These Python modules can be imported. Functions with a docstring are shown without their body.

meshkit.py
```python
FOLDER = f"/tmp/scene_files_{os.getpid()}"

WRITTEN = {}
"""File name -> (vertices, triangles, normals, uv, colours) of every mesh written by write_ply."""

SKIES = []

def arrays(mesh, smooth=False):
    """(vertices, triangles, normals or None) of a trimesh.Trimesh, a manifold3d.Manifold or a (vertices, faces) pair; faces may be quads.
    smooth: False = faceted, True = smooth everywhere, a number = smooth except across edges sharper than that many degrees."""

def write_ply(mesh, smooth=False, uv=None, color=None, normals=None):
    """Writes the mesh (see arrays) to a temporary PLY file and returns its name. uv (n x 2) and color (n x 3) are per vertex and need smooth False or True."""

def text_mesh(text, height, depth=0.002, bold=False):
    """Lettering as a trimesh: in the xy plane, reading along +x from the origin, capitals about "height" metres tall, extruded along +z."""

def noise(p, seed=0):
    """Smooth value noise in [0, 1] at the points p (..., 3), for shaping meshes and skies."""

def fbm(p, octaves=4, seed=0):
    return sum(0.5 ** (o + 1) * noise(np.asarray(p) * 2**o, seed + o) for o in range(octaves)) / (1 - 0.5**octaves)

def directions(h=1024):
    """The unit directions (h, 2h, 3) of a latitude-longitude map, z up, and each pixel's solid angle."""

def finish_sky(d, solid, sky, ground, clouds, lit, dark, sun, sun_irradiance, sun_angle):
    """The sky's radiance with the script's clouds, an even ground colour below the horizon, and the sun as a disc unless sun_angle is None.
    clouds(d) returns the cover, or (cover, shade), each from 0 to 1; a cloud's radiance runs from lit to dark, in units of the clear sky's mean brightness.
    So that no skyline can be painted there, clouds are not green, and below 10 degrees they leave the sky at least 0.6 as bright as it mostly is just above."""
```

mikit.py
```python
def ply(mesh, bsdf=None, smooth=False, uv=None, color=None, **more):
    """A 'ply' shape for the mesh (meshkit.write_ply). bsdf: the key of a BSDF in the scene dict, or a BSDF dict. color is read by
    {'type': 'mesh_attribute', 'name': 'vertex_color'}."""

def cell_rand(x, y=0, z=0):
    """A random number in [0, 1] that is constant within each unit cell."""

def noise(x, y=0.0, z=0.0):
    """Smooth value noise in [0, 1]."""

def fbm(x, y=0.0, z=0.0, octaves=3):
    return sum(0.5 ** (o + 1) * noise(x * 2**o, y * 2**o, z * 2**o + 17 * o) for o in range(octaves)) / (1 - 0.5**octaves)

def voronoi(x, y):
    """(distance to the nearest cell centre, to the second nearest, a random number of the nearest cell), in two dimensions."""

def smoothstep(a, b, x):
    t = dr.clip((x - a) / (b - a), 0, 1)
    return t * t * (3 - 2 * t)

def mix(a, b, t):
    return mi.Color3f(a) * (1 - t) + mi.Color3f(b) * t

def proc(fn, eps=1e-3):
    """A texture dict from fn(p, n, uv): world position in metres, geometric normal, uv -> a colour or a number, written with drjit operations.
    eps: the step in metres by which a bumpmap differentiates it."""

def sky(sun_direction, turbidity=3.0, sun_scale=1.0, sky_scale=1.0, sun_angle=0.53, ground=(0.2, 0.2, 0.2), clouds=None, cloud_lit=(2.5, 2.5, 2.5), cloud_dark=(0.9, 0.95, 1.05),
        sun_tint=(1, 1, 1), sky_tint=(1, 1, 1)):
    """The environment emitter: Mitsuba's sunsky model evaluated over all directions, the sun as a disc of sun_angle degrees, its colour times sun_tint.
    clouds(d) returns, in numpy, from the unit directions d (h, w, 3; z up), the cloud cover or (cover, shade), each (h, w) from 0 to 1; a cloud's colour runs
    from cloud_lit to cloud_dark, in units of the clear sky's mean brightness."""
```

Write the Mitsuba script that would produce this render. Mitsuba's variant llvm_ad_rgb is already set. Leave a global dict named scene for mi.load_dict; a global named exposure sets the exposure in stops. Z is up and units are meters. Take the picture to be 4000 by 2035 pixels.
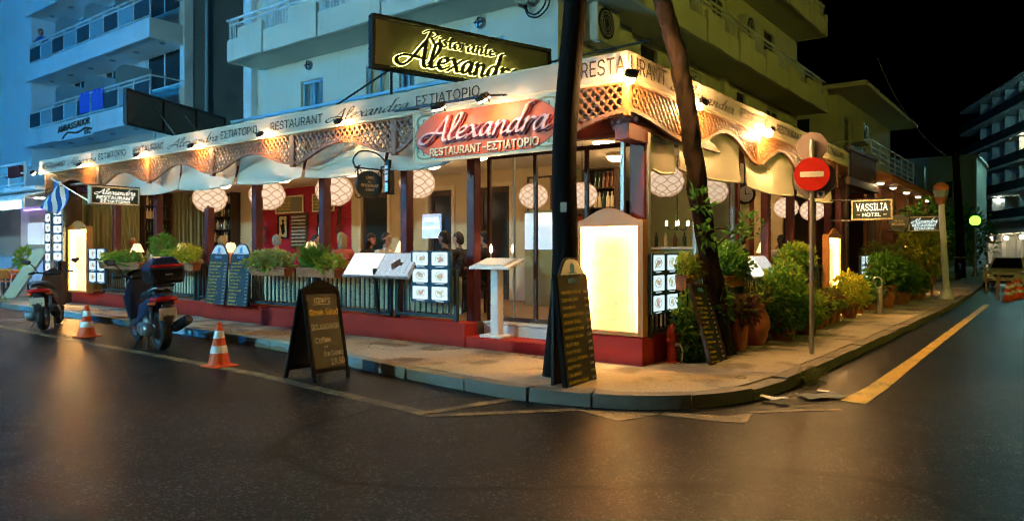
import math, random
import numpy as np, trimesh, manifold3d as m3
import drjit as dr, mitsuba as mi
import shapely, shapely.affinity as aff
from shapely.geometry import Polygon, LineString, Point, MultiPoint, box as sbox
from shapely.ops import unary_union
import mikit, meshkit
from mikit import proc, noise, fbm, voronoi, smoothstep, mix

T = mi.ScalarTransform4f
PI = math.pi
scene, labels = {'type': 'scene'}, {}
V = lambda *a: np.array(a, float)

# ------------------------------------------------------------------ camera, sky, exposure
exposure = 5.0                      # a night exposure: every lamp is given in display units and scaled by LUM
LUM = 2.0 ** -exposure
CAM = V(4.03, -7.90, 1.55)
_h = math.radians(127.33)
FWD = V(math.cos(_h), math.sin(_h), 0)
scene['camera'] = {'type': 'perspective', 'fov': 70.95, 'fov_axis': 'x', 'near_clip': 0.05, 'far_clip': 900.0,
    'principal_point_offset_y': 0.0209,
    'to_world': T().look_at(origin=CAM.tolist(), target=(CAM + FWD).tolist(), up=[0, 0, 1])}
scene['night_sky'] = mikit.sky((0.3, 0.4, 0.35), turbidity=3, sun_scale=0.0, sky_scale=0.00006 * LUM, sky_tint=(.8, .85, 1.0), ground=(.02, .02, .02))
scene['night_sky']['sampling_weight'] = 1.0

# ------------------------------------------------------------------ keys
_cnt = {}
def uid(base):
    n = _cnt.get(base, -1) + 1
    _cnt[base] = n
    return base if n == 0 else f'{base}_{n:03d}'
def thing(name, label, cat, group=None):
    k = uid(name)
    labels[k] = {'label': label, 'category': cat}
    if group: labels[k]['group'] = group
    return k
def emit(L, w=.3):
    r = {'type': 'mesh_attribute', 'name': 'vertex_color'} if isinstance(L, str) else {'type': 'rgb', 'value': [float(x) * LUM for x in L]}
    return {'emitter': {'type': 'area', 'radiance': r, 'sampling_weight': float(w)}}
def put(key, mesh, bsdf, smooth=False, L=None, lw=.3, **kw):
    if isinstance(L, str): kw['color'] = np.asarray(kw['color']) * LUM
    d = mikit.ply(mesh, bsdf, smooth=smooth, **kw)
    if L is not None: d.update(emit(L, lw))
    scene[key] = d
    return key
def part(parent, name, mesh, bsdf, smooth=False, L=None, label=None, kind=None, **kw):
    k = uid(parent + '__' + name)
    put(k, mesh, bsdf, smooth, L, **kw)
    if label or kind:
        labels[k] = {}
        if label: labels[k]['label'] = label
        if kind: labels[k]['kind'] = kind
    return k
def single(name, label, cat, mesh, bsdf, smooth=False, group=None, L=None):
    return put(thing(name, label, cat, group), mesh, bsdf, smooth, L)
def struct(name, mesh, bsdf, smooth=False, parent=None):
    k = uid(name if not parent else parent + '__' + name)
    put(k, mesh, bsdf, smooth)
    labels[k] = {'kind': 'structure'}
    return k
def copies(parent, name, pl, mats):
    for m in mats:
        scene[uid(parent + '__' + name)] = {**pl, 'to_world': m}

# ------------------------------------------------------------------ materials
def pm(name, col, rough=.6, metallic=0., spec=.35, **kw):
    base = proc(col) if callable(col) else {'type': 'rgb', 'value': list(col)}
    scene['m_' + name] = {'type': 'twosided', 'b': {'type': 'principled', 'base_color': base, 'roughness': rough, 'metallic': metallic, 'specular': spec, **kw}}
    return 'm_' + name
def bumped(name, fn, bump, rough=.7, spec=.35, eps=2e-3):
    scene['m_' + name] = {'type': 'twosided', 'b': {'type': 'bumpmap', 'scale': 1.0, 'tex': proc(bump, eps),
        'n': {'type': 'principled', 'base_color': proc(fn), 'roughness': rough, 'specular': spec}}}
    return 'm_' + name
def leafm(name, c):
    scene['m_' + name] = {'type': 'principledthin', 'base_color': {'type': 'rgb', 'value': list(c)}, 'roughness': .45, 'diff_trans': .7, 'spec_trans': 0., 'eta': 1.4}
    return 'm_' + name

def f_asphalt(p, n, uv):
    big = fbm(p.x * .35, p.y * .35, 3.1, 4)
    mid = fbm(p.x * 2.1 + 9, p.y * 2.1, 1.7, 3)
    fine = noise(p.x * 60, p.y * 60, 0.)
    st = smoothstep(.64, .92, noise(p.x * 95, p.y * 95, 5.)) * (.4 + 1.1 * fbm(p.x * 6, p.y * 6, 4., 2))
    patch = .75 + .5 * smoothstep(.45, .55, noise(p.x * .16 + 2, p.y * .23 + 5, 3.)) + .5 * (fbm(p.x * .7, p.y * 1.6, 9., 3) - .5)
    seam = smoothstep(.012, .003, dr.abs(noise(p.x * .33 + 7, p.y * .33 + 3, 5.) + .03 * fbm(p.x * 4, p.y * 4, 1., 2) - .5)) * .55
    v = (.004 + .011 * big * mid * 2 + .008 * fine + .06 * st) * patch * (1 - seam)
    return mi.Color3f(v * 1.08, v * .96, v * .8)
def b_asphalt(p, n, uv):
    return .003 * noise(p.x * 75, p.y * 75, 0.) + .0016 * noise(p.x * 170, p.y * 170, 3.) + .006 * fbm(p.x * 1.1, p.y * 1.1, 4., 3)
scene['m_asphalt'] = {'type': 'twosided', 'b': {'type': 'blendbsdf', 'weight': .5, 'a': {'type': 'diffuse', 'reflectance': proc(f_asphalt)},
    'c': {'type': 'bumpmap', 'scale': 1.0, 'tex': proc(b_asphalt, 2e-3), 'n': {'type': 'principled', 'base_color': proc(f_asphalt), 'roughness': .3, 'specular': .3}}}}
def f_conc(p, n, uv):
    big = fbm(p.x * .9, p.y * .9, p.z * .9, 4)
    stain = smoothstep(.5, .75, fbm(p.x * 2.3 + 5, p.y * 2.3, 1., 4))
    fine = noise(p.x * 70, p.y * 70, p.z * 70)
    d1 = dr.abs(noise(p.x * .8 + 11, p.y * .8, 2.) + .09 * fbm(p.x * 5, p.y * 5, 2., 3) - .53)
    cr = smoothstep(.008, .002, d1)
    grit = smoothstep(.62, .9, noise(p.x * 34, p.y * 34, p.z * 34))
    v = (.2 + .24 * big + .12 * fine - .1 * grit) * (1 - .5 * stain) * (1 - .65 * cr)
    return mi.Color3f(v * .78, v * .66, v * .5)
def b_conc(p, n, uv):
    d1 = dr.abs(noise(p.x * .8 + 11, p.y * .8, 2.) + .09 * fbm(p.x * 5, p.y * 5, 2., 3) - .53)
    return .004 * fbm(p.x * 12, p.y * 12, p.z * 12, 3) + .0015 * noise(p.x * 90, p.y * 90, p.z * 60) - .006 * smoothstep(.01, .0, d1)
bumped('concrete', f_conc, b_conc, rough=.8, spec=.25)
def f_kerb(p, n, uv):
    big = fbm(p.x * 2.2, p.y * 2.2, p.z * 6, 4)
    fine = noise(p.x * 60, p.y * 60, p.z * 60)
    blue = smoothstep(-2.2, -4.5, p.x) * smoothstep(.36, .5, fbm(p.x * 1.3, p.y * 1.3, p.z * 9 + 2, 3))
    c = .2 + .14 * big + .05 * fine
    return mix(mi.Color3f(c * .62, c * .52, c * .4), mi.Color3f(.22, .38, .46), blue * .75)
bumped('kerb', f_kerb, b_conc, rough=.75)
def f_yellow(p, n, uv):
    wear = smoothstep(.2, .6, fbm(p.x * 5, p.y * 5, 1., 4) * .7 + .3 * noise(p.x * 60, p.y * 60, 0.))
    return mix(mi.Color3f(.36, .23, .07), mi.Color3f(.05, .045, .035), .25 + wear * .7)
pm('yellow_line', f_yellow, .55)
def f_yellow2(p, n, uv):
    wear = smoothstep(.5, .8, fbm(p.x * 4, p.y * 4, 1., 4) * .7 + .3 * noise(p.x * 60, p.y * 60, 0.))
    return mix(mi.Color3f(.66, .4, .06), mi.Color3f(.12, .09, .05), wear * .7)
pm('yellow_fresh', f_yellow2, .5)
def f_red(p, n, uv):
    v = .75 + .5 * fbm(p.x * 1.3, p.y * 1.3, p.z * 3, 4)
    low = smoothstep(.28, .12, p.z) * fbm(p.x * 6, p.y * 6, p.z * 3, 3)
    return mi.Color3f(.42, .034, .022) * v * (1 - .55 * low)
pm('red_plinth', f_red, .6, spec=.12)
def f_stucco(p, n, uv):
    v = .9 + .12 * fbm(p.x * .7, p.y * .7, p.z * .25, 4) - .1 * smoothstep(.55, .8, fbm(p.x * 3, p.y * 3, p.z * .4, 3))
    return mi.Color3f(.66, .63, .54) * v
pm('stucco', f_stucco, .85, spec=.2)
def f_stuccow(p, n, uv):
    v = .9 + .14 * fbm(p.x * .5, p.y * .5, p.z * .3, 4) - .08 * smoothstep(.55, .8, fbm(p.x * 2, p.y * 2, p.z * .3, 3))
    return mi.Color3f(.62, .66, .68) * v
pm('stucco_white', f_stuccow, .8, spec=.25)
pm('soffit', (.45, .45, .38), .85)
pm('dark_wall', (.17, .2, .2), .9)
def f_canvas(p, n, uv):
    v = .85 + .2 * fbm(p.x * 2, p.y * 2, p.z * 2, 4) - .12 * smoothstep(.55, .75, fbm(p.x * 1.1 + 3, p.y * 1.1, p.z * 4, 3))
    return mi.Color3f(.52, .46, .38) * v
pm('canvas', f_canvas, .8, spec=.15)
pm('blind_canvas', (.58, .53, .44), .85, spec=.15)
def f_wood(p, n, uv):
    g = fbm(p.x * 3 + p.y * 3, p.z * 26, (p.x - p.y) * 26, 3)
    return mix(mi.Color3f(.27, .115, .04), mi.Color3f(.16, .062, .02), g)
pm('lattice_wood', f_wood, .5)
pm('orange_wood', (.5, .21, .06), .42)
def f_dwood(p, n, uv):
    g = fbm(p.x * 14, p.y * 14, p.z * 1.2, 4)
    return mix(mi.Color3f(.016, .012, .011), mi.Color3f(.006, .005, .005), g)
pm('pole_wood', f_dwood, .85, spec=.08)
def f_bark(p, n, uv):
    g = fbm(p.x * 16, p.y * 16, p.z * 3., 4)
    return mix(mi.Color3f(.034, .021, .015), mi.Color3f(.008, .006, .005), smoothstep(.3, .7, g))
def b_bark(p, n, uv): return .03 * fbm(p.x * 16, p.y * 16, p.z * 3., 4)
bumped('bark', f_bark, b_bark, .85, .2)
pm('maroon', (.13, .025, .025), .45)
pm('dark_brown', (.06, .03, .02), .5)
pm('ink', (.05, .03, .02), .6)
pm('black', (.012, .012, .013), .5)
pm('black_gloss', (.01, .01, .012), .25)
pm('iron', (.02, .022, .026), .45, spec=.5)
pm('rail_teal', (.03, .05, .055), .45)
pm('cream_panel', (.5, .5, .33), .75)
pm('cream', (.62, .52, .36), .7)
pm('cream_wall', (.55, .44, .28), .8)
pm('olive_wall', (.25, .26, .14), .8)
pm('olive_curtain', (.2, .2, .1), .85)
pm('wine_red', (.34, .012, .03), .7)
pm('terrace_floor', (.2, .13, .08), .6)
pm('ceiling', (.6, .52, .4), .85)
def f_terra(p, n, uv):
    v = .75 + .5 * fbm(p.x * 9, p.y * 9, p.z * 9, 3)
    return mi.Color3f(.42, .14, .055) * v
pm('terracotta', f_terra, .7)
pm('soil', (.03, .02, .014), .95)
pm('white_metal', (.72, .74, .76), .4)
pm('blue_frame', (.25, .45, .62), .45)
pm('galv', (.38, .38, .39), .45, metallic=.5)
pm('chrome', (.75, .75, .75), .2, metallic=1.)
pm('steel', (.3, .31, .33), .35, metallic=.8)
pm('ac_white', (.55, .54, .48), .6)
pm('sign_red', (.62, .025, .015), .4)
pm('sign_white', (.78, .76, .74), .4)
pm('sign_back', (.16, .16, .17), .55); pm('sign_back_pale', (.36, .3, .31), .6)
pm('rubber', (.014, .014, .015), .7)
pm('hydrant_red', (.35, .035, .025), .45)
pm('cone_orange', (.75, .09, .015), .45)
pm('cone_white', (.75, .75, .75), .45)
pm('marble', (.62, .6, .56), .35)
pm('board_black', (.018, .017, .013), .6)
pm('board_slate', (.03, .045, .06), .55)
pm('chalk_yellow', (.55, .37, .04), .8)
pm('chalk_white', (.4, .4, .36), .8)
pm('chalk_blue', (.1, .3, .6), .8)
pm('olive_board', (.16, .145, .09), .55)
pm('sign_dark', (.055, .05, .042), .6)
pm('sign_green', (.012, .03, .022), .4)
pm('letter_white', (.85, .86, .8), .5)
pm('orange_field', (.7, .1, .015), .5)
pm('letter_pink', (.78, .42, .42), .4)
pm('letter_maroon', (.2, .02, .03), .45)
pm('letter_cream', (.72, .55, .33), .45)
pm('leaf_scroll', (.3, .26, .12), .5)
pm('pale_green', (.52, .56, .42), .55)
pm('skin', (.5, .27, .18), .55)
pm('skin_red', (.52, .22, .15), .55)
pm('hair_dark', (.03, .022, .018), .6)
pm('hair_grey', (.3, .29, .28), .6)
pm('hair_blond', (.42, .26, .11), .55)
pm('shirt_white', (.66, .62, .56), .8)
pm('shirt_pink', (.6, .16, .14), .8)
pm('shirt_cream', (.5, .42, .26), .8)
pm('shirt_blue', (.05, .11, .35), .8)
pm('shirt_dark', (.03, .03, .04), .8)
pm('trousers', (.04, .05, .08), .85)
pm('cloth_white', (.7, .68, .64), .8)
pm('cloth_orange', (.7, .16, .02), .8)
pm('cloth_yellow', (.7, .5, .03), .8)
pm('towel_blue', (.05, .12, .6), .85)
pm('scooter_blue', (.012, .022, .06), .2, spec=.6, clearcoat=.8)
pm('scooter_brown', (.07, .018, .008), .25, spec=.6, clearcoat=.8)
pm('red_lens', (.5, .01, .008), .2, spec=.6)
pm('plate_white', (.62, .6, .55), .45)
pm('car_silver', (.62, .6, .5), .4, clearcoat=.4)
pm('tinted', (.006, .007, .008), .08, spec=.7)
pm('dark_glass', (.02, .03, .035), .12, spec=.6)
pm('frost', (.25, .36, .42), .4)
pm('frost_dark', (.05, .08, .1), .3)
pm('post_wood', (.4, .26, .09), .7)
pm('paper', (.7, .68, .62), .8)
pm('card', (.2, .19, .17), .8)
pm('flag_blue', (.02, .12, .42), .8)
pm('brick', (.3, .11, .06), .8)
pm('bottle_green', (.01, .03, .015), .15, spec=.6)
pm('bottle_amber', (.1, .03, .008), .15, spec=.6)
pm('label_cream', (.6, .5, .34), .7)
pm('lampshade', (.75, .6, .38), .8)
pm('grey_building', (.3, .3, .24), .9)
pm('hotel_far', (.5, .56, .56), .85)
pm('light_wood', (.72, .52, .28), .55)
scene['m_pane'] = {'type': 'thindielectric', 'int_ior': 1.5}
leafm('leaf_mid', (.15, .32, .05)); leafm('leaf_dark', (.07, .17, .04)); leafm('leaf_lime', (.36, .46, .06))
leafm('leaf_yellow', (.55, .52, .05)); leafm('leaf_olive', (.2, .22, .06)); leafm('leaf_purple', (.14, .07, .06)); leafm('petal_red', (.55, .03, .03))
leafm('leaf_pale', (.34, .42, .16))

# ------------------------------------------------------------------ mesh helpers
def cat(ms): return trimesh.util.concatenate([m for m in ms if m is not None])
_BF = np.array([[0, 1, 3], [0, 3, 2], [4, 6, 7], [4, 7, 5], [0, 4, 5], [0, 5, 1], [2, 3, 7], [2, 7, 6], [0, 2, 6], [0, 6, 4], [1, 5, 7], [1, 7, 3]])
def bx(x0, x1, y0, y1, z0, z1):
    x0, x1 = sorted((x0, x1)); y0, y1 = sorted((y0, y1)); z0, z1 = sorted((z0, z1))
    v = np.array([[x, y, z] for x in (x0, x1) for y in (y0, y1) for z in (z0, z1)], float)
    return trimesh.Trimesh(v, _BF, process=False)
def tm(man):
    q = man.to_mesh()
    return trimesh.Trimesh(np.array(q.vert_properties[:, :3]), np.array(q.tri_verts), process=False)
def hull(pts): return tm(m3.Manifold.hull_points(np.asarray(pts, float)))
def cb(x0, x1, y0, y1, z0, z1, c=.01):
    x0, x1 = sorted((x0, x1)); y0, y1 = sorted((y0, y1)); z0, z1 = sorted((z0, z1))
    lo, hi = V(x0, y0, z0), V(x1, y1, z1)
    c = min(c, .45 * (hi - lo).min())
    pts = []
    for sx in (0, 1):
        for sy in (0, 1):
            for sz in (0, 1):
                p = np.where([sx, sy, sz], hi, lo); d = np.where([sx, sy, sz], -1, 1) * c
                for k in range(3):
                    q = p + d; q[k] = p[k]; pts.append(q)
    return hull(pts)
def frame(mesh, o, u, v):
    u, v = np.asarray(u, float), np.asarray(v, float)
    n = np.cross(u, v); n /= np.linalg.norm(n)
    w = np.asarray(mesh.vertices)
    m = trimesh.Trimesh(np.asarray(o, float) + w[:, :1] * u + w[:, 1:2] * v + w[:, 2:] * n, mesh.faces, process=False)
    return m
def xf(mesh, loc=(0, 0, 0), rz=0., s=1.):
    w = np.asarray(mesh.vertices) * s
    c, q = math.cos(rz), math.sin(rz)
    return trimesh.Trimesh(np.c_[w[:, 0] * c - w[:, 1] * q, w[:, 0] * q + w[:, 1] * c, w[:, 2]] + np.asarray(loc, float), mesh.faces, process=False)
def tube(pts, r, n=8, caps=True):
    p = np.asarray(pts, float); m = len(p)
    r = np.broadcast_to(np.asarray(r, float), (m,))
    t = np.gradient(p, axis=0); t /= np.linalg.norm(t, axis=1, keepdims=True) + 1e-12
    a = np.cross(t[0], [0, 0, 1.] if abs(t[0, 2]) < .9 else [1., 0, 0])
    A = []
    for k in range(m):
        a = a - t[k] * (a @ t[k]); a /= np.linalg.norm(a) + 1e-12; A.append(a)
    A = np.array(A); B = np.cross(t, A)
    ang = np.arange(n) * 2 * PI / n
    v = p[:, None] + r[:, None, None] * (np.cos(ang)[None, :, None] * A[:, None] + np.sin(ang)[None, :, None] * B[:, None])
    v = v.reshape(-1, 3)
    i, j = np.meshgrid(np.arange(m - 1), np.arange(n), indexing='ij')
    q = np.stack([i * n + j, i * n + (j + 1) % n, (i + 1) * n + (j + 1) % n, (i + 1) * n + j], -1).reshape(-1, 4)
    f = np.vstack([q[:, [0, 1, 2]], q[:, [0, 2, 3]]])
    if caps:
        k = len(v); v = np.vstack([v, p[0], p[-1]])
        j = np.arange(n)
        f = np.vstack([f, np.c_[(j + 1) % n, j, j * 0 + k], np.c_[(m - 1) * n + j, (m - 1) * n + (j + 1) % n, j * 0 + k + 1]])
    return trimesh.Trimesh(v, f, process=False)
def rod(a, b, r, n=8): return tube([a, b], r, n)
def bar(a, b, w, d, up=(0, 0, 1)):
    a, b = np.asarray(a, float), np.asarray(b, float)
    t = b - a; L = np.linalg.norm(t); t /= L
    up = np.asarray(up, float)
    if abs(t @ up) > .98: up = V(1, 0, 0)
    s = np.cross(t, up); s /= np.linalg.norm(s); q = np.cross(s, t)
    m = bx(0, L, -w / 2, w / 2, -d / 2, d / 2)
    w_ = np.asarray(m.vertices)
    return trimesh.Trimesh(a + w_[:, :1] * t + w_[:, 1:2] * s + w_[:, 2:] * q, m.faces, process=False)
def lathe(prof, n=20, c=(0, 0, 0)):
    pr = np.asarray(prof, float); m = len(pr)
    ang = np.arange(n) * 2 * PI / n
    v = np.stack([pr[:, None, 0] * np.cos(ang), pr[:, None, 0] * np.sin(ang), np.repeat(pr[:, 1:2], n, 1)], -1).reshape(-1, 3) + np.asarray(c, float)
    i, j = np.meshgrid(np.arange(m - 1), np.arange(n), indexing='ij')
    q = np.stack([i * n + j, i * n + (j + 1) % n, (i + 1) * n + (j + 1) % n, (i + 1) * n + j], -1).reshape(-1, 4)
    return trimesh.Trimesh(v, np.vstack([q[:, [0, 1, 2]], q[:, [0, 2, 3]]]), process=False)
def polys(g):
    return [p for p in (g.geoms if hasattr(g, 'geoms') else [g]) if p.geom_type == 'Polygon' and p.area > 1e-7]
def extr(g, depth):
    ps = polys(g)
    return cat([trimesh.creation.extrude_polygon(p, depth, engine='earcut') for p in ps]) if ps else None
def ball(c, r, n=14, sc=(1, 1, 1)):
    m = trimesh.creation.uv_sphere(1.0, count=[max(6, n // 2), n])
    return trimesh.Trimesh(np.asarray(m.vertices) * np.asarray(sc) * r + np.asarray(c, float), m.faces, process=False)
def capsule_hull(a, ra, b, rb, n=10):
    def sp(c, r): return m3.Manifold.sphere(r, n).translate(list(map(float, c)))
    return m3.Manifold.batch_hull([sp(a, ra), sp(b, rb)])
def bones(lst, refine=None, n=10):
    man = m3.Manifold.batch_boolean([capsule_hull(*b, n=n) for b in lst], m3.OpType.Add)
    m = tm(man)
    m = trimesh.Trimesh(m.vertices, m.faces, process=True)
    if refine:
        m = m.subdivide_to_size(refine) if False else m
    return m
def hb(pts, n=10):
    """hull of (centre, radius) spheres"""
    return tm(m3.Manifold.batch_hull([m3.Manifold.sphere(r, n).translate([float(x) for x in c]) for c, r in pts]))
def leaves(c, d, ln, wd, rng, fold=.25, jit=.6):
    c = np.asarray(c, float); k = len(c)
    d = np.asarray(d, float) + rng.normal(0, jit, (k, 3)); d /= np.linalg.norm(d, axis=1, keepdims=True) + 1e-9
    s = np.cross(d, rng.normal(0, .4, (k, 3)) + [0, 0, 1.]); s /= np.linalg.norm(s, axis=1, keepdims=True) + 1e-9
    nn = np.cross(s, d)
    L = (ln * rng.uniform(.6, 1.25, k))[:, None]; W = (wd * rng.uniform(.6, 1.25, k))[:, None]
    v = np.stack([c, c + d * L * .45 + s * W * .5 + nn * W * fold, c + d * L - nn * L * .12, c + d * L * .45 - s * W * .5 + nn * W * fold], 1).reshape(-1, 3)
    b = np.arange(k)[:, None] * 4
    return trimesh.Trimesh(v, np.vstack([b + [0, 1, 2], b + [0, 2, 3]]), process=False)
def bush_pts(rng, c, rad, n, shell=.55, lump=3.0, seed=0):
    out, dirs = [], []
    c, rad = np.asarray(c, float), np.asarray(rad, float)
    while len(out) < n:
        p = rng.normal(0, 1, (n, 3)); p /= np.linalg.norm(p, axis=1, keepdims=True)
        r = rng.uniform(shell ** 3, 1, n) ** (1 / 3)
        q = p * r[:, None]
        nz = meshkit.fbm(q * lump + 31.7 + seed * 7.3, 2, seed)
        ok = nz > .44 + .1 * rng.normal(0, 1, n)
        q = q * (.75 + .5 * meshkit.noise(p * 2.2 + 11 + seed, seed + 3))[:, None]
        out += list((c + q * rad)[ok]); dirs += list((p + [0, 0, .35])[ok])
    return np.array(out[:n]), np.array(dirs[:n])

# ------------------------------------------------------------------ lettering
def cr(pts, k=7):
    p = np.asarray(pts, float)
    if len(p) < 3: return p
    q = np.vstack([2 * p[0] - p[1], p, 2 * p[-1] - p[-2]]); out = []
    for i in range(1, len(q) - 2):
        for t in np.arange(k) / k:
            a, b, c, d = q[i - 1], q[i], q[i + 1], q[i + 2]
            out.append(.5 * (2 * b + (c - a) * t + (2 * a - 5 * b + 4 * c - d) * t * t + (3 * b - a - 3 * c + d) * t ** 3))
    out.append(p[-1]); return np.array(out)
GL = {
 'A': ([[(.95, 2.05), (.6, 1.2), (.2, .25), (-.15, -.1), (-.5, .05), (-.55, .4), (-.2, .7), (.35, .72), (1.15, .62)], [(.95, 2.05), (1.02, 1.1), (1.1, .25), (1.28, .0), (1.5, .15)]], 1.42),
 'R': ([[(.5, 1.95), (.35, 1.0), (.15, 0)], [(-.1, 1.6), (.2, 1.95), (.8, 2.0), (1.1, 1.6), (.8, 1.1), (.35, 1.0)], [(.6, 1.02), (.9, .4), (1.15, 0), (1.35, .1)]], 1.35),
 'l': ([[(.0, .3), (.4, 1.2), (.5, 1.95), (.3, 2.1), (.15, 1.6), (.12, .4), (.25, .02), (.55, .2)]], .58),
 'e': ([[(.02, .45), (.4, .55), (.58, .8), (.4, 1.0), (.12, .8), (.05, .35), (.28, .02), (.7, .28)]], .72),
 'x': ([[(.02, .9), (.2, .98), (.42, .5), (.6, .05), (.82, .12)], [(.76, 1.0), (.4, .5), (.0, .0)]], .84),
 'a': ([[(.62, .85), (.35, 1.0), (.06, .5), (.16, .04), (.42, .2), (.64, .95), (.6, .25), (.7, .0), (.92, .22)]], .9),
 'n': ([[(.0, .85), (.12, .98), (.08, .0)], [(.09, .5), (.38, .98), (.55, .8), (.52, .2), (.62, .0), (.84, .22)]], .86),
 'd': ([[(.62, .85), (.35, 1.0), (.06, .5), (.16, .04), (.42, .2), (.64, .95), (.72, 2.05), (.62, .95), (.6, .25), (.7, .0), (.92, .22)], [(.72, 2.05), (.95, 2.2)]], .92),
 'r': ([[(.0, .85), (.12, .98), (.08, .0)], [(.09, .5), (.34, .96), (.6, .86)]], .62),
 'i': ([[(.05, .95), (.1, .3), (.2, .0), (.38, .2)], [(.12, 1.4), (.14, 1.45)]], .42),
 's': ([[(.5, .85), (.25, 1.0), (.08, .78), (.4, .4), (.3, .04), (.0, .12)]], .58),
 't': ([[(.2, 1.5), (.12, .4), (.25, .0), (.48, .2)], [(-.08, 1.0), (.45, 1.02)]], .52),
 'o': ([[(.35, 1.0), (.06, .6), (.2, .03), (.55, .2), (.62, .7), (.35, 1.0), (.45, .9), (.75, .95)]], .76)}
def script(word, xh, pen=.14, shear=.28, nib=40, thin=.35, k=6):
    """Cursive lettering: a shapely shape, x-height xh, drawn with an oblique nib."""
    a = math.radians(nib)
    th = np.arange(10) * 2 * PI / 10
    e = np.c_[np.cos(th) * pen / 2, np.sin(th) * pen / 2 * thin]
    e = e @ np.array([[math.cos(a), math.sin(a)], [-math.sin(a), math.cos(a)]])
    x, out = 0., []
    for ch in word:
        st, adv = GL[ch]
        for s in st:
            q = cr(s, k) + [x, 0]; q[:, 0] += shear * q[:, 1]
            for i in range(len(q) - 1):
                out.append(MultiPoint(np.vstack([e + q[i], e + q[i + 1]])).convex_hull)
        x += adv
    return aff.scale(unary_union(out).simplify(.012), xh, xh, origin=(0, 0))
def fit(g, w, h=None):
    """scale shape g so that it is w wide (and h tall) with its lower left corner at the origin"""
    x0, y0, x1, y1 = g.bounds
    g = aff.translate(g, -x0, -y0); sx = w / (x1 - x0); sy = sx if h is None else h / (y1 - y0)
    return aff.scale(g, sx, sy, origin=(0, 0))
def text(s, h, w=None, d=.003, bold=False):
    m = meshkit.text_mesh(s, h, d, bold)
    v = np.array(m.vertices); v[:, 0] -= v[:, 0].min()
    if w: v[:, 0] *= w / v[:, 0].max()
    return trimesh.Trimesh(v, m.faces, process=False)
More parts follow.
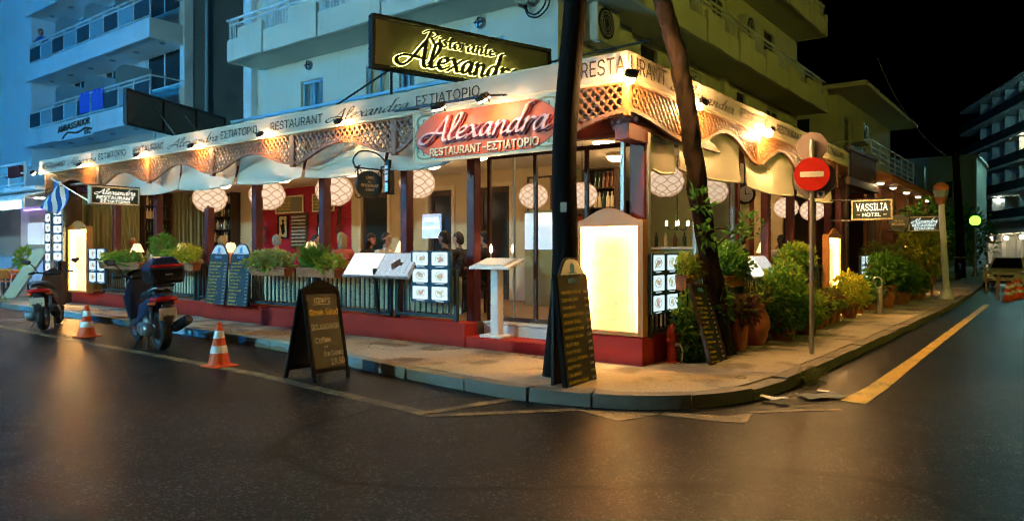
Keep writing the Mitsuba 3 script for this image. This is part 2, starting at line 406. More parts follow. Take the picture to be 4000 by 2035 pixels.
# ------------------------------------------------------------------ ground
KERB = [(-17.1, -.95), (-12, -1.02), (-6.4, -1.22), (-3.0, -1.72), (-1.3, -1.93), (-.3, -1.96), (.55, -1.74), (1.1, -1.35), (1.45, -.8), (1.6, -.1), (1.66, 1.3), (1.74, 7), (1.8, 14.3), (1.72, 20), (1.55, 26), (1.35, 34), (.4, 48), (-3, 70)]
KL = LineString(cr(KERB, 8))
def sheet(x0, x1, y0, y1, z, nx, ny, amp=0.):
    X, Y = np.meshgrid(np.linspace(x0, x1, nx), np.linspace(y0, y1, ny), indexing='ij')
    Z = np.full_like(X, z)
    if amp: Z = Z + amp * (meshkit.fbm(np.stack([X * .5, Y * .5, X * 0], -1), 3) - .5)
    v = np.stack([X, Y, Z], -1).reshape(-1, 3)
    i, j = np.meshgrid(np.arange(nx - 1), np.arange(ny - 1), indexing='ij')
    a = (i * ny + j).ravel()
    return trimesh.Trimesh(v, np.vstack([np.c_[a, a + ny, a + ny + 1], np.c_[a, a + ny + 1, a + 1]]), process=False)
far = cat([bx(-260, 260, -260, 260, -.4, -.03)])
struct('road', cat([sheet(-30, 14, -14, 24, -.0, 60, 60, 0), far]), 'm_asphalt', smooth=40)
kpts = list(KL.coords)
pave = Polygon(kpts + [(-8, 70), (-8, 30), (-19, 26), (-60, 26), (-60, .2), (-24, -.75), (-17.3, -.95)])
pave_in = pave.difference(KL.buffer(.19, cap_style=2)).buffer(0)
struct('pavement', extr(pave_in, .55).apply_translation([0, 0, -.42]), 'm_concrete')
# kerb stones, one by one
st, k = .0, 0
rng = np.random.default_rng(5)
while st < KL.length - .3 and k < 90:
    L = rng.uniform(.6, 1.05)
    seg = shapely.ops.substring(KL, st + .006, min(st + L - .006, KL.length))
    poly = seg.buffer(-.2 + 0, single_sided=True) if False else seg.buffer(.19, single_sided=True, join_style=2)
    if poly.is_empty: break
    h = .126 + rng.uniform(-.012, .014); poly = aff.rotate(aff.translate(poly, rng.normal(0, .006), rng.normal(0, .006)), rng.normal(0, .5)).buffer(-.006).buffer(.0)
    m = extr(poly, h + .1).apply_translation([0, 0, -.1])
    struct('kerb_stone', m, 'm_kerb', parent='pavement'); st += L; k += 1
struct('manhole_cover', lathe([(0, .004), (.3, .004), (.31, .002), (.33, -.02)], 28, (-14.3, -1.9, .0)), 'm_iron', parent='road')
def strip(pts, w, z=.004):
    return extr(LineString(pts).buffer(w / 2, cap_style=2, join_style=2), .003).apply_translation([0, 0, z - .002])
def marking(m, mat): struct('painted_line', m, mat, parent='road')
marking(strip([(-60, -2.5), (-13, -2.64), (-3.95, -2.72), (-.72, -3.0)], .15), 'm_yellow_line')
marking(strip([(-.74, -2.93), (-.6, -2.35), (-.48, -1.98)], .13), 'm_yellow_line')
marking(strip([(-.66, -3.06), (.3, -1.98)], .11), 'm_yellow_line')
marking(extr(Polygon([(.3, -2.0), (.42, -2.02), (.86, -2.16), (1.02, -1.72), (1.0, -1.62), (.7, -1.8)]), .004).apply_translation([0, 0, .001]), 'm_yellow_line')
marking(extr(Polygon([(1.05, -1.7), (1.6, -1.62), (1.8, -1.52), (1.72, -1.12), (1.56, -1.38), (1.04, -1.58)]), .004).apply_translation([0, 0, .001]), 'm_yellow_line')
marking(strip([(1.68, -1.1), (2.0, -.75), (2.35, -.43)], .07), 'm_yellow_line')
marking(extr(Polygon([(2.24, .02), (2.48, -.02), (2.5, 1.0), (2.48, 4.0), (2.47, 16.2), (2.33, 16.2), (2.33, 4), (2.3, 1.0)]), .004).apply_translation([0, 0, .001]), 'm_yellow_fresh')
# litter in the gutter
def crumpled(c, sx, sy, h, seed):
    m = sheet(-sx, sx, -sy, sy, 0, 9, 9)
    w = np.asarray(m.vertices); w[:, 2] = h * (meshkit.noise(w * 9 + seed, seed)) + .012
    return trimesh.Trimesh(w + np.asarray(c), m.faces, process=False)
single('crumpled_paper', 'crumpled scrap of white paper lying in the gutter at the corner', 'paper', crumpled((1.73, -.5, 0), .13, .06, .07, 2), 'm_paper')
single('paper_scrap', 'small flat white paper scrap beside the kerb near the grey cardboard', 'paper', crumpled((1.98, .38, 0), .06, .045, .015, 5), 'm_paper')
single('cardboard_sheet', 'flattened grey sheet of cardboard on the road beside the yellow line', 'cardboard', xf(crumpled((0, 0, 0), .24, .12, .03, 8), (2.05, .05, 0), .9), 'm_card')
rg = np.random.default_rng(3)
c_ = np.c_[1.72 + rg.normal(0, .05, 160), .85 + rg.normal(0, .16, 160), rg.uniform(0, .1, 160)]
single('gutter_weed', 'tuft of dry weed growing at the foot of the kerb near the corner', 'plant', leaves(c_, np.tile([.2, 0, 1.], (160, 1)), .12, .018, rg), 'm_leaf_olive')
c_ = np.c_[-20.2 + rg.normal(0, .55, 400), -.95 + rg.normal(0, .1, 400), .12 + rg.uniform(0, .05, 400)]
single('roadside_weeds', 'clump of green weeds at the kerb in front of the bar on the left', 'plant', leaves(c_, np.tile([0, 0, 1.], (400, 1)), .2, .05, rg), 'm_leaf_mid')

# ------------------------------------------------------------------ street lamps (those outside the frame light the street)
def lamp_post(label, x, y, h, L, r=.17, arm=(0, 0), group=None, bulb_part=True):
    t = thing('street_lamp', label, 'street lamp', group)
    part(t, 'post', cat([lathe([(0, .0), (.16, .0), (.16, .25), (.09, .35), (.06, h * .6), (.05, h - .25)], 14, (x, y, 0))] + ([tube([(x, y, h - .3), (x + arm[0] * .5, y + arm[1] * .5, h + .15), (x + arm[0], y + arm[1], h + .1)], .04)] if any(arm) else [])), 'm_steel', 40)
    c = (x + arm[0], y + arm[1], h - .02)
    part(t, 'collar', lathe([(0, -r - .05), (.07, -r - .05), (.09, -r + .02), (.05, -r + .06)], 12, c), 'm_black')
    part(t, 'globe', ball(c, r, 16), 'm_letter_white', True, L=L, lw=8 if L[0] + L[1] > 100 else .5)
    return t
lamp_post('blue cyan lamp on the left street opposite the hotel, outside the picture', -24, -17.0, 9.0, (0, 1600, 4300), .25)
lamp_post('low cyan lamp standing in for an unseen lit sign across the left street', -10, -14.0, 4.8, (950, 2100, 2250), .25)  # stands in for an unseen lit sign, built as a lamp post
lamp_post('added warm fill lamp beside the camera, outside the picture', 2.5, -9.5, 7.0, (130, 82, 36), .2)  # added fill lamp, no source known on this side
lamp_post('yellow green street lamp across the right street', 11.5, 7.5, 8.0, (900, 880, 90))
lamp_post('round yellow green street lamp globe on its post beside the parked car', .46, 37.2, 3.1, (.8, 4.2, .16), .27)
lamp_post('added teal fill lamp opposite the far hotel, outside the picture', 2.8, 64, 13, (300, 760, 760), .25)  # unseen lamp added to brighten the far hotel
lamp_post('small distant yellow green street lamp seen past the white lamp standard', -2.87, 56, 2.85, (.8, 4.2, .16), .27)

# ------------------------------------------------------------------ restaurant
FL, YF, XF = .48, -.43, .03          # terrace floor, front plane of the left and of the right fascia
R = thing('restaurant', 'corner restaurant with lattice awning, open terrace and red plinth', 'restaurant')
def stepbox(x0, x1, y0, y1, z0, z1): return cb(x0, x1, y0, y1, z0, z1, .015)
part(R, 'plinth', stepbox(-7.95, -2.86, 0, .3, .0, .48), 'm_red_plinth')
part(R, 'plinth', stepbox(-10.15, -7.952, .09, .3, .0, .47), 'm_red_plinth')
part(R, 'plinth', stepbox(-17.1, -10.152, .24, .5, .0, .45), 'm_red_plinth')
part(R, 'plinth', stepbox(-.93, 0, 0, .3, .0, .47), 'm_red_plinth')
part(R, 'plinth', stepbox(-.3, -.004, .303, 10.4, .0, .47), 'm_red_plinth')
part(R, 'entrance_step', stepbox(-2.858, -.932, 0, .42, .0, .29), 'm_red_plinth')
part(R, 'marble_step', cat([stepbox(-2.858, -.932, .423, .75, .1, .44), stepbox(-2.858, -.932, .40, .75, .443, .48)]), 'm_marble')
part(R, 'terrace_floor', cat([bx(-17, -2.9, .3, 4.2, .2, FL - .005), bx(-2.9, -.3, .752, 4.2, .2, FL - .004), bx(-4, -.3, 4.2, 24, .2, FL - .005)]), 'm_terrace_floor')
part(R, 'roof', cat([bx(-17.2, -.02, -.36, 4.2, 3.62, 3.82), bx(-4.03, -.02, 4.2, 10.4, 3.62, 3.82)]), 'm_soffit')
part(R, 'ceiling', cat([bx(-17.0, -.1, .2, 4.2, 3.25, 3.3), bx(-4.03, -.1, 4.2, 10.4, 3.25, 3.3)]), 'm_ceiling')
# back walls of the terrace
BW = 4.2
wl = [(-17.2, -15.35, 'dark_brown'), (-15.35, -14.3, 'cream_wall'), (-14.3, -10.35, 'wine_red'), (-10.35, -9.97, 'cream_wall'), (-9.0, -7.62, 'cream_wall'), (-6.9, -6.15, 'cream_wall'), (-5.25, -4.03, 'cream_wall')]
for a, b, m in wl: part(R, 'back_wall', bx(a, b, BW, BW + .25, FL, 3.62), 'm_' + m)
for a, b, z in ((-9.97, -9.0, 2.95), (-7.62, -6.9, 2.9), (-6.15, -5.25, 2.9)): part(R, 'lintel', bx(a, b, BW, BW + .25, z, 3.62), 'm_cream_wall')
part(R, 'end_wall', bx(-17.25, -17.0, .5, 4.45, FL, 3.62), 'm_olive_wall')
part(R, 'end_wall', bx(-17.25, -17.0, .0, .5, .0, 3.55), 'm_dark_brown')
part(R, 'side_wall', cat([bx(-4.2, -4.03, 4.46, 6.9, FL, 3.62), bx(-4.2, -4.03, 7.9, 11, FL, 3.62), bx(-4.2, -4.03, 6.9, 7.9, 2.7, 3.62)]), 'm_olive_wall')
part(R, 'far_room', cat([bx(-10.2, -4.8, BW + 2.2, BW + 2.3, FL, 3.6), bx(-7, -4.5, 6.5, 8.4, .3, .4), bx(-7.2, -6.9, 6.4, 8.5, .3, 3.6)]), 'm_dark_brown')
for (a, b, zt) in ((-9.97, -9.0, 2.95), (-7.62, -6.9, 2.9), (-6.15, -5.25, 2.9)):
    dk = part(R, 'door', cat([bx(a + .04, a + .12, BW + .04, BW + .1, FL, zt), bx(b - .12, b - .04, BW + .04, BW + .1, FL, zt), bx(a + .12, b - .12, BW + .04, BW + .1, zt - .12, zt), bx(a + .12, b - .12, BW + .04, BW + .1, FL, FL + .3)]), 'm_dark_brown')
    part(dk, 'pane', bx(a + .12, b - .12, BW + .06, BW + .07, FL + .3, zt - .12), 'm_dark_glass')
    part(dk, 'frame', cat([bx(a - .09, a, BW - .03, BW, FL, zt + .09), bx(b, b + .09, BW - .03, BW, FL, zt + .09), bx(a, b, BW - .03, BW, zt, zt + .09)]), 'm_cream')
# olive curtains on the end wall
def curtain(p0, p1, z0, z1, amp=.035, n=40, wl=.12):
    p0, p1 = V(*p0), V(*p1); d = p1 - p0; L = np.linalg.norm(d); d /= L; q = V(-d[1], d[0])
    s = np.linspace(0, L, n); o = amp * np.sin(s / wl * 2 * PI) + amp * .4 * np.sin(s / wl * 3.3 + 1)
    a = p0 + s[:, None] * d + o[:, None] * q
    v = np.vstack([np.c_[a, np.full(n, z0)], np.c_[a, np.full(n, z1)]]); i = np.arange(n - 1)
    return trimesh.Trimesh(v, np.vstack([np.c_[i, i + 1, i + 1 + n], np.c_[i, i + 1 + n, i + n]]), process=False)
part(R, 'curtain', curtain((-16.85, .62), (-16.85, 1.95), FL, 3.2), 'm_olive_curtain', True)
part(R, 'curtain', curtain((-16.8, 2.9), (-16.8, 4.1), FL, 3.2), 'm_olive_curtain', True)
# terrace posts (left facade, right facade)
PX = [-15.2, -13.05, -10.8, -8.66, -6.55, -4.45, -3.02]
for x in PX: part(R, 'post', cb(x - .08, x + .08, .31 if x > -10.5 else .52, .47 if x > -10.5 else .68, FL - .1, 3.3, .012), 'm_maroon')
part(R, 'post', cb(-.26, -.05, .15, .3, FL - .02, 3.2, .012), 'm_maroon')
PYR = [3.45, 5.0, 6.45, 8.0, 9.3, 10.3]
for y in PYR: part(R, 'post', cb(-.2, -.06, y - .07, y + .07, FL - .02, 3.2, .012), 'm_maroon')
part(R, 'corner_beam', cat([cb(-2.9, -.06, .02, .2, 2.98, 3.2, .012), cb(-.22, -.03, -.3, .3, 2.86, 3.06, .012), cb(-.24, -.06, .2, 10.3, 3.0, 3.2, .012), cb(-16.9, -2.9, .33, .5, 3.05, 3.25, .012)]), 'm_maroon')
# glazed entrance and corner windows
def glazed(name, o, u, w, z0, z1, n, mat='olive_wall', fr=.05):
    u = V(*u); o = V(*o)
    key = part(R, name, cat([bar(o + u * (w * i / n) + [0, 0, z0], o + u * (w * i / n) + [0, 0, z1], fr, fr) for i in range(n + 1)] + [bar(o + [0, 0, z0 + .03], o + u * w + [0, 0, z0 + .03], fr, .06), bar(o + [0, 0, z1 - .03], o + u * w + [0, 0, z1 - .03], fr, .06)]), 'm_' + mat)
    for i in range(n):
        a, b = o + u * (w * i / n + fr * .5), o + u * (w * (i + 1) / n - fr * .5)
        q = trimesh.Trimesh(np.array([[*a[:2], z0 + .06], [*b[:2], z0 + .06], [*b[:2], z1 - .06], [*a[:2], z1 - .06]]), [[0, 1, 2], [0, 2, 3]], process=False)
        part(key, 'pane', q, 'm_pane')
    return key
glazed('glass_front', (-2.9, .62, 0), (1, 0, 0), 2.6, FL, 2.98, 3, 'dark_brown')
glazed('corner_window', (-.1, .34, 0), (0, 1, 0), 2.95, FL + .02, 2.98, 2, 'steel')
for x in (-2.42, -1.62): part(R, 'glass_edge', bx(x - .005, x + .005, .6, .64, FL + .06, 2.92), 'm_frost')
gp = bx(-.36, -.31, .1, .15, FL, 3.0)
part(R, 'mullion', gp, 'm_galv')
part(R, 'mullion', bx(-.09, -.02, .2, .26, FL, 3.0), 'm_galv')
# fascia cloth
def ripple(p):
    return .02 * (meshkit.noise(np.c_[p[:, 0] * .9 + p[:, 1] * .9, p[:, 2] * 2.4, p[:, 0] * 0], 4) - .5) + .006 * (meshkit.noise(np.c_[(p[:, 0] + p[:, 1]) * 5, p[:, 2] * 3, p[:, 0] * 0], 9) - .5)
def cloth(o, u, w, z0, z1, n, sag=0.):
    s = np.linspace(0, w, n); zs = np.linspace(z0, z1, 6); u = V(*u); o = V(*o)
    S, Z = np.meshgrid(s, zs, indexing='ij')
    P_ = o + S[..., None] * u; P_[..., 2] = Z - sag * np.abs(np.sin(S / 2.5 * PI)) * .4
    v = P_.reshape(-1, 3); nrm = np.cross(u, [0, 0, 1]); v = v + nrm * ripple(v)[:, None]
    i, j = np.meshgrid(np.arange(n - 1), np.arange(5), indexing='ij'); a = (i * 6 + j).ravel()
    return trimesh.Trimesh(v, np.vstack([np.c_[a, a + 6, a + 7], np.c_[a, a + 7, a + 1]]), process=False)
def solid_cloth(m, nrm, d=.02):
    v = np.asarray(m.vertices); n = len(v)
    b = trimesh.Trimesh(v - np.asarray(nrm) * d, m.faces[:, ::-1], process=False)
    return cat([m, b])
ZB, ZT = 3.56, 3.87
part(R, 'fascia', solid_cloth(cloth((-17.3, YF, 0), (1, 0, 0), 17.3 + XF, ZB, ZT, 240, .03), (0, -1, 0)), 'm_canvas', True)
part(R, 'fascia', solid_cloth(cloth((XF, YF, 0), (0, 1, 0), 11.0, ZB, ZT, 160, .03), (1, 0, 0)), 'm_canvas', True)
part(R, 'fascia_rail', cat([bar((-17.3, YF + .03, ZB - .02), (XF, YF + .03, ZB - .02), .05, .04), bar((XF - .03, YF, ZB - .02), (XF - .03, 10.6, ZB - .02), .05, .04), bar((-17.3, YF + .03, ZT - .01), (XF, YF + .03, ZT - .01), .04, .03), bar((XF - .03, YF, ZT - .01), (XF - .03, 10.6, ZT - .01), .04, .03), bar((-17.28, YF, 3.7), (-17.28, .3, 3.7), .04, .3)]), 'm_cream')
ALEX = script('Alexandra', 1., .2, .3, 45, .3)
def on_left(m, x, z): return frame(m, (x, YF - .004, z), (1, 0, 0), (0, 0, 1))
def on_right(m, y, z): return frame(m, (XF + .004, y, z), (0, 1, 0), (0, 0, 1))
def follow(m, nrm):
    v = np.array(m.vertices); return trimesh.Trimesh(v + np.asarray(nrm, float) * (ripple(v) + .004)[:, None], m.faces, process=False)
def letter_run(s, h, w, put_, nrm, x, z):
    m = extr(fit(ALEX, w, h), .003) if s == 'Alexandra' else text(s, h, w, .003)
    if s != 'Alexandra' and len(m.vertices):
        try: m = m.subdivide_to_size(.25, max_iter=4) if False else m
        except Exception: pass
    part(R, 'lettering', follow(put_(m, x, z), nrm), 'm_ink')
RA, ES = 'RESTAURANT', 'ΕΣΤΙΑΤΟΡΙΟ'
for s, a, b in ((RA, -17.06, -15.62), ('Alexandra', -15.5, -13.9), (ES, -13.78, -12.4), (RA, -12.08, -10.7), ('Alexandra', -10.58, -8.66), (ES, -8.58, -7.41), (RA, -7.0, -5.57), ('Alexandra', -5.49, -3.54), (ES, -3.42, -2.22)):
    letter_run(s, .21 if s == 'Alexandra' else .145, b - a, on_left, (0, -1, 0), a, 3.6 if s == 'Alexandra' else 3.63)
letter_run('RESTA', .19, .6, on_left, (0, -1, 0), -.6, 3.62)
letter_run('URANT', .19, .95, on_right, (1, 0, 0), -.38, 3.63)
for s, a, b in (('Alexandra', .68, 3.0), (ES, 3.24, 4.62), (RA, 5.1, 6.6), ('Alexandra', 6.75, 8.4), (ES, 8.6, 10.1)):
    letter_run(s, .21 if s == 'Alexandra' else .145, b - a, on_right, (1, 0, 0), a, 3.6 if s == 'Alexandra' else 3.63)
# lattice panels
def lattice_panel(o, u, w, z1, zl, rise, ztype):
    """o: lower left origin, u: direction; zl: lowest z; arch profile"""
    s = np.linspace(0, w, 25)
    if ztype == 'arch': zb = zl + rise * np.sin(np.clip((s / w - .06) / .88, 0, 1) * PI) ** 1.4
    elif ztype == 'down': zb = zl + rise * (1 - smooth01(s / w))
    else: zb = zl + rise * smooth01(s / w)
    outline = Polygon([(0, z1), *zip(s, zb), (w, z1)][::1])
    inner = outline.buffer(-.045, join_style=2)
    fr = outline.difference(inner)
    la, lb = [], []
    H = w + 2
    for kk in np.arange(-H, H + w, .118):
        la.append(LineString([(kk, zl - .2), (kk + H * .9, zl - .2 + H)]).buffer(.0135, cap_style=2))
        lb.append(LineString([(kk, zl - .2), (kk - H * .9, zl - .2 + H)]).buffer(.0135, cap_style=2))
    keep = outline.buffer(-.02)
    A = unary_union(la).intersection(keep); B = unary_union(lb).intersection(keep)
    mk = lambda g, d, off: frame(extr(g, d).apply_translation([0, 0, off]), o, u, (0, 0, 1))
    key = part(R, 'lattice_panel', cat([mk(A, .011, -.012), mk(B, .011, .0005)]), 'm_lattice_wood', kind='stuff')
    part(key, 'frame', mk(fr, .05, -.03), 'm_lattice_wood')
def smooth01(t): t = np.clip(t, 0, 1); return t * t * (3 - 2 * t)
LB = [-17.05, -13.95, -11.53, -9.01, -6.47, -3.95, -3.42]
for a, b in zip(LB[:-2], LB[1:-1]): lattice_panel((a + .02, -.36, 0), (1, 0, 0), b - a - .04, 3.55, 3.02, .26, 'arch')
lattice_panel((-3.93, -.36, 0), (1, 0, 0), .5, 3.55, 3.0, .2, 'up')
lattice_panel((-3.42, -.36, 0), (1, 0, 0), 2.18, 3.55, 3.02, .3, 'arch')
lattice_panel((-1.2, -.36, 0), (1, 0, 0), 1.17, 3.55, 2.92, .24, 'up')
lattice_panel((-.015, -.33, 0), (0, 1, 0), 1.76, 3.55, 2.98, .2, 'down')
for a, b in ((1.47, 4.16), (4.2, 6.9), (6.94, 9.6)): lattice_panel((-.015, a, 0), (0, 1, 0), b - a, 3.55, 2.99, .33, 'arch')
for x in LB[1:6]: part(R, 'lattice_post', cb(x - .05, x + .05, -.385, -.31, 2.97, 3.56, .008), 'm_lattice_wood')
for y in (1.45, 4.18, 6.92, 9.62): part(R, 'lattice_post', cb(-.06, .012, y - .035, y + .035, 2.96, 3.56, .008), 'm_lattice_wood')
part(R, 'lattice_post', cb(-.06, .012, -.39, -.32, 3.12, 3.56, .008), 'm_lattice_wood')
part(R, 'lattice_panel', bx(-17.1, -17.05, -.36, .3, 3.1, 3.55), 'm_lattice_wood')
# rolled canvas blinds behind the lattice
def blind(o, u, w, z0, z1, out, seed, n=30):
    u = V(*u); o = V(*o); nrm = np.cross(u, [0, 0, 1])
    t = np.linspace(0, 1, 12); s = np.linspace(0, w, n)
    S, Tt = np.meshgrid(s, t, indexing='ij')
    nz = meshkit.fbm(np.stack([S * 1.6 + seed * 5, Tt * 2.2, S * 0 + seed], -1), 3, seed)
    bulge = out * (1 - Tt) ** .6 * 1. + .055 * (nz - .5) * np.sin(Tt * PI) + .012 * np.sin(Tt * 9 + S * .8)
    P_ = o + S[..., None] * u + bulge[..., None] * nrm
    P_[..., 2] = z0 + (z1 - z0) * Tt - .05 * np.sin(S / w * PI) * (1 - Tt)
    n2 = len(t); i, j = np.meshgrid(np.arange(n - 1), np.arange(n2 - 1), indexing='ij'); a = (i * n2 + j).ravel()
    m = trimesh.Trimesh(P_.reshape(-1, 3), np.vstack([np.c_[a, a + n2, a + n2 + 1], np.c_[a, a + n2 + 1, a + 1]]), process=False)
    key = part(R, 'canvas_blind', m, 'm_blind_canvas', True)
    e0 = P_[:, 0]
    part(key, 'hem', tube(e0[::3] + nrm * .005, .018, 6), 'm_blind_canvas', True)
bl = [(-12.95, -10.85), (-10.8, -8.72), (-8.62, -6.6), (-6.5, -4.5), (-4.4, -3.06)]
for i, (a, b) in enumerate(bl): blind((a, .06, 0), (1, 0, 0), b - a, 2.82, 3.5, .14, i)
blind((-15.1, .2, 0), (1, 0, 0), 2.1, 2.95, 3.5, .1, 7)
for i, (a, b, z) in enumerate(((.3, 1.05, 2.58), (1.1, 3.4, 2.62), (3.7, 6.3, 2.58), (6.5, 9.2, 2.6))): blind((-.1, a, 0), (0, 1, 0), b - a, z, 3.48, .08 if i else .03, 10 + i)
# ceiling lamps of the terrace
for x, y in ((-15.4, 1.6), (-12.9, 2.2), (-10.4, 2.2), (-8.0, 2.2), (-5.6, 2.2), (-4.0, 1.7), (-1.5, 1.65), (-2.2, 3.3), (-1.6, 6.2), (-1.6, 9.0)):
    k_ = part(R, 'ceiling_lamp', lathe([(.0, .0), (.17, .0), (.17, .02), (.1, .06)][::-1], 18, (x, y, 3.19)), 'm_cream')
    part(k_, 'bowl', lathe([(.165, 3.185), (.13, 3.13), (.06, 3.1), (0, 3.095)][::-1], 18, (x, y, 0)), 'm_letter_white', True, L=(70, 44, 18), lw=2)
# ------------------------------------------------------------------ apartment building above the restaurant
B = thing('apartment_building', 'pale apartment building with stepped balcony parapets rising above the restaurant', 'building')
BX, BY = -4.03, 4.2
def wall_holes(o, u, w, z0, z1, holes, th=.25):
    g = sbox(0, z0, w, z1).difference(unary_union([sbox(*h) for h in holes])) if holes else sbox(0, z0, w, z1)
    return frame(extr(g, th).apply_translation([0, 0, -th]), o, u, (0, 0, 1))
LX = -14.55
hl = [(-12.45, 3.83, -11.5, 6.12), (-9.8, 3.83, -8.95, 6.12), (-8.62, 3.83, -8.1, 6.12), (-6.3, 3.83, -5.4, 6.12)]
part(B, 'wall', wall_holes((LX, BY + .002, 0), (1, 0, 0), BX - LX, 3.83, 13.5, [(a - LX, b, c - LX, d) for a, b, c, d in hl]), 'm_stucco')
hr = [(7.8, 3.83, 8.7, 6.55), (10.75, 3.83, 11.5, 6.5), (14.3, 3.83, 15.1, 6.5), (17.2, 3.83, 18.7, 6.5), (7.8, 6.7, 8.7, 9.1), (12.3, 6.9, 13.4, 9.1), (16.9, 6.9, 18.0, 9.1)]
part(B, 'wall', wall_holes((BX, BY, 0), (0, 1, 0), 16.6, 3.83, 13.5, [(a - BY, b, c - BY, d) for a, b, c, d in hr]), 'm_stucco')
part(B, 'wall', bx(-14.5, -4.3, 20.5, 20.75, 0, 13.5), 'm_stucco')
part(B, 'wall', bx(-4.25, BX, 11.0, 20.6, 0, 3.82), 'm_dark_brown')
part(B, 'wall', cat([bx(-14.85, -14.6, 4.2, 20.6, 0, 13.5), bx(-14.3, -4.3, 4.5, 20, 13.2, 13.4), bx(-14.3, -4.3, 4.6, 20, 3.5, 3.8)]), 'm_stucco')
part(B, 'pilaster', cb(BX, BX + .14, 6.35, 7.1, 3.83, 6.68), 'm_stucco')
part(B, 'pilaster', cb(BX, BX + .14, 12.9, 13.25, 3.83, 6.68), 'm_stucco')
part(B, 'pilaster', cb(-14.9, -14.5, 4.0, 4.198, 3.83, 13.5), 'm_stucco_white')
def window(par, o, u, x0, x1, z0, z1, mat='blue_frame', curt='cream', back=.9):
    """blue framed balcony door in an opening; pane and curtain behind it"""
    u = V(*u); o = V(*o); n = np.cross(u, [0, 0, 1])
    def q(m, off): return frame(m, o + n * off, u, (0, 0, 1))
    g = sbox(x0, z0, x1, z1); inn = unary_union([sbox(x0 + .06, z0 + .08, (x0 + x1) / 2 - .03, z1 - .07), sbox((x0 + x1) / 2 + .03, z0 + .08, x1 - .06, z1 - .07)])
    k_ = part(par, 'window', q(extr(g.difference(inn), .06), -.14), 'm_' + mat)
    part(k_, 'pane', q(extr(inn, .006), -.115), 'm_dark_glass' if curt is None else 'm_pane')
    if curt:
        c = curtain((x0 + .02, 0), (x1 - .02, 0), z0 + .05, z1 - .04, .02, 30, .13)
        w = np.asarray(c.vertices); m = trimesh.Trimesh(np.c_[w[:, 0], w[:, 2], w[:, 1]], c.faces, process=False)
        part(k_, 'curtain', q(m, -.2), 'm_' + curt, True)
    return k_
for i, (a, b, c, d) in enumerate(hl): window(B, (0, BY, 0), (1, 0, 0), a, c, b, d, 'blue_frame', ('frost', 'cream', 'frost', None)[i])
for i, (a, b, c, d) in enumerate(hr): window(B, (BX, 0, 0), (0, 1, 0), a, c, b, d, 'ac_white' if i % 2 else 'dark_brown', None)
def balcony(par, o, u, w, zb, skip0=0., ret=1.15):
    """stepped parapet: low panels carry bars, tall panels are solid"""
    u = V(*u); o = V(*o); n = np.cross(u, [0, 0, 1])
    key = part(par, 'balcony', frame(extr(sbox(0, zb, w, zb + .16), ret).apply_translation([0, 0, -ret]), o, u, (0, 0, 1)), 'm_soffit')
    x = 0.; i = 0
    while x < w - .05:
        L = min(1.12 if i else .55, w - x); tall = i % 2
        top = zb + (.8 if tall else .55)
        m = frame(extr(sbox(x + .012, zb - .02, x + L - .012, top), .1).apply_translation([0, 0, -.02 if tall else -.05]), o, u, (0, 0, 1))
        part(key, 'panel', m, 'm_stucco')
        if not tall:
            for s in np.arange(x + .07, x + L - .02, .115):
                p = o + u * s - n * .03; part(key, 'bar', bar(p + [0, 0, top], p + [0, 0, zb + 1.1], .022, .022), 'm_white_metal')
        x += L; i += 1
    p, q = o - n * .03, o + u * w - n * .03
    part(key, 'handrail', cat([bar(p + [0, 0, zb + 1.12], q + [0, 0, zb + 1.12], .05, .05), bar(p + [0, 0, zb + .98], q + [0, 0, zb + .98], .03, .03)]), 'm_white_metal')
    return key
b1 = balcony(B, (-14.05, 3.02, 0), (1, 0, 0), 10.9, 6.68)
b2 = balcony(B, (-2.95, 4.1, 0), (0, 1, 0), 16.6, 6.68)
b3 = balcony(B, (-2.95, 6.5, 0), (0, 1, 0), 14.1, 9.5)
part(b2, 'panel', bx(-4.1, -2.97, 20.62, 20.7, 6.66, 7.3), 'm_stucco'); part(b3, 'panel', bx(-4.1, -2.97, 20.52, 20.6, 9.48, 10.1), 'm_stucco')
part(b1, 'panel', bx(-14.13, -14.06, 3.05, 4.1, 6.66, 7.23), 'm_stucco')
for s in np.arange(3.1, 4.1, .12): part(b1, 'bar', bar((-14.1, s, 7.23), (-14.1, s, 7.78), .022, .022), 'm_white_metal')
part(b1, 'handrail', bar((-14.1, 3.0, 7.8), (-14.1, 4.15, 7.8), .05, .05), 'm_white_metal')
# rail along the flat roof of the terrace
t = thing('roof_railing', 'pale blue railing along the flat roof of the restaurant terrace', 'railing')
part(t, 'handrail', bar((-11.9, 1.8, 4.62), (-4.6, 1.8, 4.62), .06, .06), 'm_blue_frame')
part(t, 'handrail', bar((-11.9, 1.8, 4.38), (-4.6, 1.8, 4.38), .03, .03), 'm_blue_frame')
for x in np.arange(-11.85, -4.5, 1.2): part(t, 'post', bar((x, 1.8, 3.8), (x, 1.8, 4.6), .04, .04), 'm_blue_frame')
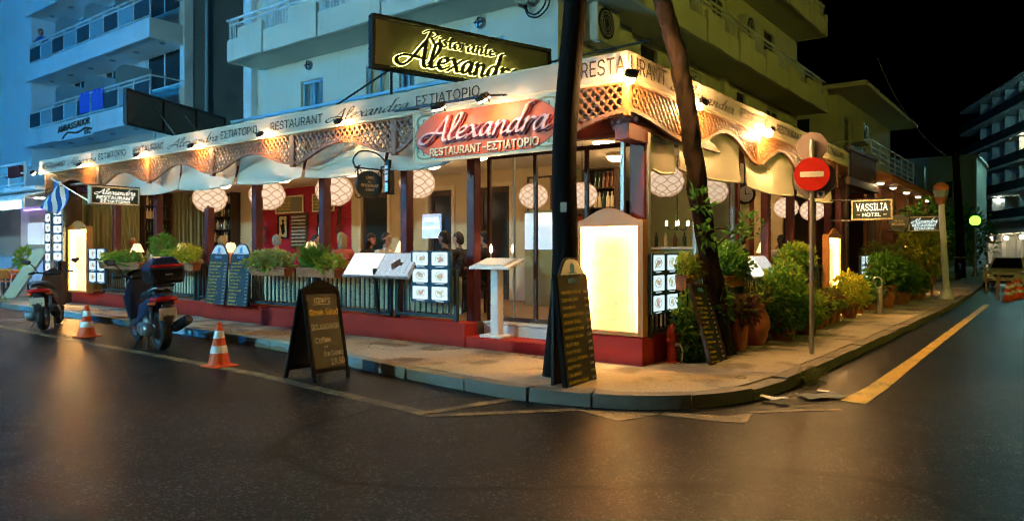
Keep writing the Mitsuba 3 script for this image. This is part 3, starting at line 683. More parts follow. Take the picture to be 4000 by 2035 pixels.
# wall lamps and air conditioners
for x in (-12.05, -6.05):
    k_ = thing('wall_lamp', 'small round bulkhead lamp high on the pale wall ' + ('left' if x < -9 else 'right') + ' of the roof sign', 'lamp')
    part(k_, 'body', frame(lathe([(0, 0), (.13, 0), (.13, .04), (.1, .09), (0, .1)][::-1], 16), (x, BY - .002, 6.5), (1, 0, 0), (0, 0, 1)), 'm_steel', 30)
    part(k_, 'guard', frame(cat([bx(-.12, .12, -.012, .012, .09, .115), bx(-.012, .012, -.12, .12, .09, .114)]), (x, BY - .002, 6.5), (1, 0, 0), (0, 0, 1)), 'm_black')
def aircon(label, o, u, w=.85, h=.62, d=.32):
    o = V(*o); u = V(*u); n = np.cross(u, [0, 0, 1])
    q = lambda m: frame(m, o, u, (0, 0, 1))
    k_ = thing('air_conditioner', label, 'air conditioner')
    part(k_, 'case', q(cb(0, w, 0, h, .03, d, .015)), 'm_ac_white')
    part(k_, 'grille', q(cat([extr(Point(w * .38, h / 2).buffer(h * .42, 12), .012).apply_translation([0, 0, d + .001])] + [])), 'm_black')
    for r in (.12, .2, .26): part(k_, 'fan_guard', q(extr(Point(w * .38, h / 2).buffer(r + .006, 16).difference(Point(w * .38, h / 2).buffer(r - .006, 16)), .012).apply_translation([0, 0, d + .014])), 'm_ac_white')
    for a in (.08, w - .12): part(k_, 'bracket', q(bx(a, a + .04, -.06, -.005, .0, d)), 'm_steel')
    return k_
aircon('air conditioner on the wall just right of the wooden pole', (BX, 5.0, 5.92), (0, 1, 0), .95, .78, .45)
aircon('air conditioner low on the dim wall behind the leaning tree', (BX, 9.75, 5.55), (0, 1, 0))
aircon('air conditioner high under the topmost balcony', (BX, 14.3, 8.1), (0, 1, 0), 1.0, .8)
aircon('air conditioner on the wall at the far end of the building', (BX, 18.9, 5.5), (0, 1, 0))
aircon('air conditioner above the roof sign with cables looping below', (-4.95, BY, 6.62), (1, 0, 0), .42, .6, .25)
single('cable_loop', 'black cables looping below the air conditioner above the roof sign', 'cable', cat([tube(cr([(-4.75, 4.1, 6.62), (-4.7, 4.08, 6.45), (-4.5, 4.08, 6.36), (-4.3, 4.1, 6.5), (-4.25, 4.12, 6.8), (-4.3, 4.12, 7.1)]), .018, 6), tube(cr([(-4.8, 4.1, 6.62), (-4.7, 4.1, 6.38), (-4.45, 4.1, 6.3), (-4.2, 4.12, 6.5), (-4.2, 4.13, 6.9)]), .018, 6)]), 'm_black', True)

# ------------------------------------------------------------------ hotel on the left
H = thing('hotel', 'white hotel lit cyan with glass balcony railings behind the restaurant', 'hotel')
part(H, 'wall', wall_holes((-31.6, 5.5, 0), (1, 0, 0), 11.05, 0, 18, [(7.7, 7.55, 10.3, 9.05), (7.7, 10.3, 10.3, 12), (1.0, 6.8, 2.4, 8.9), (4.1, 6.8, 5.4, 8.9), (1.0, 9.6, 2.4, 11.6), (4.1, 9.6, 5.4, 11.6), (1.2, 4.4, 2.8, 5.3), (3.4, 4.4, 5.0, 5.3), (5.6, 4.4, 7.2, 5.3), (7.8, 4.4, 9.4, 5.3)]), 'm_stucco_white')
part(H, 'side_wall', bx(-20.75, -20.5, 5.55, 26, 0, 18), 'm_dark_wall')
part(H, 'pilaster', cb(-20.78, -20.46, 5.2, 5.548, 0, 18, .02), 'm_stucco_white')
part(H, 'downpipe', rod((-20.4, 6.0, 0), (-20.4, 6.0, 18), .06), 'm_blue_frame')
part(H, 'wing', bx(-60, -31.62, 4.3, 12, 0, 22), 'm_stucco_white')
part(H, 'wing', bx(-60, -28.9, 3.0, 4.2, 0, 4.9), 'm_stucco_white')
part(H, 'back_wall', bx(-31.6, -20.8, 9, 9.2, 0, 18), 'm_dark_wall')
for x0, x1, z0, z1 in ((-23.9, -21.3, 7.55, 9.05), (-23.9, -21.3, 10.3, 12), (-30.6, -29.2, 6.8, 8.9), (-27.5, -26.2, 6.8, 8.9), (-30.6, -29.2, 9.6, 11.6), (-27.5, -26.2, 9.6, 11.6), (-30.4, -28.8, 4.4, 5.3), (-28.2, -26.6, 4.4, 5.3), (-26, -24.4, 4.4, 5.3), (-23.8, -22.2, 4.4, 5.3)):
    window(H, (0, 5.5, 0), (1, 0, 0), x0, x1, z0, z1, 'white_metal', None)
def hotel_balcony(zb, x0=-31.5, x1=-20.5):
    k_ = part(H, 'balcony', cat([cb(x0, x1, 4.0, 4.12, zb, zb + .69, .01), bx(x0, x1, 4.122, 5.5, zb + .06, zb + .26), bx(x1 - .12, x1, 4.122, 5.2, zb, zb + .69)]), 'm_stucco_white')
    n = 9; xs = np.linspace(x0 + .4, x1 - .05, n + 1)
    for x in xs: part(k_, 'post', bar((x, 4.06, zb + .69), (x, 4.06, zb + 1.52), .035, .035), 'm_white_metal')
    part(k_, 'handrail', cat([bar((xs[0], 4.06, zb + 1.54), (xs[-1], 4.06, zb + 1.54), .06, .045), bar((xs[0], 4.06, zb + 1.40), (xs[-1], 4.06, zb + 1.40), .03, .03), bar((xs[-1], 4.06, zb + 1.54), (xs[-1], 5.3, zb + 1.54), .05, .045), bar((xs[0], 4.06, zb + .77), (xs[-1], 4.06, zb + .77), .03, .03)]), 'm_white_metal')
    for i in range(n): part(k_, 'glass_panel', bx(xs[i] + .03, xs[i + 1] - .03, 4.055, 4.065, zb + .8, zb + 1.37), 'm_frost' if i % 2 else 'm_frost_dark')
    for x in (-23.35, -26.0, -28.7):
        g = sbox(0, 0, 1.3, 2.15).difference(sbox(-.1, 1.75, .4, 2.25).difference(Point(.4, 1.75).buffer(.4)))
        part(k_, 'divider', frame(extr(g, .03), (x, 4.16, zb + .27), (0, 1, 0), (0, 0, 1)), 'm_frost')
    for x in np.arange(x0 + 1, x1, 1.9): part(k_, 'ceiling_lamp', lathe([(0, 0), (.1, 0), (.1, .05), (0, .06)], 10, (x, 4.7, zb - .0)), 'm_steel')
    return k_
hb1, hb2, hb3 = hotel_balcony(5.94), hotel_balcony(8.74), hotel_balcony(11.55)
# lettering on the parapet
k_ = part(H, 'parapet_sign', bx(-28.0, -24.75, 3.955, 3.985, 5.86, 6.56), 'm_stucco_white')
part(k_, 'lettering', cat([frame(text('AMBASSADOR', .24, 2.9, .02, True), (-27.85, 3.95, 6.2), (1, 0, .03), (0, 0, 1)), frame(extr(LineString(cr([(0, .0), (.5, .18), (1.3, .1), (2.1, .2), (2.6, .12)])).buffer(.035), .02), (-27.4, 3.95, 5.95), (1, 0, 0), (0, 0, 1)), frame(text('HTL.', .17, .55, .02, True), (-25.4, 3.95, 5.92), (1, 0, 0), (0, 0, 1))]), 'm_ink')
def towel(label, x, w, mat, z=7.52):
    m = curtain((x, 4.02), (x + w, 4.02), z - .75, z, .02, 14, .2)
    single('towel', label, 'towel', cat([m, curtain((x, 4.1), (x + w, 4.1), z - .5, z, .02, 14, .2), bx(x, x + w, 4.0, 4.12, z - .005, z + .015)]), mat, 30)
towel('deep blue towel hung over the lower hotel railing, left one', -26.05, .85, 'm_towel_blue')
towel('deep blue towel hung over the lower hotel railing, right one', -25.0, 1.0, 'm_towel_blue')
# dark unlit sign board on the roof and its struts
t = thing('dark_signboard', 'unlit dark signboard standing on the terrace roof at the left', 'signboard')
a, b = V(-12.55, -.35, 0), V(-14.4, 2.95, 0)
a, b = V(-12.6, -.35, 0), V(-14.2, 3.0, 0)
u_ = (b - a) / np.linalg.norm(b - a); n_ = np.cross(u_, [0, 0, 1])
WB = np.linalg.norm(b - a)
for i in range(3): part(t, 'panel', frame(cb(WB * i / 3 + .02, WB * (i + 1) / 3 - .02, 4.4, 5.12, -.03, .0, .005), a, u_, (0, 0, 1)), 'm_sign_dark')
part(t, 'frame', frame(cat([bx(0, WB, 5.12, 5.17, -.06, .03), bx(0, WB, 4.35, 4.4, -.06, .03)] + [bx(WB * i / 3 - .02, WB * i / 3 + .02, 4.4, 5.12, -.06, .03) for i in range(4)]), a, u_, (0, 0, 1)), 'm_black')
for s in (.25, .55, .9): p = a + u_ * (WB * s); part(t, 'strut', rod(p + [0, 0, 4.4], p + [0, 0, 3.8], .02), 'm_steel'); part(t, 'strut', rod(p + [0, 0, 4.9], p + n_ * .9 + [0, 0, 3.82], .018), 'm_steel')

# ------------------------------------------------------------------ right side: house, grey building, far hotel
W = thing('white_house', 'pale house with overhanging roof slab and white balcony rails beyond the restaurant', 'house')
part(W, 'wall', wall_holes((-8, 22.8, 0), (1, 0, 0), 5.0, 0, 7.75, [(3.3, 5, 3.9, 6.9)]), 'm_stucco')
part(W, 'wall', wall_holes((-3.0, 22.8, 0), (0, 1, 0), 11, 0, 7.75, [(1.0, 4.9, 2.0, 7), (4.2, 4.9, 5.2, 7.0)]), 'm_stucco')
part(W, 'roof', cb(-8.3, -1.75, 21.7, 34, 7.75, 7.95, .02), 'm_stucco')
part(W, 'window', bx(-4.65, -4.15, 22.9, 22.95, 5, 6.9), 'm_dark_glass'); part(W, 'window', bx(-3.1, -3.06, 23.85, 24.75, 4.95, 6.95), 'm_dark_glass'); part(W, 'window', bx(-3.1, -3.06, 27.05, 27.95, 4.95, 6.95), 'm_dark_glass')
wb = part(W, 'balcony', cat([cb(-2.98, -1.6, 21.9, 32, 4.55, 4.8, .02), bx(-6, -1.6, 21.9, 22.7, 4.55, 4.8)]), 'm_stucco')
for z in (5.0, 5.22, 5.44, 5.7): part(wb, 'rail', cat([bar((-1.66, 21.95, z), (-1.66, 32, z), .04, .04), bar((-6, 21.95, z), (-1.66, 21.95, z), .04, .04)]), 'm_white_metal')
for y in np.arange(22, 32.1, 1.65): part(wb, 'post', bar((-1.66, y, 4.8), (-1.66, y, 5.72), .05, .05), 'm_white_metal')
for x in (-5.9, -4.4, -3.0): part(wb, 'post', bar((x, 21.95, 4.8), (x, 21.95, 5.72), .05, .05), 'm_white_metal')
aircon('air conditioner on the wall of the white house under its roof slab', (-3.0, 25.2, 6.1), (0, 1, 0), 1.1, .85, .45)
# dark timber pergola end and brick columns under the house
t = thing('timber_pergola', 'dark brown timber pergola with slatted railing at the end of the cream awning', 'pergola')
part(t, 'beam', cat([cb(-.25, .05, 10.6, 14.0, 3.1, 3.3, .01), cb(-3, .05, 13.75, 14.0, 3.1, 3.3, .01), cb(-.1, .06, 10.6, 13.9, 3.95, 4.05, .01)]), 'm_dark_brown')
for y in np.arange(10.7, 13.9, .24): part(t, 'slat', bar((0, y, 3.3), (0, y, 3.95), .06, .03), 'm_dark_brown')
for y in (10.75, 13.85): part(t, 'post', cb(-.2, -.02, y - .09, y + .09, .0, 3.1, .01), 'm_dark_brown')
A2 = thing('brick_arcade', 'brick fronted dining arcade with tiled eave and row of downlights beyond the awning', 'arcade')
part(A2, 'eave', cb(-3, .35, 14.2, 24.5, 3.42, 3.6, .02), 'm_terracotta')
part(A2, 'eave', hull([(-3, 14.2, 3.6), (.4, 14.2, 3.6), (-3, 24.5, 3.6), (.4, 24.5, 3.6), (-3, 14.2, 4.4), (-3, 24.5, 4.4), (-1.6, 14.2, 4.3), (-1.6, 24.5, 4.3)]), 'm_terracotta')
part(A2, 'back_wall', bx(-3.2, -3.0, 14, 24.5, 0, 3.5), 'm_dark_brown'); part(A2, 'end_wall', bx(-3.0, .0, 24.4, 24.6, 0, 3.5), 'm_dark_brown')
part(A2, 'plinth', bx(-.3, 0, 11.0, 24.5, 0, .55), 'm_red_plinth')
for y in (14.6, 16.9, 19.3, 21.6, 23.9):
    key = uid(A2 + '__column'); put(key, cb(-.4, -.04, y - .24, y + .24, 0, 3.42, .01), 'm_brick')
    for i in range(24): part(key, 'brick_course', cb(-.405, -.03, y - .25, y + .25, .56 + i * .118, .56 + i * .118 + .098, .006), 'm_brick')
for x_, y in ((.12, 15.75), (.12, 18.1), (.12, 20.4), (.12, 22.7), (.12, 13.9)):
    k_ = part(A2, 'downlight', lathe([(0, 3.42), (.11, 3.42), (.11, 3.37), (.09, 3.36)], 14, (x_, y, 0)), 'm_white_metal')
    part(k_, 'lens', lathe([(.085, 3.365), (.05, 3.33), (0, 3.32)][::-1], 14, (x_, y, 0)), 'm_letter_white', True, L=(90, 66, 34), lw=2)
G = thing('grey_building', 'dim olive grey block at the end of the right street', 'building')
part(G, 'wall', bx(-20, -1.4, 62, 72, 0, 9.1), 'm_grey_building'); part(G, 'wall', bx(-9, -4.9, 60, 61.95, 0, 8.4), 'm_grey_building')
part(G, 'roof', bx(-20.2, -1.2, 61.8, 72, 9.1, 9.35), 'm_grey_building')
part(G, 'balcony', bx(-10, -4.7, 59, 59.95, 5.2, 6.1), 'm_stucco'); part(G, 'balcony', bx(-10, -4.7, 59, 59.95, 2.4, 3.3), 'm_stucco')
for x, z in ((-7.5, 6.3), (-6, 6.3), (-3.6, 5.9), (-3.6, 3.0), (-7.2, 3.6)): part(G, 'window', bx(x - .5, x + .5, 59.96 if x < -5 else 61.95, 60.0 if x < -5 else 62.0, z, z + 1.3), 'm_dark_glass')
F_ = thing('far_hotel', 'white multi storey hotel with long balconies far along the right street', 'hotel')
fo, fu = V(-6.35, 101.2, 0), V(.334, -.943, 0); fu /= np.linalg.norm(fu); fn = np.cross(fu, [0, 0, 1]); FW = 62
q_ = lambda m: frame(m, fo, fu, (0, 0, 1))
part(F_, 'wall', q_(bx(2.5, FW, 0, 20, -10, -2.6)), 'm_hotel_far')
fz = [19.3, 16.4, 13.5, 10.7, 7.8, 4.9]
for i, z in enumerate(fz):
    k_ = part(F_, 'balcony', q_(bx(0, FW, z - .28, z, -2.58, 0)), 'm_hotel_far')
    if i: part(k_, 'parapet', q_(bx(.2, FW, z, z + .95, -.08, -.03)), 'm_frost_dark')
    for s in np.arange(5, FW, 4.2):
        if i: part(k_, 'window', q_(bx(s, s + 1.5, z + .1, z + 2.0, -2.6, -2.54)), 'm_dark_glass'); part(k_, 'divider', q_(bx(s + 2.6, s + 2.72, z, z + 2.4, -2.58, -.3)), 'm_hotel_far')
k_ = part(F_, 'balcony_lamp', q_(ball((22.3, 12.9, -.6), .3, 10)), 'm_letter_white', True, L=(70, 56, 32))
part(F_, 'balcony_lamp', q_(ball((12, 7.2, -.9), .16, 10)), 'm_letter_white', True, L=(60, 60, 48))
part(F_, 'shop_canopy', q_(bx(0, FW, 3.2, 3.6, -2.4, 1.6)), 'm_stucco_white')
part(F_, 'shop_panel', q_(bx(36, 44, .3, 3.4, .3, .4)), 'm_frost', L=(.2, .45, .75))
for i, s in enumerate(np.arange(3, 46, 4.3)):
    if i < 6: part(F_, 'shop_bulb', q_(ball((s, 2.75, .8), .2, 8)), 'm_letter_white', True, L=(70, 52, 30))
    part(F_, 'shop_pillar', q_(bx(s + 1.8, s + 2.2, 0, 3.2, .2, .6)), 'm_stucco_white')
# ------------------------------------------------------------------ lanterns, floodlights
LAN, LAN2 = (1.0, .74, .5), (.56, .31, .16)
def lantern(label, x, y, z, r, zc=3.25, group='globe lanterns'):
    t = thing('globe_lantern', label, 'lantern')
    n = 30
    prof = []
    lat = np.linspace(-PI / 2, PI / 2, 25)
    ang = np.arange(n * 2) * PI / n
    v = []
    for a in lat:
        rr = r * math.cos(a) * (1 + .022 * np.abs(np.cos(ang * 7)) * math.cos(a) + .03 * abs(math.cos(a * 5)))
        v.append(np.c_[rr * np.cos(ang), rr * np.sin(ang), np.full(2 * n, r * .88 * math.sin(a))])
    v = np.vstack(v); m_ = 2 * n
    i, j = np.meshgrid(np.arange(24), np.arange(m_), indexing='ij')
    q = np.stack([i * m_ + j, i * m_ + (j + 1) % m_, (i + 1) * m_ + (j + 1) % m_, (i + 1) * m_ + j], -1).reshape(-1, 4)
    mesh = trimesh.Trimesh(v + [x, y, z], np.vstack([q[:, [0, 1, 2]], q[:, [0, 2, 3]]]), process=False)
    rb = []
    for k in range(9):                     # overlapping paper petals: wavy double edges
        for sg in (1, -1):
            al = np.linspace(-1.3, 1.3, 40); ph = 2 * PI * k / 9 + sg * .33 * np.cos(al * 5.8)
            R_ = r * (1.055 + .03 * np.abs(np.cos(al * 5)) * np.cos(al))
            rb.append(tube(np.c_[R_ * np.cos(al) * np.cos(ph) + x, R_ * np.cos(al) * np.sin(ph) + y, R_ * .88 * np.sin(al) + z], r * .03, 5, False))
    rb = cat(rb)
    part(t, 'globe', cat([mesh, rb]), 'm_dark_brown', True, L='vc', lw=2, color=np.vstack([np.tile(LAN, (len(mesh.vertices), 1)), np.tile(LAN2, (len(rb.vertices), 1))]))
    part(t, 'cord', rod((x, y, z + r * .85), (x, y, zc), .006, 5), 'm_black')
lantern('glowing paper globe lantern furthest left on the terrace, above the menu boards', -10.95, .7, 2.68, .335)
lantern('glowing paper globe lantern second from the left on the terrace, before the red wall', -8.8, .7, 2.66, .33)
lantern('glowing paper globe lantern third from the left, right above the spiky planter', -6.68, .7, 2.65, .315)
lantern('glowing paper globe lantern between the oval iron sign and the glazed entrance', -4.62, .8, 2.67, .28)
lantern('glowing paper globe lantern behind the entrance glass, left of the wooden pole', -3.1, 2.05, 2.46, .23)
lantern('glowing paper globe lantern behind the wooden pole, mostly hidden', -2.1, 2.0, 2.42, .23)
lantern('glowing paper globe lantern in the corner window left of the leaning tree', -.62, 1.95, 2.56, .25)
lantern('glowing paper globe lantern just right of the leaning tree trunk', -.62, 3.75, 2.53, .24)
lantern('glowing paper globe lantern left of the round traffic sign', -.62, 7.85, 2.44, .235)
lantern('glowing paper globe lantern seen behind the no entry sign pole', -.62, 9.9, 2.47, .26)

def flood(label, p, d, L, w=.13, bulb=0):
    """small floodlight: housing and lens that looks along d"""
    p, d = V(*p), V(*d); d /= np.linalg.norm(d)
    u = np.cross([0, 0, 1.], d); u = u / np.linalg.norm(u) if np.linalg.norm(u) > .1 else V(1, 0, 0)
    v = np.cross(d, u)
    t = thing('floodlight', label, 'floodlight')
    part(t, 'housing', frame(cat([cb(-w / 2, w / 2, -w * .38, w * .38, -.07, -.004, .01), bx(-w * .6, -w * .5, -.01, .01, -.08, .05), bx(w * .5, w * .6, -.01, .01, -.08, .05)]), p, u, v), 'm_black')
    if bulb: part(t, 'bulb', ball(p + d * (bulb + .006), bulb, 12), 'm_letter_white', True, L=L, lw=10); return
    part(t, 'lens', frame(bx(-w * .43, w * .43, -w * .3, w * .3, .0, .012), p, u, v), 'm_letter_white', L=L, lw=8)
FLW = (620, 335, 120)
fl = [(-17.2, 'at the left end of the lattice above the flag'), (-14.4, 'over the second lattice panel from the left'), (-11.55, 'over the third lattice post from the left'), (-9.35, 'over the arch left of the second lantern'), (-7.05, 'between the two middle lettering runs'), (-4.95, 'over the lattice left of the red oval sign')]
for x, s in fl: flood('bright floodlight under the cream fascia ' + s, (x, -.58, 3.53), (0, .75, -.65), FLW if x > -17 else (500, 340, 150))
flood('small bright floodlight at the awning corner above the lit display case', (.13, -.55, 3.53), (-.55, .5, -.65), (2000, 1060, 360), bulb=.05)
flood('small bright floodlight on the right fascia beside the leaning tree', (.17, 1.42, 3.53), (-.75, .05, -.65), (2400, 1350, 500), bulb=.05)
flood('small bright floodlight on the right fascia above the round traffic sign', (.18, 4.3, 3.53), (-.6, -.3, -.65), (3000, 1650, 580), bulb=.055)
flood('small bright floodlight further along the right fascia', (.17, 7.6, 3.53), (-.75, .05, -.65), (2000, 1150, 420), bulb=.05)

# ------------------------------------------------------------------ signs on the awning
# red oval sign
S = thing('oval_restaurant_sign', 'orange red sign with pink script lettering on scrolled cream corners, hung on the lattice', 'sign')
SX, SW, SZ, SH = -3.39, 2.56, 2.80, .69
so = (SX, -.5, SZ)
q_ = lambda m, off=0.: frame(m.copy().apply_translation([0, 0, off]), so, (1, 0, 0), (0, 0, 1))
part(S, 'board', q_(cb(0, SW, 0, SH, -.05, 0, .006)), 'm_pale_green')
ov = Point(.0, 0).buffer(1, 24); fieldp = sbox(.06, .03, SW - .06, SH - .03).intersection(aff.translate(aff.scale(ov, SW / 2 - .04, SH * .62), SW / 2, SH / 2))
part(S, 'field', q_(extr(fieldp, .012), .001), 'm_orange_field')
part(S, 'trim', q_(extr(sbox(-.02, -.02, SW + .02, SH + .02).difference(sbox(.012, .012, SW - .012, SH - .012)), .03), -.02), 'm_cream')
sc_ = []
for cx_, cy_, sx, sy in ((.02, .03, 1, 1), (.02, SH - .03, 1, -1), (SW - .02, .03, -1, 1), (SW - .02, SH - .03, -1, -1)):
    for a in (0, 1):
        th = np.linspace(0, 4.2, 22); rr = .085 * (1 - th / 5.5)
        px_, py_ = (.10 + .0 * a, .13) if a else (.2, .075)
        sc_.append(aff.translate(aff.scale(LineString(np.c_[rr * np.cos(th), rr * np.sin(th)]).buffer(.011), sx * (.8 if a else .65), sy * .8, origin=(0, 0)), cx_ + sx * px_, cy_ + sy * py_))
    sc_.append(aff.translate(aff.scale(LineString(cr([(.01, .3), (.05, .2), (.06, .05), (.2, .01), (.34, .02)])).buffer(.012), sx, sy, origin=(0, 0)), cx_, cy_))
part(S, 'scrollwork', q_(extr(unary_union(sc_).difference(fieldp.buffer(.005)), .01), .002), 'm_leaf_scroll')
big = fit(ALEX, SW - .3, .4)
part(S, 'lettering_shadow', q_(extr(big.buffer(.012), .03), .013).apply_translation([.17, 0, .215]), 'm_letter_maroon', label='dark red edge of the script lettering')
part(S, 'lettering', q_(extr(big, .03), .045).apply_translation([.155, 0, .23]), 'm_letter_pink', label='pink raised script lettering')
for d_, m in (((.006, -.006), 'letter_maroon'), ((0, 0), 'letter_cream')):
    part(S, 'small_lettering', q_(text('RESTAURANT-ΕΣΤΙΑΤΟΡΙΟ', .105, SW - .68, .012, True), .014 + (.008 if m == 'letter_cream' else 0)).apply_translation([.34 + d_[0], 0, .065 + d_[1]]), 'm_' + m)
t = thing('sign_lamp_rail', 'dark rail with arms carrying the two lamps above the orange red sign', 'lamp rail')
part(t, 'rail', cat([bar((-3.42, -.85, 3.5), (-1.7, -.85, 3.5), .03, .03)]), 'm_black')
for x in (-3.35, -1.75): part(t, 'arm', bar((x, -.85, 3.5), (x, -.45, 3.58), .025, .025), 'm_black')
flood('left black floodlight on the rail above the orange red sign', (-2.56, -.87, 3.43), (0, .62, -1), (130, 88, 48), .17)
flood('right black floodlight on the rail above the orange red sign', (-1.78, -.87, 3.45), (.25, .62, -.85), (230, 160, 92), .17)
# roof sign with halo lit letters
S = thing('roof_sign', 'dark framed roof sign with halo lit yellow script lettering', 'sign')
a, b = V(-4.36, -.47, 4.33), V(-3.32, 2.85, 4.33)
u_ = (b - a) / np.linalg.norm(b - a); WS = np.linalg.norm(b - a); HS = .83
q_ = lambda m, off=0.: frame(m.copy().apply_translation([0, 0, off]), a, u_, (0, 0, 1))
part(S, 'board', q_(bx(.06, WS - .04, .06, HS - .06, -.06, .0)), 'm_olive_board')
part(S, 'frame', q_(cat([cb(0, WS, 0, .06, -.09, .07), cb(0, WS, HS - .06, HS, -.09, .07), cb(0, .06, .061, HS - .061, -.09, .07), cb(WS - .04, WS, .061, HS - .061, -.09, .07), bx(.02, WS - .02, .02, HS - .02, -.085, -.065)])), 'm_black')
al2 = fit(script('Alexandra', 1., .25, .18, 30, .6), 2.45, .5); ri2 = fit(script('Ristorante', 1., .2, .15, 30, .65), 1.4, .25)
for nm, g, ox, oy in (('lettering', al2, .38, .1), ('small_lettering', ri2, .9, .5)):
    rot = aff.translate(g, ox, oy)
    part(S, nm, q_(extr(rot, .02), .032), 'm_black')
    part(S, 'neon_tube', q_(extr(rot.buffer(-.016), .01), .014), 'm_letter_white', L=(70, 66, 14), lw=2)
    part(S, 'halo_edge', q_(extr(rot.buffer(.014).difference(rot.buffer(.002)), .006), .004), 'm_letter_white', L=(1.5, 1.45, .5))  # glow on the board built as a luminous outline round each letter
for s in (.35, 1.9): p = a + u_ * s - [0, 0, 0]; part(S, 'strut', rod(p, p * [1, 1, 0] + [0, 0, 3.8], .02), 'm_black')
part(S, 'strut', rod(a + u_ * .3 + [0, 0, .0], (-5.6, -.3, 3.84), .016), 'm_black'); part(S, 'strut', rod(a + u_ * WS + [0, 0, .6], (-1.2, 2.6, 4.9), .02), 'm_black')
part(S, 'strut', rod(a + u_ * 1.6 + [0, 0, 0], a + u_ * 1.6 + [-.9, .3, -.53], .016), 'm_black')
# projecting signs
def blade(label, o, u, w, h, lines, arm0, arm1, lit=.9, back='sign_green', script_top=None, fr='cream'):
    t = thing('hanging_sign', label, 'sign')
    q = lambda m, off=0.: frame(m.copy().apply_translation([0, 0, off]), o, u, (0, 0, 1))
    part(t, 'box', q(cb(0, w, 0, h, -.12, 0, .008)), 'm_' + back)
    part(t, 'frame', q(extr(sbox(-.015, -.015, w + .015, h + .015).difference(sbox(.015, .015, w - .015, h - .015)), .15), -.135), 'm_' + fr)
    lt = [q(text(s, hh, ww, .006, True), .002).apply_translation(np.asarray(u, float) * (w - ww) / 2 + [0, 0, y]) for s, hh, ww, y in lines]
    if script_top: lt.append(q(extr(aff.translate(fit(script('Alexandra', 1., .24, .28, 45, .4), w * .88, h * .42), w * .06, h * .53), .006), .002))
    part(t, 'lettering', cat(lt), 'm_letter_white', L=(lit, lit, lit * .85) if np.isscalar(lit) else lit, kind='stuff')
    part(t, 'arm', cat([rod(arm0, arm1, .018), rod(V(*arm0) - [0, 0, h + .04], V(*arm1) - [0, 0, h + .04], .014)]), 'm_iron')
    return t
blade('green black lit box sign with white script lettering projecting at the left end', (-12.5, -1.12, 2.55), (0, 1, 0), 1.0, .36, [('RESTAURANT', .07, .78, .1), ('ΕΣΤΙΑΤΟΡΙΟ', .055, .62, .022)], (-12.56, -1.12, 2.94), (-12.56, .3, 2.94), .95, script_top=True)
blade('black hotel sign with white serif capitals projecting over the right pavement', (.44, 9.0, 2.2), (1, 0, 0), .77, .4, [('VASSILIA', .15, .62, .185), ('HOTEL', .075, .36, .06)], (-.05, 9.06, 2.63), (1.2, 9.06, 2.63), .85)
for i, y_ in enumerate((9.0,)):
    [part('hanging_sign_001', 'rule', bx(a_, a_ + .07, 8.99, 8.997, 2.29, 2.3), 'm_letter_white') for a_ in (.53, 1.05)]
blade('small cyan lit box sign furthest along the right pavement', (.5, 16.0, 2.1), (1, 0, 0), .78, .4, [('RESTAURANT', .075, .6, .12), ('ΕΣΤΙΑΤΟΡΙΟ', .065, .5, .03)], (-.05, 16.06, 2.53), (1.25, 16.06, 2.53), (.75, 1.15, 1.2), script_top=True)
def iron_oval(label, o, u, rw, rh, lines, hook, mat='sign_green'):
    t = thing('oval_iron_sign', label, 'sign')
    q = lambda m, off=0.: frame(m.copy().apply_translation([0, 0, off]), o, u, (0, 0, 1))
    el = aff.scale(Point(0, 0).buffer(1, 20), rw, rh)
    part(t, 'plate', q(extr(el, .03), -.03), 'm_' + mat)
    part(t, 'rim', q(extr(el.buffer(.012).difference(el.buffer(-.012)), .045), -.037), 'm_iron')
    for s, hh, ww, y in lines: part(t, 'lettering', q(text(s, hh, ww, .004, True), .002).apply_translation(np.asarray(u, float) * (-ww / 2) + [0, 0, y]), 'm_letter_cream')
    cs = []
    for sx in (-1, 1):
        for sy in (-1, 1):
            th = np.linspace(0, 5.5, 20); rr = .075 * (1 - th / 7.5)
            cs.append(np.c_[sx * (rw * .86 + rr * np.cos(th)), sy * (rh * .8 + rr * np.sin(th)), th * 0])
    hk = [np.asarray(c) for c in hook]
    part(t, 'scroll', cat([q(tube(c, .009, 5)) for c in cs] + [q(tube(cr(h, 6), .012, 6)) for h in hk]), 'm_iron', True)
    return t
hk = [[(.42, .2, 0), (.33, .38, 0), (.12, .5, 0), (-.18, .5, 0), (-.33, .36, 0), (-.28, .25, 0), (-.2, .28, 0)], [(-.24, -.0, 0), (-.24, .26, 0)], [(.24, 0, 0), (.24, .3, 0)], [(.26, .3, 0), (.45, .3, 0)], [(-.3, .24, 0), (.3, .24, 0), (.45, .2, 0)]]
iron_oval('dark oval wrought iron sign hanging from a scroll left of the entrance', (-4.5, -.36, 2.56), (0, 1, 0), .25, .2, [('OPEN', .045, .14, .08), ('ALL', .035, .08, .025), ('RESTAURANT', .045, .34, -.04), ('& BAR', .04, .17, -.1)], hk)
iron_oval('dark scrolled iron sign between the hotel sign and the small cyan sign', (.86, 12.0, 2.2), (1, 0, 0), .22, .2, [('OPEN', .05, .18, .03), ('KITCHEN', .05, .28, -.05)], hk[1:3] + [[(-.3, .24, 0), (.0, .33, 0), (.3, .24, 0)], [(-.9, .3, 0), (.3, .3, 0)]])
t = thing('blade_light_box', 'narrow dark blue vertical sign with lit blue squares on the terrace post', 'sign')
part(t, 'box', cb(-4.42, -4.32, -.12, .0, 2.42, 2.96, .01), 'm_black')
sq = [(bx(-4.415, -4.355, -.128, -.121, z, z + h), L) for z, h, L in ((2.46, .14, (.1, .75, 1.4)), (2.63, .09, (.08, .5, 1.1)), (2.74, .05, (.05, .2, .35)), (2.82, .05, (.05, .15, .25)))]
part(t, 'lit_squares', cat([m for m, _ in sq]), 'm_letter_white', L='vc', lw=.1, color=np.vstack([np.tile(L, (8, 1)) for _, L in sq]), kind='stuff')
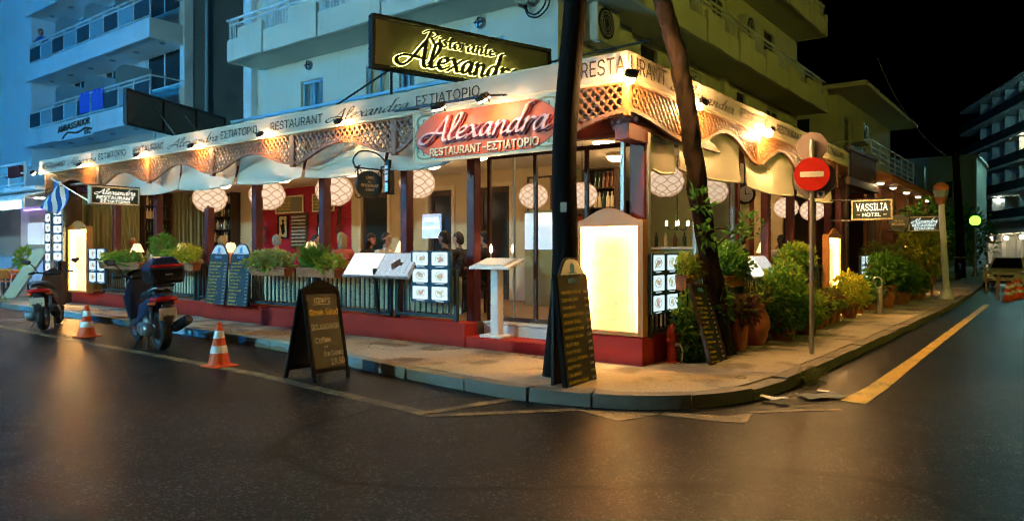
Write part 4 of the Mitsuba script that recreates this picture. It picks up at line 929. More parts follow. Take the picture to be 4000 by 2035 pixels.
# greek flag on its pole
t = thing('striped_flag', 'blue and white striped flag drooping from a white pole at the left end', 'flag')
p0, p1 = V(-14.4, -.28, 2.64), V(-15.75, -.7, 3.3)
part(t, 'pole', rod(p0, p1, .018), 'm_white_metal')
dd = (p1 - p0) / np.linalg.norm(p1 - p0)
nst = 9
for i in range(nst):
    m = sheet(0, 1, 0, 1, 0, 14, 3); w = np.asarray(m.vertices)
    s = (i + w[:, 1]) / nst; f_ = w[:, 0]
    pos = p1 - dd * (.08 + .5 * s)[:, None] + np.c_[-.55 * f_ * (1 - .4 * s) + .05 * np.sin(f_ * 6 + s * 5), -.09 * f_ + .1 * np.sin(s * 7 + f_ * 3), -.62 * f_ ** .9 - .1 * s * f_]
    part(t, 'stripe', trimesh.Trimesh(pos, m.faces, process=False), 'm_flag_blue' if i % 2 == 0 else 'm_sign_white', True)
# wall clock on the right side
t = thing('wall_clock', 'round wall clock with dark rim hanging under the right blinds', 'clock')
c = (-.28, 4.35, 2.5)
qc = lambda m: frame(m, c, (.8, .6, 0), (0, 0, 1))
part(t, 'rim', qc(extr(Point(0, 0).buffer(.17, 20).difference(Point(0, 0).buffer(.135, 20)), .06)), 'm_black')
part(t, 'face', qc(extr(Point(0, 0).buffer(.135, 20), .03)), 'm_sign_white')
part(t, 'hand', qc(cat([bx(-.006, .006, -.01, .1, .031, .036), bx(-.01, .075, -.006, .006, .037, .042)])), 'm_black')
part(t, 'bracket', bar((-.28, 4.35, 2.66), (-.28, 4.35, 3.05), .02, .02), 'm_black')
# ------------------------------------------------------------------ lit display cases
def f_sheet(p, n, uv):
    v = .86 + .2 * fbm(p.x * 3 + p.y * 3, p.z * 5, 1., 4) - .1 * smoothstep(.55, .6, noise(p.x * 7 + p.y * 7, p.z * 24, 2.))
    return mi.Color3f(.66, .54, .36) * v
pm('case_back', f_sheet, .8, spec=.1)
def display_case(label, o, u, w, h, d=.13, arch=.17, Lp=(.16, .115, .045), Lt=(290, 196, 68)):
    t = thing('display_case', label, 'display case')
    q = lambda m, off=0.: frame(m.copy().apply_translation([0, 0, off]), o, u, (0, 0, 1))
    s = np.linspace(0, 1, 17); top = h - .02 + arch * np.sin(s * PI) ** 1.6
    outl = Polygon([(-.03, 0), (w + .03, 0), (w + .03, h - .02)] + [((1 - a) * (w + .06) - .03, z) for a, z in zip(s, top)] + [(-.03, h - .02)])
    opening = sbox(.04, .05, w - .04, h - .08)
    part(t, 'frame', q(extr(outl.difference(opening), .03), -.03), 'm_orange_wood')
    part(t, 'case', q(cat([bx(-.03, .0, .0, h - .02, -d, -.032), bx(w, w + .03, 0, h - .02, -d, -.032), bx(0, w, h - .03, h, -d, -.032), bx(0, w, 0, .03, -d, -.032), bx(0, w, .03, h - .03, -d - .012, -d)])), 'm_orange_wood')
    part(t, 'lit_panel', q(bx(.002, w - .002, .032, h - .032, -d + .002, -d + .012)), 'm_case_back', L=Lp, lw=3)
    part(t, 'light_tube', q(cat([rod((.018, .08, -.07), (.018, h - .1, -.07), .011, 6), rod((w - .018, .08, -.07), (w - .018, h - .1, -.07), .011, 6), rod((.06, h - .05, -.07), (w - .06, h - .05, -.07), .011, 6)])), 'm_letter_white', True, L=Lt, lw=5)
    # creased menu sheet pinned inside
    rg = np.random.default_rng(int(w * 100))
    for i in range(7):
        x0, z0 = rg.uniform(.2, w - .35) if w > .6 else .15, rg.uniform(.15, h - .3)
        part(t, 'crease', q(tube(np.c_[np.linspace(0, .12, 5) + x0, z0 + rg.normal(0, .006, 5), np.full(5, -d + .014)], .0035, 4)), 'm_paper')
    return t
display_case('big bright display case with arched orange wood frame at the restaurant corner', (-.91, -.03, .49), (1, 0, 0), .9, 1.43)
display_case('bright display case with arched top at the far left end of the terrace', (-16.5, -.05, .46), (1, 0, 0), 1.15, 1.68, Lp=(.8, .55, .22), Lt=(300, 195, 62))
display_case('tall bright display case on the right front behind the yellow green shrub', (.08, 8.55, .46), (0, 1, 0), 1.05, 1.42, Lp=(.6, .45, .2))
display_case('small distant bright display case at the end of the right front', (.08, 17.9, .62), (0, 1, 0), 1.5, 1.25, Lp=(.8, .6, .25), Lt=(160, 110, 42))
# the display at the corner throws light from both its faces
# ------------------------------------------------------------------ light boxes with food pictures
FOODC = [(.55, .4, .2), (.35, .5, .15), (.6, .25, .15), (.7, .6, .35), (.4, .3, .2), (.55, .55, .2)]
def light_box(label, o, u, v, w, h, rows=3, cols=2, L=(.78, 1.0, 1.05), stand=None, seed=0):
    t = thing('menu_light_box', label, 'light box')
    q = lambda m, off=0.: frame(m.copy().apply_translation([0, 0, off]), o, u, v)
    part(t, 'case', q(cb(0, w, 0, h, -.07, -.006, .006)), 'm_blue_case')
    pw, ph = w / cols, h / rows
    rg = np.random.default_rng(seed)
    em, col, holes = [q(bx(.01, w - .01, .01, h - .01, -.005, -.003))], [np.tile(L, (8, 1))], []
    for r in range(rows):
        for c in range(cols):
            x0, y0 = c * pw + pw * .08, r * ph + ph * .13
            g = sbox(x0 + .025, y0 + .025, x0 + pw * .84 - .025, y0 + ph * .82 - .025).buffer(.025, 4)
            holes += [g, sbox(x0 + pw * .2, y0 - ph * .07, x0 + pw * .64, y0 - ph * .035)]
            k_ = part(t, 'picture', q(extr(g.difference(g.buffer(-.006)), .004), .0045), 'm_blue_case')
            cx_, cy_ = x0 + pw * .42, y0 + ph * .42
            part(k_, 'plate', q(extr(aff.scale(Point(cx_, cy_).buffer(min(pw, ph) * .3, 10), 1.25, .8).difference(aff.scale(Point(cx_, cy_).buffer(min(pw, ph) * .275, 10), 1.25, .8)), .002), .0005), 'm_paper')
            for b in range(8):
                a_, r_ = rg.uniform(0, 6.3), rg.uniform(0, .16) * min(pw, ph)
                m = q(extr(aff.rotate(aff.scale(Point(cx_ + r_ * 1.3 * math.cos(a_), cy_ + r_ * .7 * math.sin(a_)).buffer(min(pw, ph) * rg.uniform(.06, .13), 6), rg.uniform(1, 2.4), .6), rg.uniform(0, 180)), .0015), -.002 + .0004 * b)
                em.append(m); col.append(np.tile(np.array(FOODC[int(rg.integers(0, 6))]) * .7 + rg.uniform(.0, .22), (len(m.vertices), 1)))
    part(t, 'lit_print', cat(em), 'm_black', L='vc', lw=1.0, color=np.vstack(col), kind='stuff')
    part(t, 'bezel', q(extr(sbox(0, 0, w, h).difference(unary_union(holes)), .003), .001), 'm_blue_case')
    return t
pm('blue_case', (.02, .07, .12), .4)
light_box('lit board of six food pictures on the railing left of the entrance', (-3.9, -.06, .76), (1, 0, 0), (0, 0, 1), .8, .77, seed=1)
light_box('lit board of six food pictures on the right side of the plinth by the hydrant', (.07, .1, .75), (0, 1, 0), (0, 0, 1), .78, .75, seed=2)
light_box('lit board of food pictures at the left end beside the display case', (-15.22, -.06, .72), (1, 0, 0), (0, 0, 1), .9, .86, rows=3, cols=2, seed=3)
light_box('narrow lit board of food pictures far along the right front', (.12, 11.5, .66), (0, 1, 0), (0, 0, 1), .85, .74, seed=4)
# open book lit menus
def menu_book(label, o, u, w, d, logo=True):
    o, u = V(*o), V(*u); n = np.cross(u, [0, 0, 1]); v = V(0, 0, 1) * .80 - n * .6; v /= np.linalg.norm(v)
    t = thing('lit_menu_stand', label, 'menu stand')
    q = lambda m, off=0.: frame(m.copy().apply_translation([0, 0, off]), o, u, v)
    part(t, 'tray', q(cb(-.03, w + .03, -.03, d + .03, -.06, -.005, .008)), 'm_galv')
    part(t, 'page', q(bx(0, w * .49, 0, d, -.004, .004)), 'm_letter_white', L=(.8, .8, .76), lw=1, label='blank white lit page')
    k_ = part(t, 'page', q(bx(w * .51, w, 0, d, -.004, .004)), 'm_sign_back', L=(.42, .52, .6))
    if logo: part(k_, 'emblem', q(extr(aff.rotate(sbox(w * .7, d * .33, w * .82, d * .67), 40).union(sbox(w * .74, d * .45, w * .86, d * .58)), .004), .005), 'm_dark_brown')
    for i in range(6): part(k_, 'column', q(bx(w * (.54 + .08 * i), w * (.545 + .08 * i), d * .05, d * .95, .0045, .006)), 'm_paper')
    part(t, 'support', cat([bar(o + u * w * .5 - n * .02 + [0, 0, .1], o + u * w * .5 - n * .1 - [0, 0, .62], .05, .05), bar(o + u * w * .3 - n * .1 - [0, 0, .6], o + u * w * .7 - n * .1 - [0, 0, .6], .04, .04)]), 'm_black')
menu_book('open lit menu stand with one blank page on the railing left of the food pictures', (-5.3, -.22, 1.15), (1, 0, 0), 1.46, .42)
menu_book('open lit menu stand among the plants on the right front', (.26, 3.2, 1.13), (0, 1, 0), 1.25, .38, False)
# white lectern at the entrance
t = thing('lectern', 'slim white lectern with lit slanted top on the entrance step', 'lectern')
part(t, 'base', cb(-2.62, -2.22, .04, .36, .29, .33, .01), 'm_sign_white'); part(t, 'column', cb(-2.49, -2.35, .13, .27, .331, 1.28, .012), 'm_sign_white')
part(t, 'top', hull([(-2.78, -.0, 1.27), (-2.06, -.0, 1.27), (-2.78, .4, 1.38), (-2.06, .4, 1.38), (-2.78, 0, 1.3), (-2.06, 0, 1.3), (-2.78, .4, 1.42), (-2.06, .4, 1.42)]), 'm_sign_white')
k_ = part(t, 'book', frame(bx(.08, .62, .04, .36, 0, .02), (-2.78, 0, 1.305), (1, 0, 0), (0, .958, .287)), 'm_paper')
part(t, 'reading_lamp', rod((-2.66, .36, 1.42), (-2.66, .36, 1.5), .014), 'm_chrome')
part(t, 'bulb', lathe([(0, 1.5), (.02, 1.52), (.026, 1.56), (.012, 1.61), (0, 1.63)], 10, (-2.66, .36, 0)), 'm_letter_white', True, L=(60, 38, 18), lw=.5)
# tall food picture columns of the neighbouring bar
for i, (x, y, w, z0, z1) in enumerate(((-17.25, -.3, .36, .7, 2.5), (-16.75, -.3, .6, 1.25, 2.88))):
    light_box(('taller' if i else 'lower') + ' narrow vertical lit picture board between the bar and the restaurant, ' + ('right' if i else 'left') + ' of the pair', (x, y, z0), (1, 0, 0), (0, 0, 1), w, z1 - z0, rows=7, cols=1, L=(1.1, 1.4, 1.5), seed=7 + i)

# ------------------------------------------------------------------ menu boards
WORDS = ['MOUSSAKA', 'SOUVLAKI', 'STIFADO', 'KLEFTIKO', 'GREEK SALAD', 'CALAMARI', 'FISH PLATE', 'PASTITSIO', 'GRILLED OCTOPUS', 'MUSSELS', 'SWORDFISH', 'LAMB CHOPS', 'MIXED GRILL', 'PEPPER STEAK', 'SHRIMPS']
PR = ['7.50', '8.90', '9.20', '6.80', '5.50', '9.90', '12.5', '8.20', '11.0', '7.80', '13.9', '12.0', '14.5', '13.0', '9.50']
def menu_panel(t, o, u, v, w, h, n, seed, arch=True, face='board_slate', col='chalk_yellow', head=True, th=.025):
    q = lambda m, off=0.: frame(m.copy().apply_translation([0, 0, off]), o, u, v)
    s = np.linspace(0, 1, 15); ah = .16 * w / .5 if arch else .0
    shape = Polygon([(0, 0), (w, 0), (w, h)] + [(w * (1 - a), h + ah * smooth01(np.sin(a * PI)) ) for a in s] + [(0, h)]).buffer(0)
    part(t, 'board', q(extr(shape, th), -th), 'm_' + face)
    if arch:
        c = shape.intersection(sbox(0, h - .0, w, h + .5)).buffer(-.02)
        k_ = part(t, 'crest', q(extr(c, .003), .001), 'm_sign_white')
        part(k_, 'emblem', q(extr(unary_union([aff.scale(Point(w / 2, h + ah * .42).buffer(ah * .28, 8), .8, 1), sbox(w * .36, h + .03, w * .64, h + .045)]), .002), .0045), 'm_chalk_blue')
    if head: part(t, 'heading', q(text('MENU', .05, w * .34, .002, True), .002).apply_translation(np.asarray(u, float) * w * .33 + np.asarray(v, float) * (h - .07)), 'm_chalk_blue')
    rg = np.random.default_rng(seed); lh = (h - .12) / n
    for i in range(n):
        y = h - .13 - (i + .7) * lh
        k = int(rg.integers(0, len(WORDS)))
        ww = min(w * .68, len(WORDS[k]) * w * .055)
        part(t, 'line', q(text(WORDS[k], lh * .42, ww, .002, True), .002).apply_translation(np.asarray(u, float) * w * .06 + np.asarray(v, float) * y), 'm_' + col)
        part(t, 'price', q(text(PR[k], lh * .36, w * .13, .002, True), .002).apply_translation(np.asarray(u, float) * w * .83 + np.asarray(v, float) * y), 'm_chalk_white')
vv = V(0, .1, 1) / np.linalg.norm([0, .1, 1])
for i, (x, s) in enumerate(((-9.66, 'left'), (-8.88, 'right'))):
    t = thing('menu_board', f'{s} of two blue slate menu boards with white arched crests on the railing', 'menu board')
    menu_panel(t, (x, -.14, .47), (1, 0, 0), vv, .68, .98, 13, 20 + i)
# board at the foot of the wooden pole
t = thing('menu_board', 'black A frame menu board with yellow dishes leaning round the wooden pole', 'menu board')
u_ = V(.0, 1, 0); u_ = V(-.06, 1, 0) / np.linalg.norm([-.06, 1]); n_ = np.cross(u_, [0, 0, 1])
v_ = V(0, 0, 1) - n_ * .11; v_ /= np.linalg.norm(v_)
o_ = V(.02, -1.7, .14)
menu_panel(t, o_, u_, v_, .64, 1.13, 13, 33, True, 'board_black')
v2 = V(0, 0, 1) + n_ * .02; v2 /= np.linalg.norm(v2)
q_ = lambda m: frame(m, o_ - n_ * .17, u_, V(0, 0, 1) - n_ * .0)
part(t, 'rear_leaf', q_(bx(0, .64, 0, 1.1, -.03, 0)), 'm_board_black')
part(t, 'leg', cat([bar(o_ - n_ * .03 - [0, 0, .012], o_ - n_ * .03 + v_ * 1.16, .035, .045), ]), 'm_pole_wood')
part(t, 'leg', bar(o_ + u_ * .64 - n_ * .03 - [0, 0, .012], o_ + u_ * .64 - n_ * .03 + v_ * 1.14, .035, .045), 'm_pole_wood')
# board leaning on the tree
t = thing('menu_board', 'tilted black menu board with yellow lines leaning against the tree trunk', 'menu board')
o_ = V(.62, .62, .14); u_ = V(-.05, 1, 0) / np.linalg.norm([.05, 1]); n_ = np.cross(u_, [0, 0, 1]); v_ = V(0, 0, 1) - n_ * .3 + u_ * .08; v_ /= np.linalg.norm(v_)
uu = u_ - v_ * (u_ @ v_); uu /= np.linalg.norm(uu)
menu_panel(t, o_, uu, v_, .54, 1.0, 14, 41, False, 'board_black')
part(t, 'frame', frame(cat([bx(-.03, 0, -.02, 1.03, -.03, .012), bx(.54, .57, -.02, 1.03, -.03, .012), bx(0, .54, -.02, 0, -.03, .012), bx(0, .54, 1.0, 1.03, -.03, .012)]), o_, uu, v_), 'm_dark_brown')
for i, y in enumerate((5.95, 6.75)):
    t = thing('menu_board', ('nearer' if i == 0 else 'further') + ' of two menu boards with yellow lines behind the no entry sign pole', 'menu board')
    menu_panel(t, (.22, y, .5), (0, 1, 0), V(-.08, 0, 1), .62, .75, 11, 50 + i, bool(i), 'board_slate')
# sandwich board on the road
t = thing('sandwich_board', 'dark wooden sandwich chalkboard standing on the road with chalk writing', 'sandwich board')
y0, y1 = -2.66, -2.12; top = V(-3.12, 0, 1.16)
for sx, xb in ((1, -2.86), (-1, -3.44)):
    o = V(xb, y0 if sx > 0 else y1, 0); u = V(0, 1, 0) * sx; v = V(top[0] + sx * .02 - xb, 0, 1.14); v /= np.linalg.norm(v)
    q = lambda m, off=0.: frame(m.copy().apply_translation([0, 0, off]), o, u, v)
    w = y1 - y0
    k_ = part(t, 'leaf', q(bx(.045, w - .045, .12, 1.05, -.018, -.004)), 'm_board_black')
    part(k_, 'stile', q(cb(0, .045, 0, 1.1, -.03, .006, .006)), 'm_pole_wood'); part(k_, 'stile', q(cb(w - .045, w, 0, 1.1, -.03, .006, .006)), 'm_pole_wood')
    part(k_, 'rail', q(cb(.045, w - .045, .1, .15, -.028, .004, .005)), 'm_pole_wood'); part(k_, 'rail', q(cb(.045, w - .045, 1.04, 1.1, -.028, .004, .005)), 'm_pole_wood')
    s = np.linspace(0, 1, 15)
    part(k_, 'crest', q(extr(Polygon([(0, 1.1), (w, 1.1)] + [(w * (1 - a), 1.11 + .1 * math.sin(a * PI) ** 1.8) for a in s]), .03), -.025), 'm_pole_wood')
    if sx > 0:
        for s_, hh, ww, x, y, m in (("TODAY'S", .06, .24, .15, .93, 'chalk_white'), ('Greek Salad', .075, .41, .07, .78, 'chalk_yellow'), ('DOLMADAKIA', .065, .4, .07, .61, 'chalk_white'), ('Coffee', .07, .22, .1, .45, 'chalk_white'), ('or', .035, .05, .22, .385, 'chalk_white'), ('Ice Cream', .06, .27, .2, .29, 'chalk_white'), ('19.50', .075, .2, .29, .18, 'chalk_white')):
            part(k_, 'chalk_line', q(text(s_, hh, ww, .002), -.003).apply_translation(u * x + v * y), 'm_' + m)
        part(k_, 'chalk_line', q(bx(.14, .41, .91, .915, -.004, -.001)), 'm_chalk_white')
# hand rail fence of the terrace
def fence(label, o, u, w, z0, z1, step=.115, group=None):
    t = thing('terrace_railing', label, 'railing', group); o, u = V(*o), V(*u)
    part(t, 'top_rail', bar(o + [0, 0, z1], o + u * w + [0, 0, z1], .06, .05), 'm_rail_teal')
    part(t, 'bottom_rail', bar(o + [0, 0, z0], o + u * w + [0, 0, z0], .045, .045), 'm_rail_teal')
    pl = mikit.ply(bx(-.01, .01, -.01, .01, z0, z1), 'm_rail_teal')
    n = int(w / step)
    copies(t, 'bar', pl, [T().translate((o + u * (w * (i + .5) / n)).tolist()) for i in range(n)])
    for s in (0.03, w - .03): part(t, 'post', bar(o + u * s + [0, 0, z0 - .1], o + u * s + [0, 0, z1], .06, .06, (1, 0, 0)), 'm_rail_teal')
    nn = np.cross(u, [0, 0, 1])
    part(t, 'screen', frame(bx(.05, w - .05, z0 + .03, z1 - .1, -.145, -.13), o, u, (0, 0, 1)), 'm_cream_panel', label='pale green cream screen behind the bars')
fx = [-15.3, -12.95, -10.75, -8.55, -6.5, -4.4, -3.0]
for i in range(6): fence(f'dark bar railing of the left terrace, bay {"one two three four five six".split()[i]} from the left', (fx[i] + .05, .06 if fx[i] > -10.5 else .3, 0), (1, 0, 0), fx[i + 1] - fx[i] - .1, .55, 1.24)
fy = [.9, 3.4, 6.4, 8.4]
for i in range(3): fence(f'dark bar railing of the right terrace behind the plants, bay {"one two three".split()[i]} from the corner', (-.03, fy[i] + .06, 0), (0, 1, 0), fy[i + 1] - fy[i] - .12, .55, 1.2)
fence('short dark bar railing under the food pictures at the corner', (-.03, .2, 0), (0, 1, 0), .62, .52, .78)
# ------------------------------------------------------------------ people, tables, chairs
def hand_bones(w, e, side, curl=.5):
    w, e = V(*w), V(*e); d = w - e; d /= np.linalg.norm(d)
    s = np.cross(d, [0, 0, 1.]); s = s / (np.linalg.norm(s) + 1e-9) * side; dn = V(0, 0, -1) + d * .2; dn -= d * (dn @ d); dn /= np.linalg.norm(dn) + 1e-9
    pc = w + d * .085
    L = [(w, .024, pc + s * .022, .017), (w, .024, pc - s * .026, .016)]
    for k, (o, ln) in enumerate(((-.03, .062), (-.011, .075), (.01, .078), (.03, .07))):
        a = pc + s * o; m = a + d * ln * .55 + dn * ln * .2 * curl; z = m + d * ln * .35 * (1 - .5 * curl) + dn * ln * .55 * curl
        L += [(a, .0095, m, .0085), (m, .0085, z, .007)]
    a = w + d * .03 + s * .026; m = a + d * .03 + s * .028 + dn * .01
    L += [(a, .012, m, .01), (m, .01, m + d * .03 + dn * .012, .008)]
    return L
def person(label, loc, rz, pose='sit', shirt='shirt_white', hair='hair_dark', skin='skin', bald=False, group=None, s=.95, long_hair=False, head_turn=0., trousers='trousers'):
    t = thing('person', label, 'person', group)
    if pose.startswith('sit'):
        pel, mid, ch, nk = V(0, 0, .53), V(-.03, 0, .76), V(.0, 0, .98), V(.03, 0, 1.15)
        hd = V(.06, 0, 1.33)
        hip = [V(.02, y, .52) for y in (.09, -.09)]; kn = [V(.43, y, .52) for y in (.11, -.11)]; an = [V(.42, y, .09) for y in (.11, -.11)]; toe = [V(.56, y, .04) for y in (.12, -.12)]
        sh = [V(0, y, 1.06) for y in (.175, -.175)]; el = [V(.13, .25, .82), V(.11, -.25, .82)]; wr = [V(.36, .14, .80), V(.36, -.15, .80)]
        if pose == 'sit_face': el[0], wr[0] = V(.24, .2, .84), V(.17, .1, 1.13)
    else:                                                  # standing, leaning forearms on a rail
        pel, mid, ch, nk = V(-.22, 0, .95), V(-.16, 0, 1.17), V(-.03, 0, 1.36), V(.04, 0, 1.52)
        hd = V(.09, 0, 1.68)
        hip = [V(-.22, y, .92) for y in (.09, -.09)]; kn = [V(-.2, y, .5) for y in (.1, -.1)]; an = [V(-.26, y, .08) for y in (.1, -.1)]; toe = [V(-.12, y, .04) for y in (.11, -.11)]
        sh = [V(-.02, y, 1.44) for y in (.18, -.18)]; el = [V(.12, .24, 1.2), V(.12, -.24, 1.2)]; wr = [V(.3, .08, 1.22), V(.3, -.08, 1.24)]
    B_ = [(pel, .125, mid, .118), (mid, .118, ch, .125), (sh[0], .06, sh[1], .06), (ch, .12, nk, .055), (nk, .055, hd - [.02, 0, .09], .05)]
    for i in (0, 1):
        B_ += [(sh[i], .058, el[i], .045), (el[i], .045, wr[i], .028), (hip[i], .09, kn[i], .062), (kn[i], .06, an[i], .04), (an[i], .042, toe[i], .035), (pel, .11, hip[i], .09)]
        B_ += hand_bones(wr[i], el[i], 1 if i == 0 else -1)
    c, q = math.cos(head_turn), math.sin(head_turn)
    tr = lambda p: hd + V(p[0] * c - p[1] * q, p[0] * q + p[1] * c, p[2])
    B_ += [(tr((0, 0, .03)), .09, tr((-.02, 0, .0)), .085), (tr((.0, 0, .0)), .08, tr((.045, 0, -.075)), .045), (tr((.078, 0, .01)), .012, tr((.098, 0, -.025)), .016), (tr((-.01, .085, .0)), .02, tr((-.015, .09, -.025)), .014), (tr((-.01, -.085, .0)), .02, tr((-.015, -.09, -.025)), .014), (tr((.06, .03, .03)), .025, tr((.06, -.03, .03)), .025)]
    P_ = lambda m: xf(m, loc, rz, s)
    part(t, 'body', P_(bones(B_, n=10)), 'm_' + skin, 50)
    for y in (.032, -.032): part(t, 'eye', P_(ball(tr((.08, y, .015)), .011, 8)), 'm_hair_dark', True)
    part(t, 'mouth', P_(bones([(tr((.086, .02, -.062)), .006, tr((.086, -.02, -.062)), .006)], n=6)), 'm_letter_maroon')
    hr_ = [(tr((-.03, 0, .03)), .09), (tr((-.055, 0, -.03)), .072)] if bald else [(tr((-.012, 0, .045)), .093), (tr((-.03, 0, .01)), .093), (tr((-.06, 0, -.05)), .07)]
    if long_hair: hr_ += [(tr((-.06, 0, -.14)), .075), (tr((.0, 0, .06)), .09)]
    part(t, 'hair', P_(hb(hr_, 12)), 'm_' + hair, 50)
    S_ = [(pel, .138, mid, .132), (mid, .132, ch, .138), (sh[0], .072, sh[1], .072), (ch, .13, nk - [0, 0, .03], .07)] + [(sh[i], .07, sh[i] * .35 + el[i] * .65, .058) for i in (0, 1)]
    part(t, 'shirt', P_(bones(S_, n=10)), 'm_' + shirt, 50)
    T_ = [(pel - [0, 0, .04], .128, pel, .128)]
    for i in (0, 1): T_ += [(hip[i], .1, kn[i], .073), (kn[i], .071, an[i] + [0, 0, .03], .055), (pel, .115, hip[i], .1)]
    part(t, 'trousers', P_(bones(T_, n=10)), 'm_' + trousers, 50)
    for i in (0, 1): part(t, 'shoe', P_(bones([(an[i] - [.02, 0, .02], .05, toe[i], .042)], n=8)), 'm_black', 50)
    return t
def chair(label, loc, rz, mat='dark_brown', group='wooden terrace chairs'):
    t = thing('chair', label, 'chair', group); P_ = lambda m: xf(m, loc, rz)
    part(t, 'seat', P_(cb(-.2, .2, -.21, .21, .41, .45, .01)), 'm_' + mat)
    for sx in (-1, 1):
        for sy in (-1, 1): part(t, 'leg', P_(bar((sx * .18, sy * .18, 0), (sx * .18, sy * .18, .41), .035, .035)), 'm_' + mat)
    for sy in (-1, 1): part(t, 'back_post', P_(bar((-.18, sy * .18, .45), (-.22, sy * .18, .92), .035, .03)), 'm_' + mat)
    for z in (.6, .74, .88): part(t, 'back_slat', P_(bar((-.2 - (z - .6) * .05, -.17, z), (-.2 - (z - .6) * .05, .17, z), .06, .018)), 'm_' + mat)
    return t
def table(label, x, y, w=.8, mat='orange_wood', z=FL, cloth=None):
    t = thing('dining_table', label, 'table')
    part(t, 'top', cb(x - w / 2, x + w / 2, y - .4, y + .4, z + .71, z + .745, .008), 'm_' + mat)
    for sx in (-1, 1):
        for sy in (-1, 1): part(t, 'leg', bar((x + sx * (w / 2 - .06), y + sy * .34, z), (x + sx * (w / 2 - .06), y + sy * .34, z + .71), .05, .05), 'm_dark_brown')
    if cloth: single('tablecloth', cloth[0], 'tablecloth', cat([bx(x - w / 2 - .012, x + w / 2 + .012, y - .412, y + .412, z + .747, z + .752), curtain((x - w / 2 - .02, y - .42), (x + w / 2 + .02, y - .42), z + .5, z + .752, .012, 24, .16), curtain((x + w / 2 + .02, y - .42), (x + w / 2 + .02, y + .42), z + .5, z + .752, .012, 24, .16)]), 'm_' + cloth[1], 30)
    return t
def table_lamp(label, x, y, z=FL + .745, k=1.0):
    t = thing('table_lamp', label, 'lamp')
    part(t, 'base', lathe([(0, 0), (.07, 0), (.07, .015), (.03, .03), (.035, .1), (.05, .16), (.02, .24), (.012, .3), (.0, .3)], 14, (x, y, z)), 'm_orange_wood', 40)
    part(t, 'shade', lathe([(.165 * k, .26), (.075 * k, .47), (.072 * k, .47), (.16 * k, .26)], 20, (x, y, z)), 'm_lampshade', True, L=(1.9, 1.15, .5), lw=1)
    part(t, 'finial', ball((x, y, z + .49), .012, 8), 'm_chrome', True)
tl = [(-14.65, .86), (-12.35, .8), (-10.15, .72), (-7.5, .8), (-4.95, .8)]
for i, (x, y) in enumerate(tl):
    od = 'first second third fourth fifth'.split()[i]
    table(f'wooden dining table on the left terrace carrying the {od} lamp from the left', x, y)
    table_lamp(f'lit cream table lamp behind the railing, {od} from the left', x, y)
table('wooden dining table on the right terrace behind the lit menu stand', -.75, 4.7); table_lamp('lit cream table lamp just right of the leaning tree', -.62, 4.4)
table('wooden dining table on the right terrace beside the man in the dark vest', -.85, 7.0); table_lamp('lit cream table lamp between the two right hand diners', -.75, 6.75, k=.8)
table('wooden dining table further back near the red wall', -8.2, 2.5, cloth=('white tablecloth near the red wall', 'cloth_white')); table('dining table inside the glazed corner', -1.6, 3.0, cloth=('white tablecloth inside the glazed corner', 'cloth_white'))
ppl = [('bald grey haired man in a white shirt seen from behind, at the second left lamp', -14.0, 1.15, PI, 'shirt_white', 'hair_grey', 'skin', True),
 ('diner with a flushed face behind the first left lamp', -15.45, 1.1, -.1, 'shirt_cream', 'hair_grey', 'skin_red', False),
 ('dark haired diner in dark clothes left of the two slate boards', -12.2, 1.3, .3, 'shirt_dark', 'hair_dark', 'skin', False),
 ('blond diner just above the left slate board', -11.1, 1.1, PI, 'shirt_pink', 'hair_blond', 'skin_red', False),
 ('dark haired diner in a pale shirt right of the slate boards', -10.0, 1.3, PI - .3, 'shirt_cream', 'hair_dark', 'skin', False),
 ('grey haired man in a cream shirt before the red wall', -9.0, 1.1, PI + .2, 'shirt_cream', 'hair_grey', 'skin_red', False),
 ('diner in dark red leaning at the table left of the spiky planter', -8.3, 1.5, .2, 'shirt_pink', 'hair_dark', 'skin', False),
 ('grey haired diner half hidden behind the blond woman', -7.75, 1.75, .0, 'shirt_dark', 'hair_grey', 'skin_red', False),
 ('blond woman in a pink top seated beside the spiky planter', -6.8, 1.0, PI - .2, 'shirt_pink', 'hair_blond', 'skin_red', False),
 ('dark haired diner right behind the blond woman', -6.75, 1.6, .2, 'shirt_dark', 'hair_dark', 'skin_red', False),
 ('dark haired man in a white shirt under the oval iron sign', -5.75, 1.1, .0, 'shirt_white', 'hair_dark', 'skin', False),
 ('dark haired diner behind the terrace post right of the table lamp', -4.45, 1.7, PI, 'shirt_dark', 'hair_dark', 'skin', False),
 ('dark haired diner above the lit food pictures', -4.1, .95, PI, 'shirt_dark', 'hair_dark', 'skin', False),
 ('dark haired diner behind the entrance glass beside the lectern lamp', -3.55, 1.35, PI, 'shirt_dark', 'hair_dark', 'skin', False)]
for lb, x, y, a, sh, ha, sk, bd in ppl:
    person(lb, (x, y, FL), a, 'sit', sh, ha, sk, bd, long_hair='woman' in lb, head_turn=.2)
    chair('wooden chair of the ' + ' '.join(lb.split(',')[0].split()[:12]), (x, y, FL), a, group=None)
person('dark haired man in a dark vest with white collar on the right terrace', (-.95, 6.1, FL), -PI / 2 + 2.4, 'sit', 'shirt_dark', 'hair_dark', 'skin_red')
person('woman in a pinkish white top with dark hair on the right terrace', (-.75, 8.0, FL), PI / 2 + .5, 'sit_face', 'shirt_white', 'hair_dark', 'skin_red', long_hair=True)
for (x, y, a, w) in ((-.95, 6.1, -PI / 2 + 2.4, 'man in the dark vest'), (-.75, 8.0, PI / 2 + .5, 'woman in the white top')): chair('dark wooden chair under the ' + w, (x, y, FL), a, group=None)
single('pepper_mill', 'small white salt cellar on the terrace table left of the slate boards', 'salt cellar', lathe([(0, 0), (.025, 0), (.022, .06), (.012, .09), (.018, .12), (0, .14)], 10, (-11.9, .75, FL + .745)), 'm_sign_white', 40)

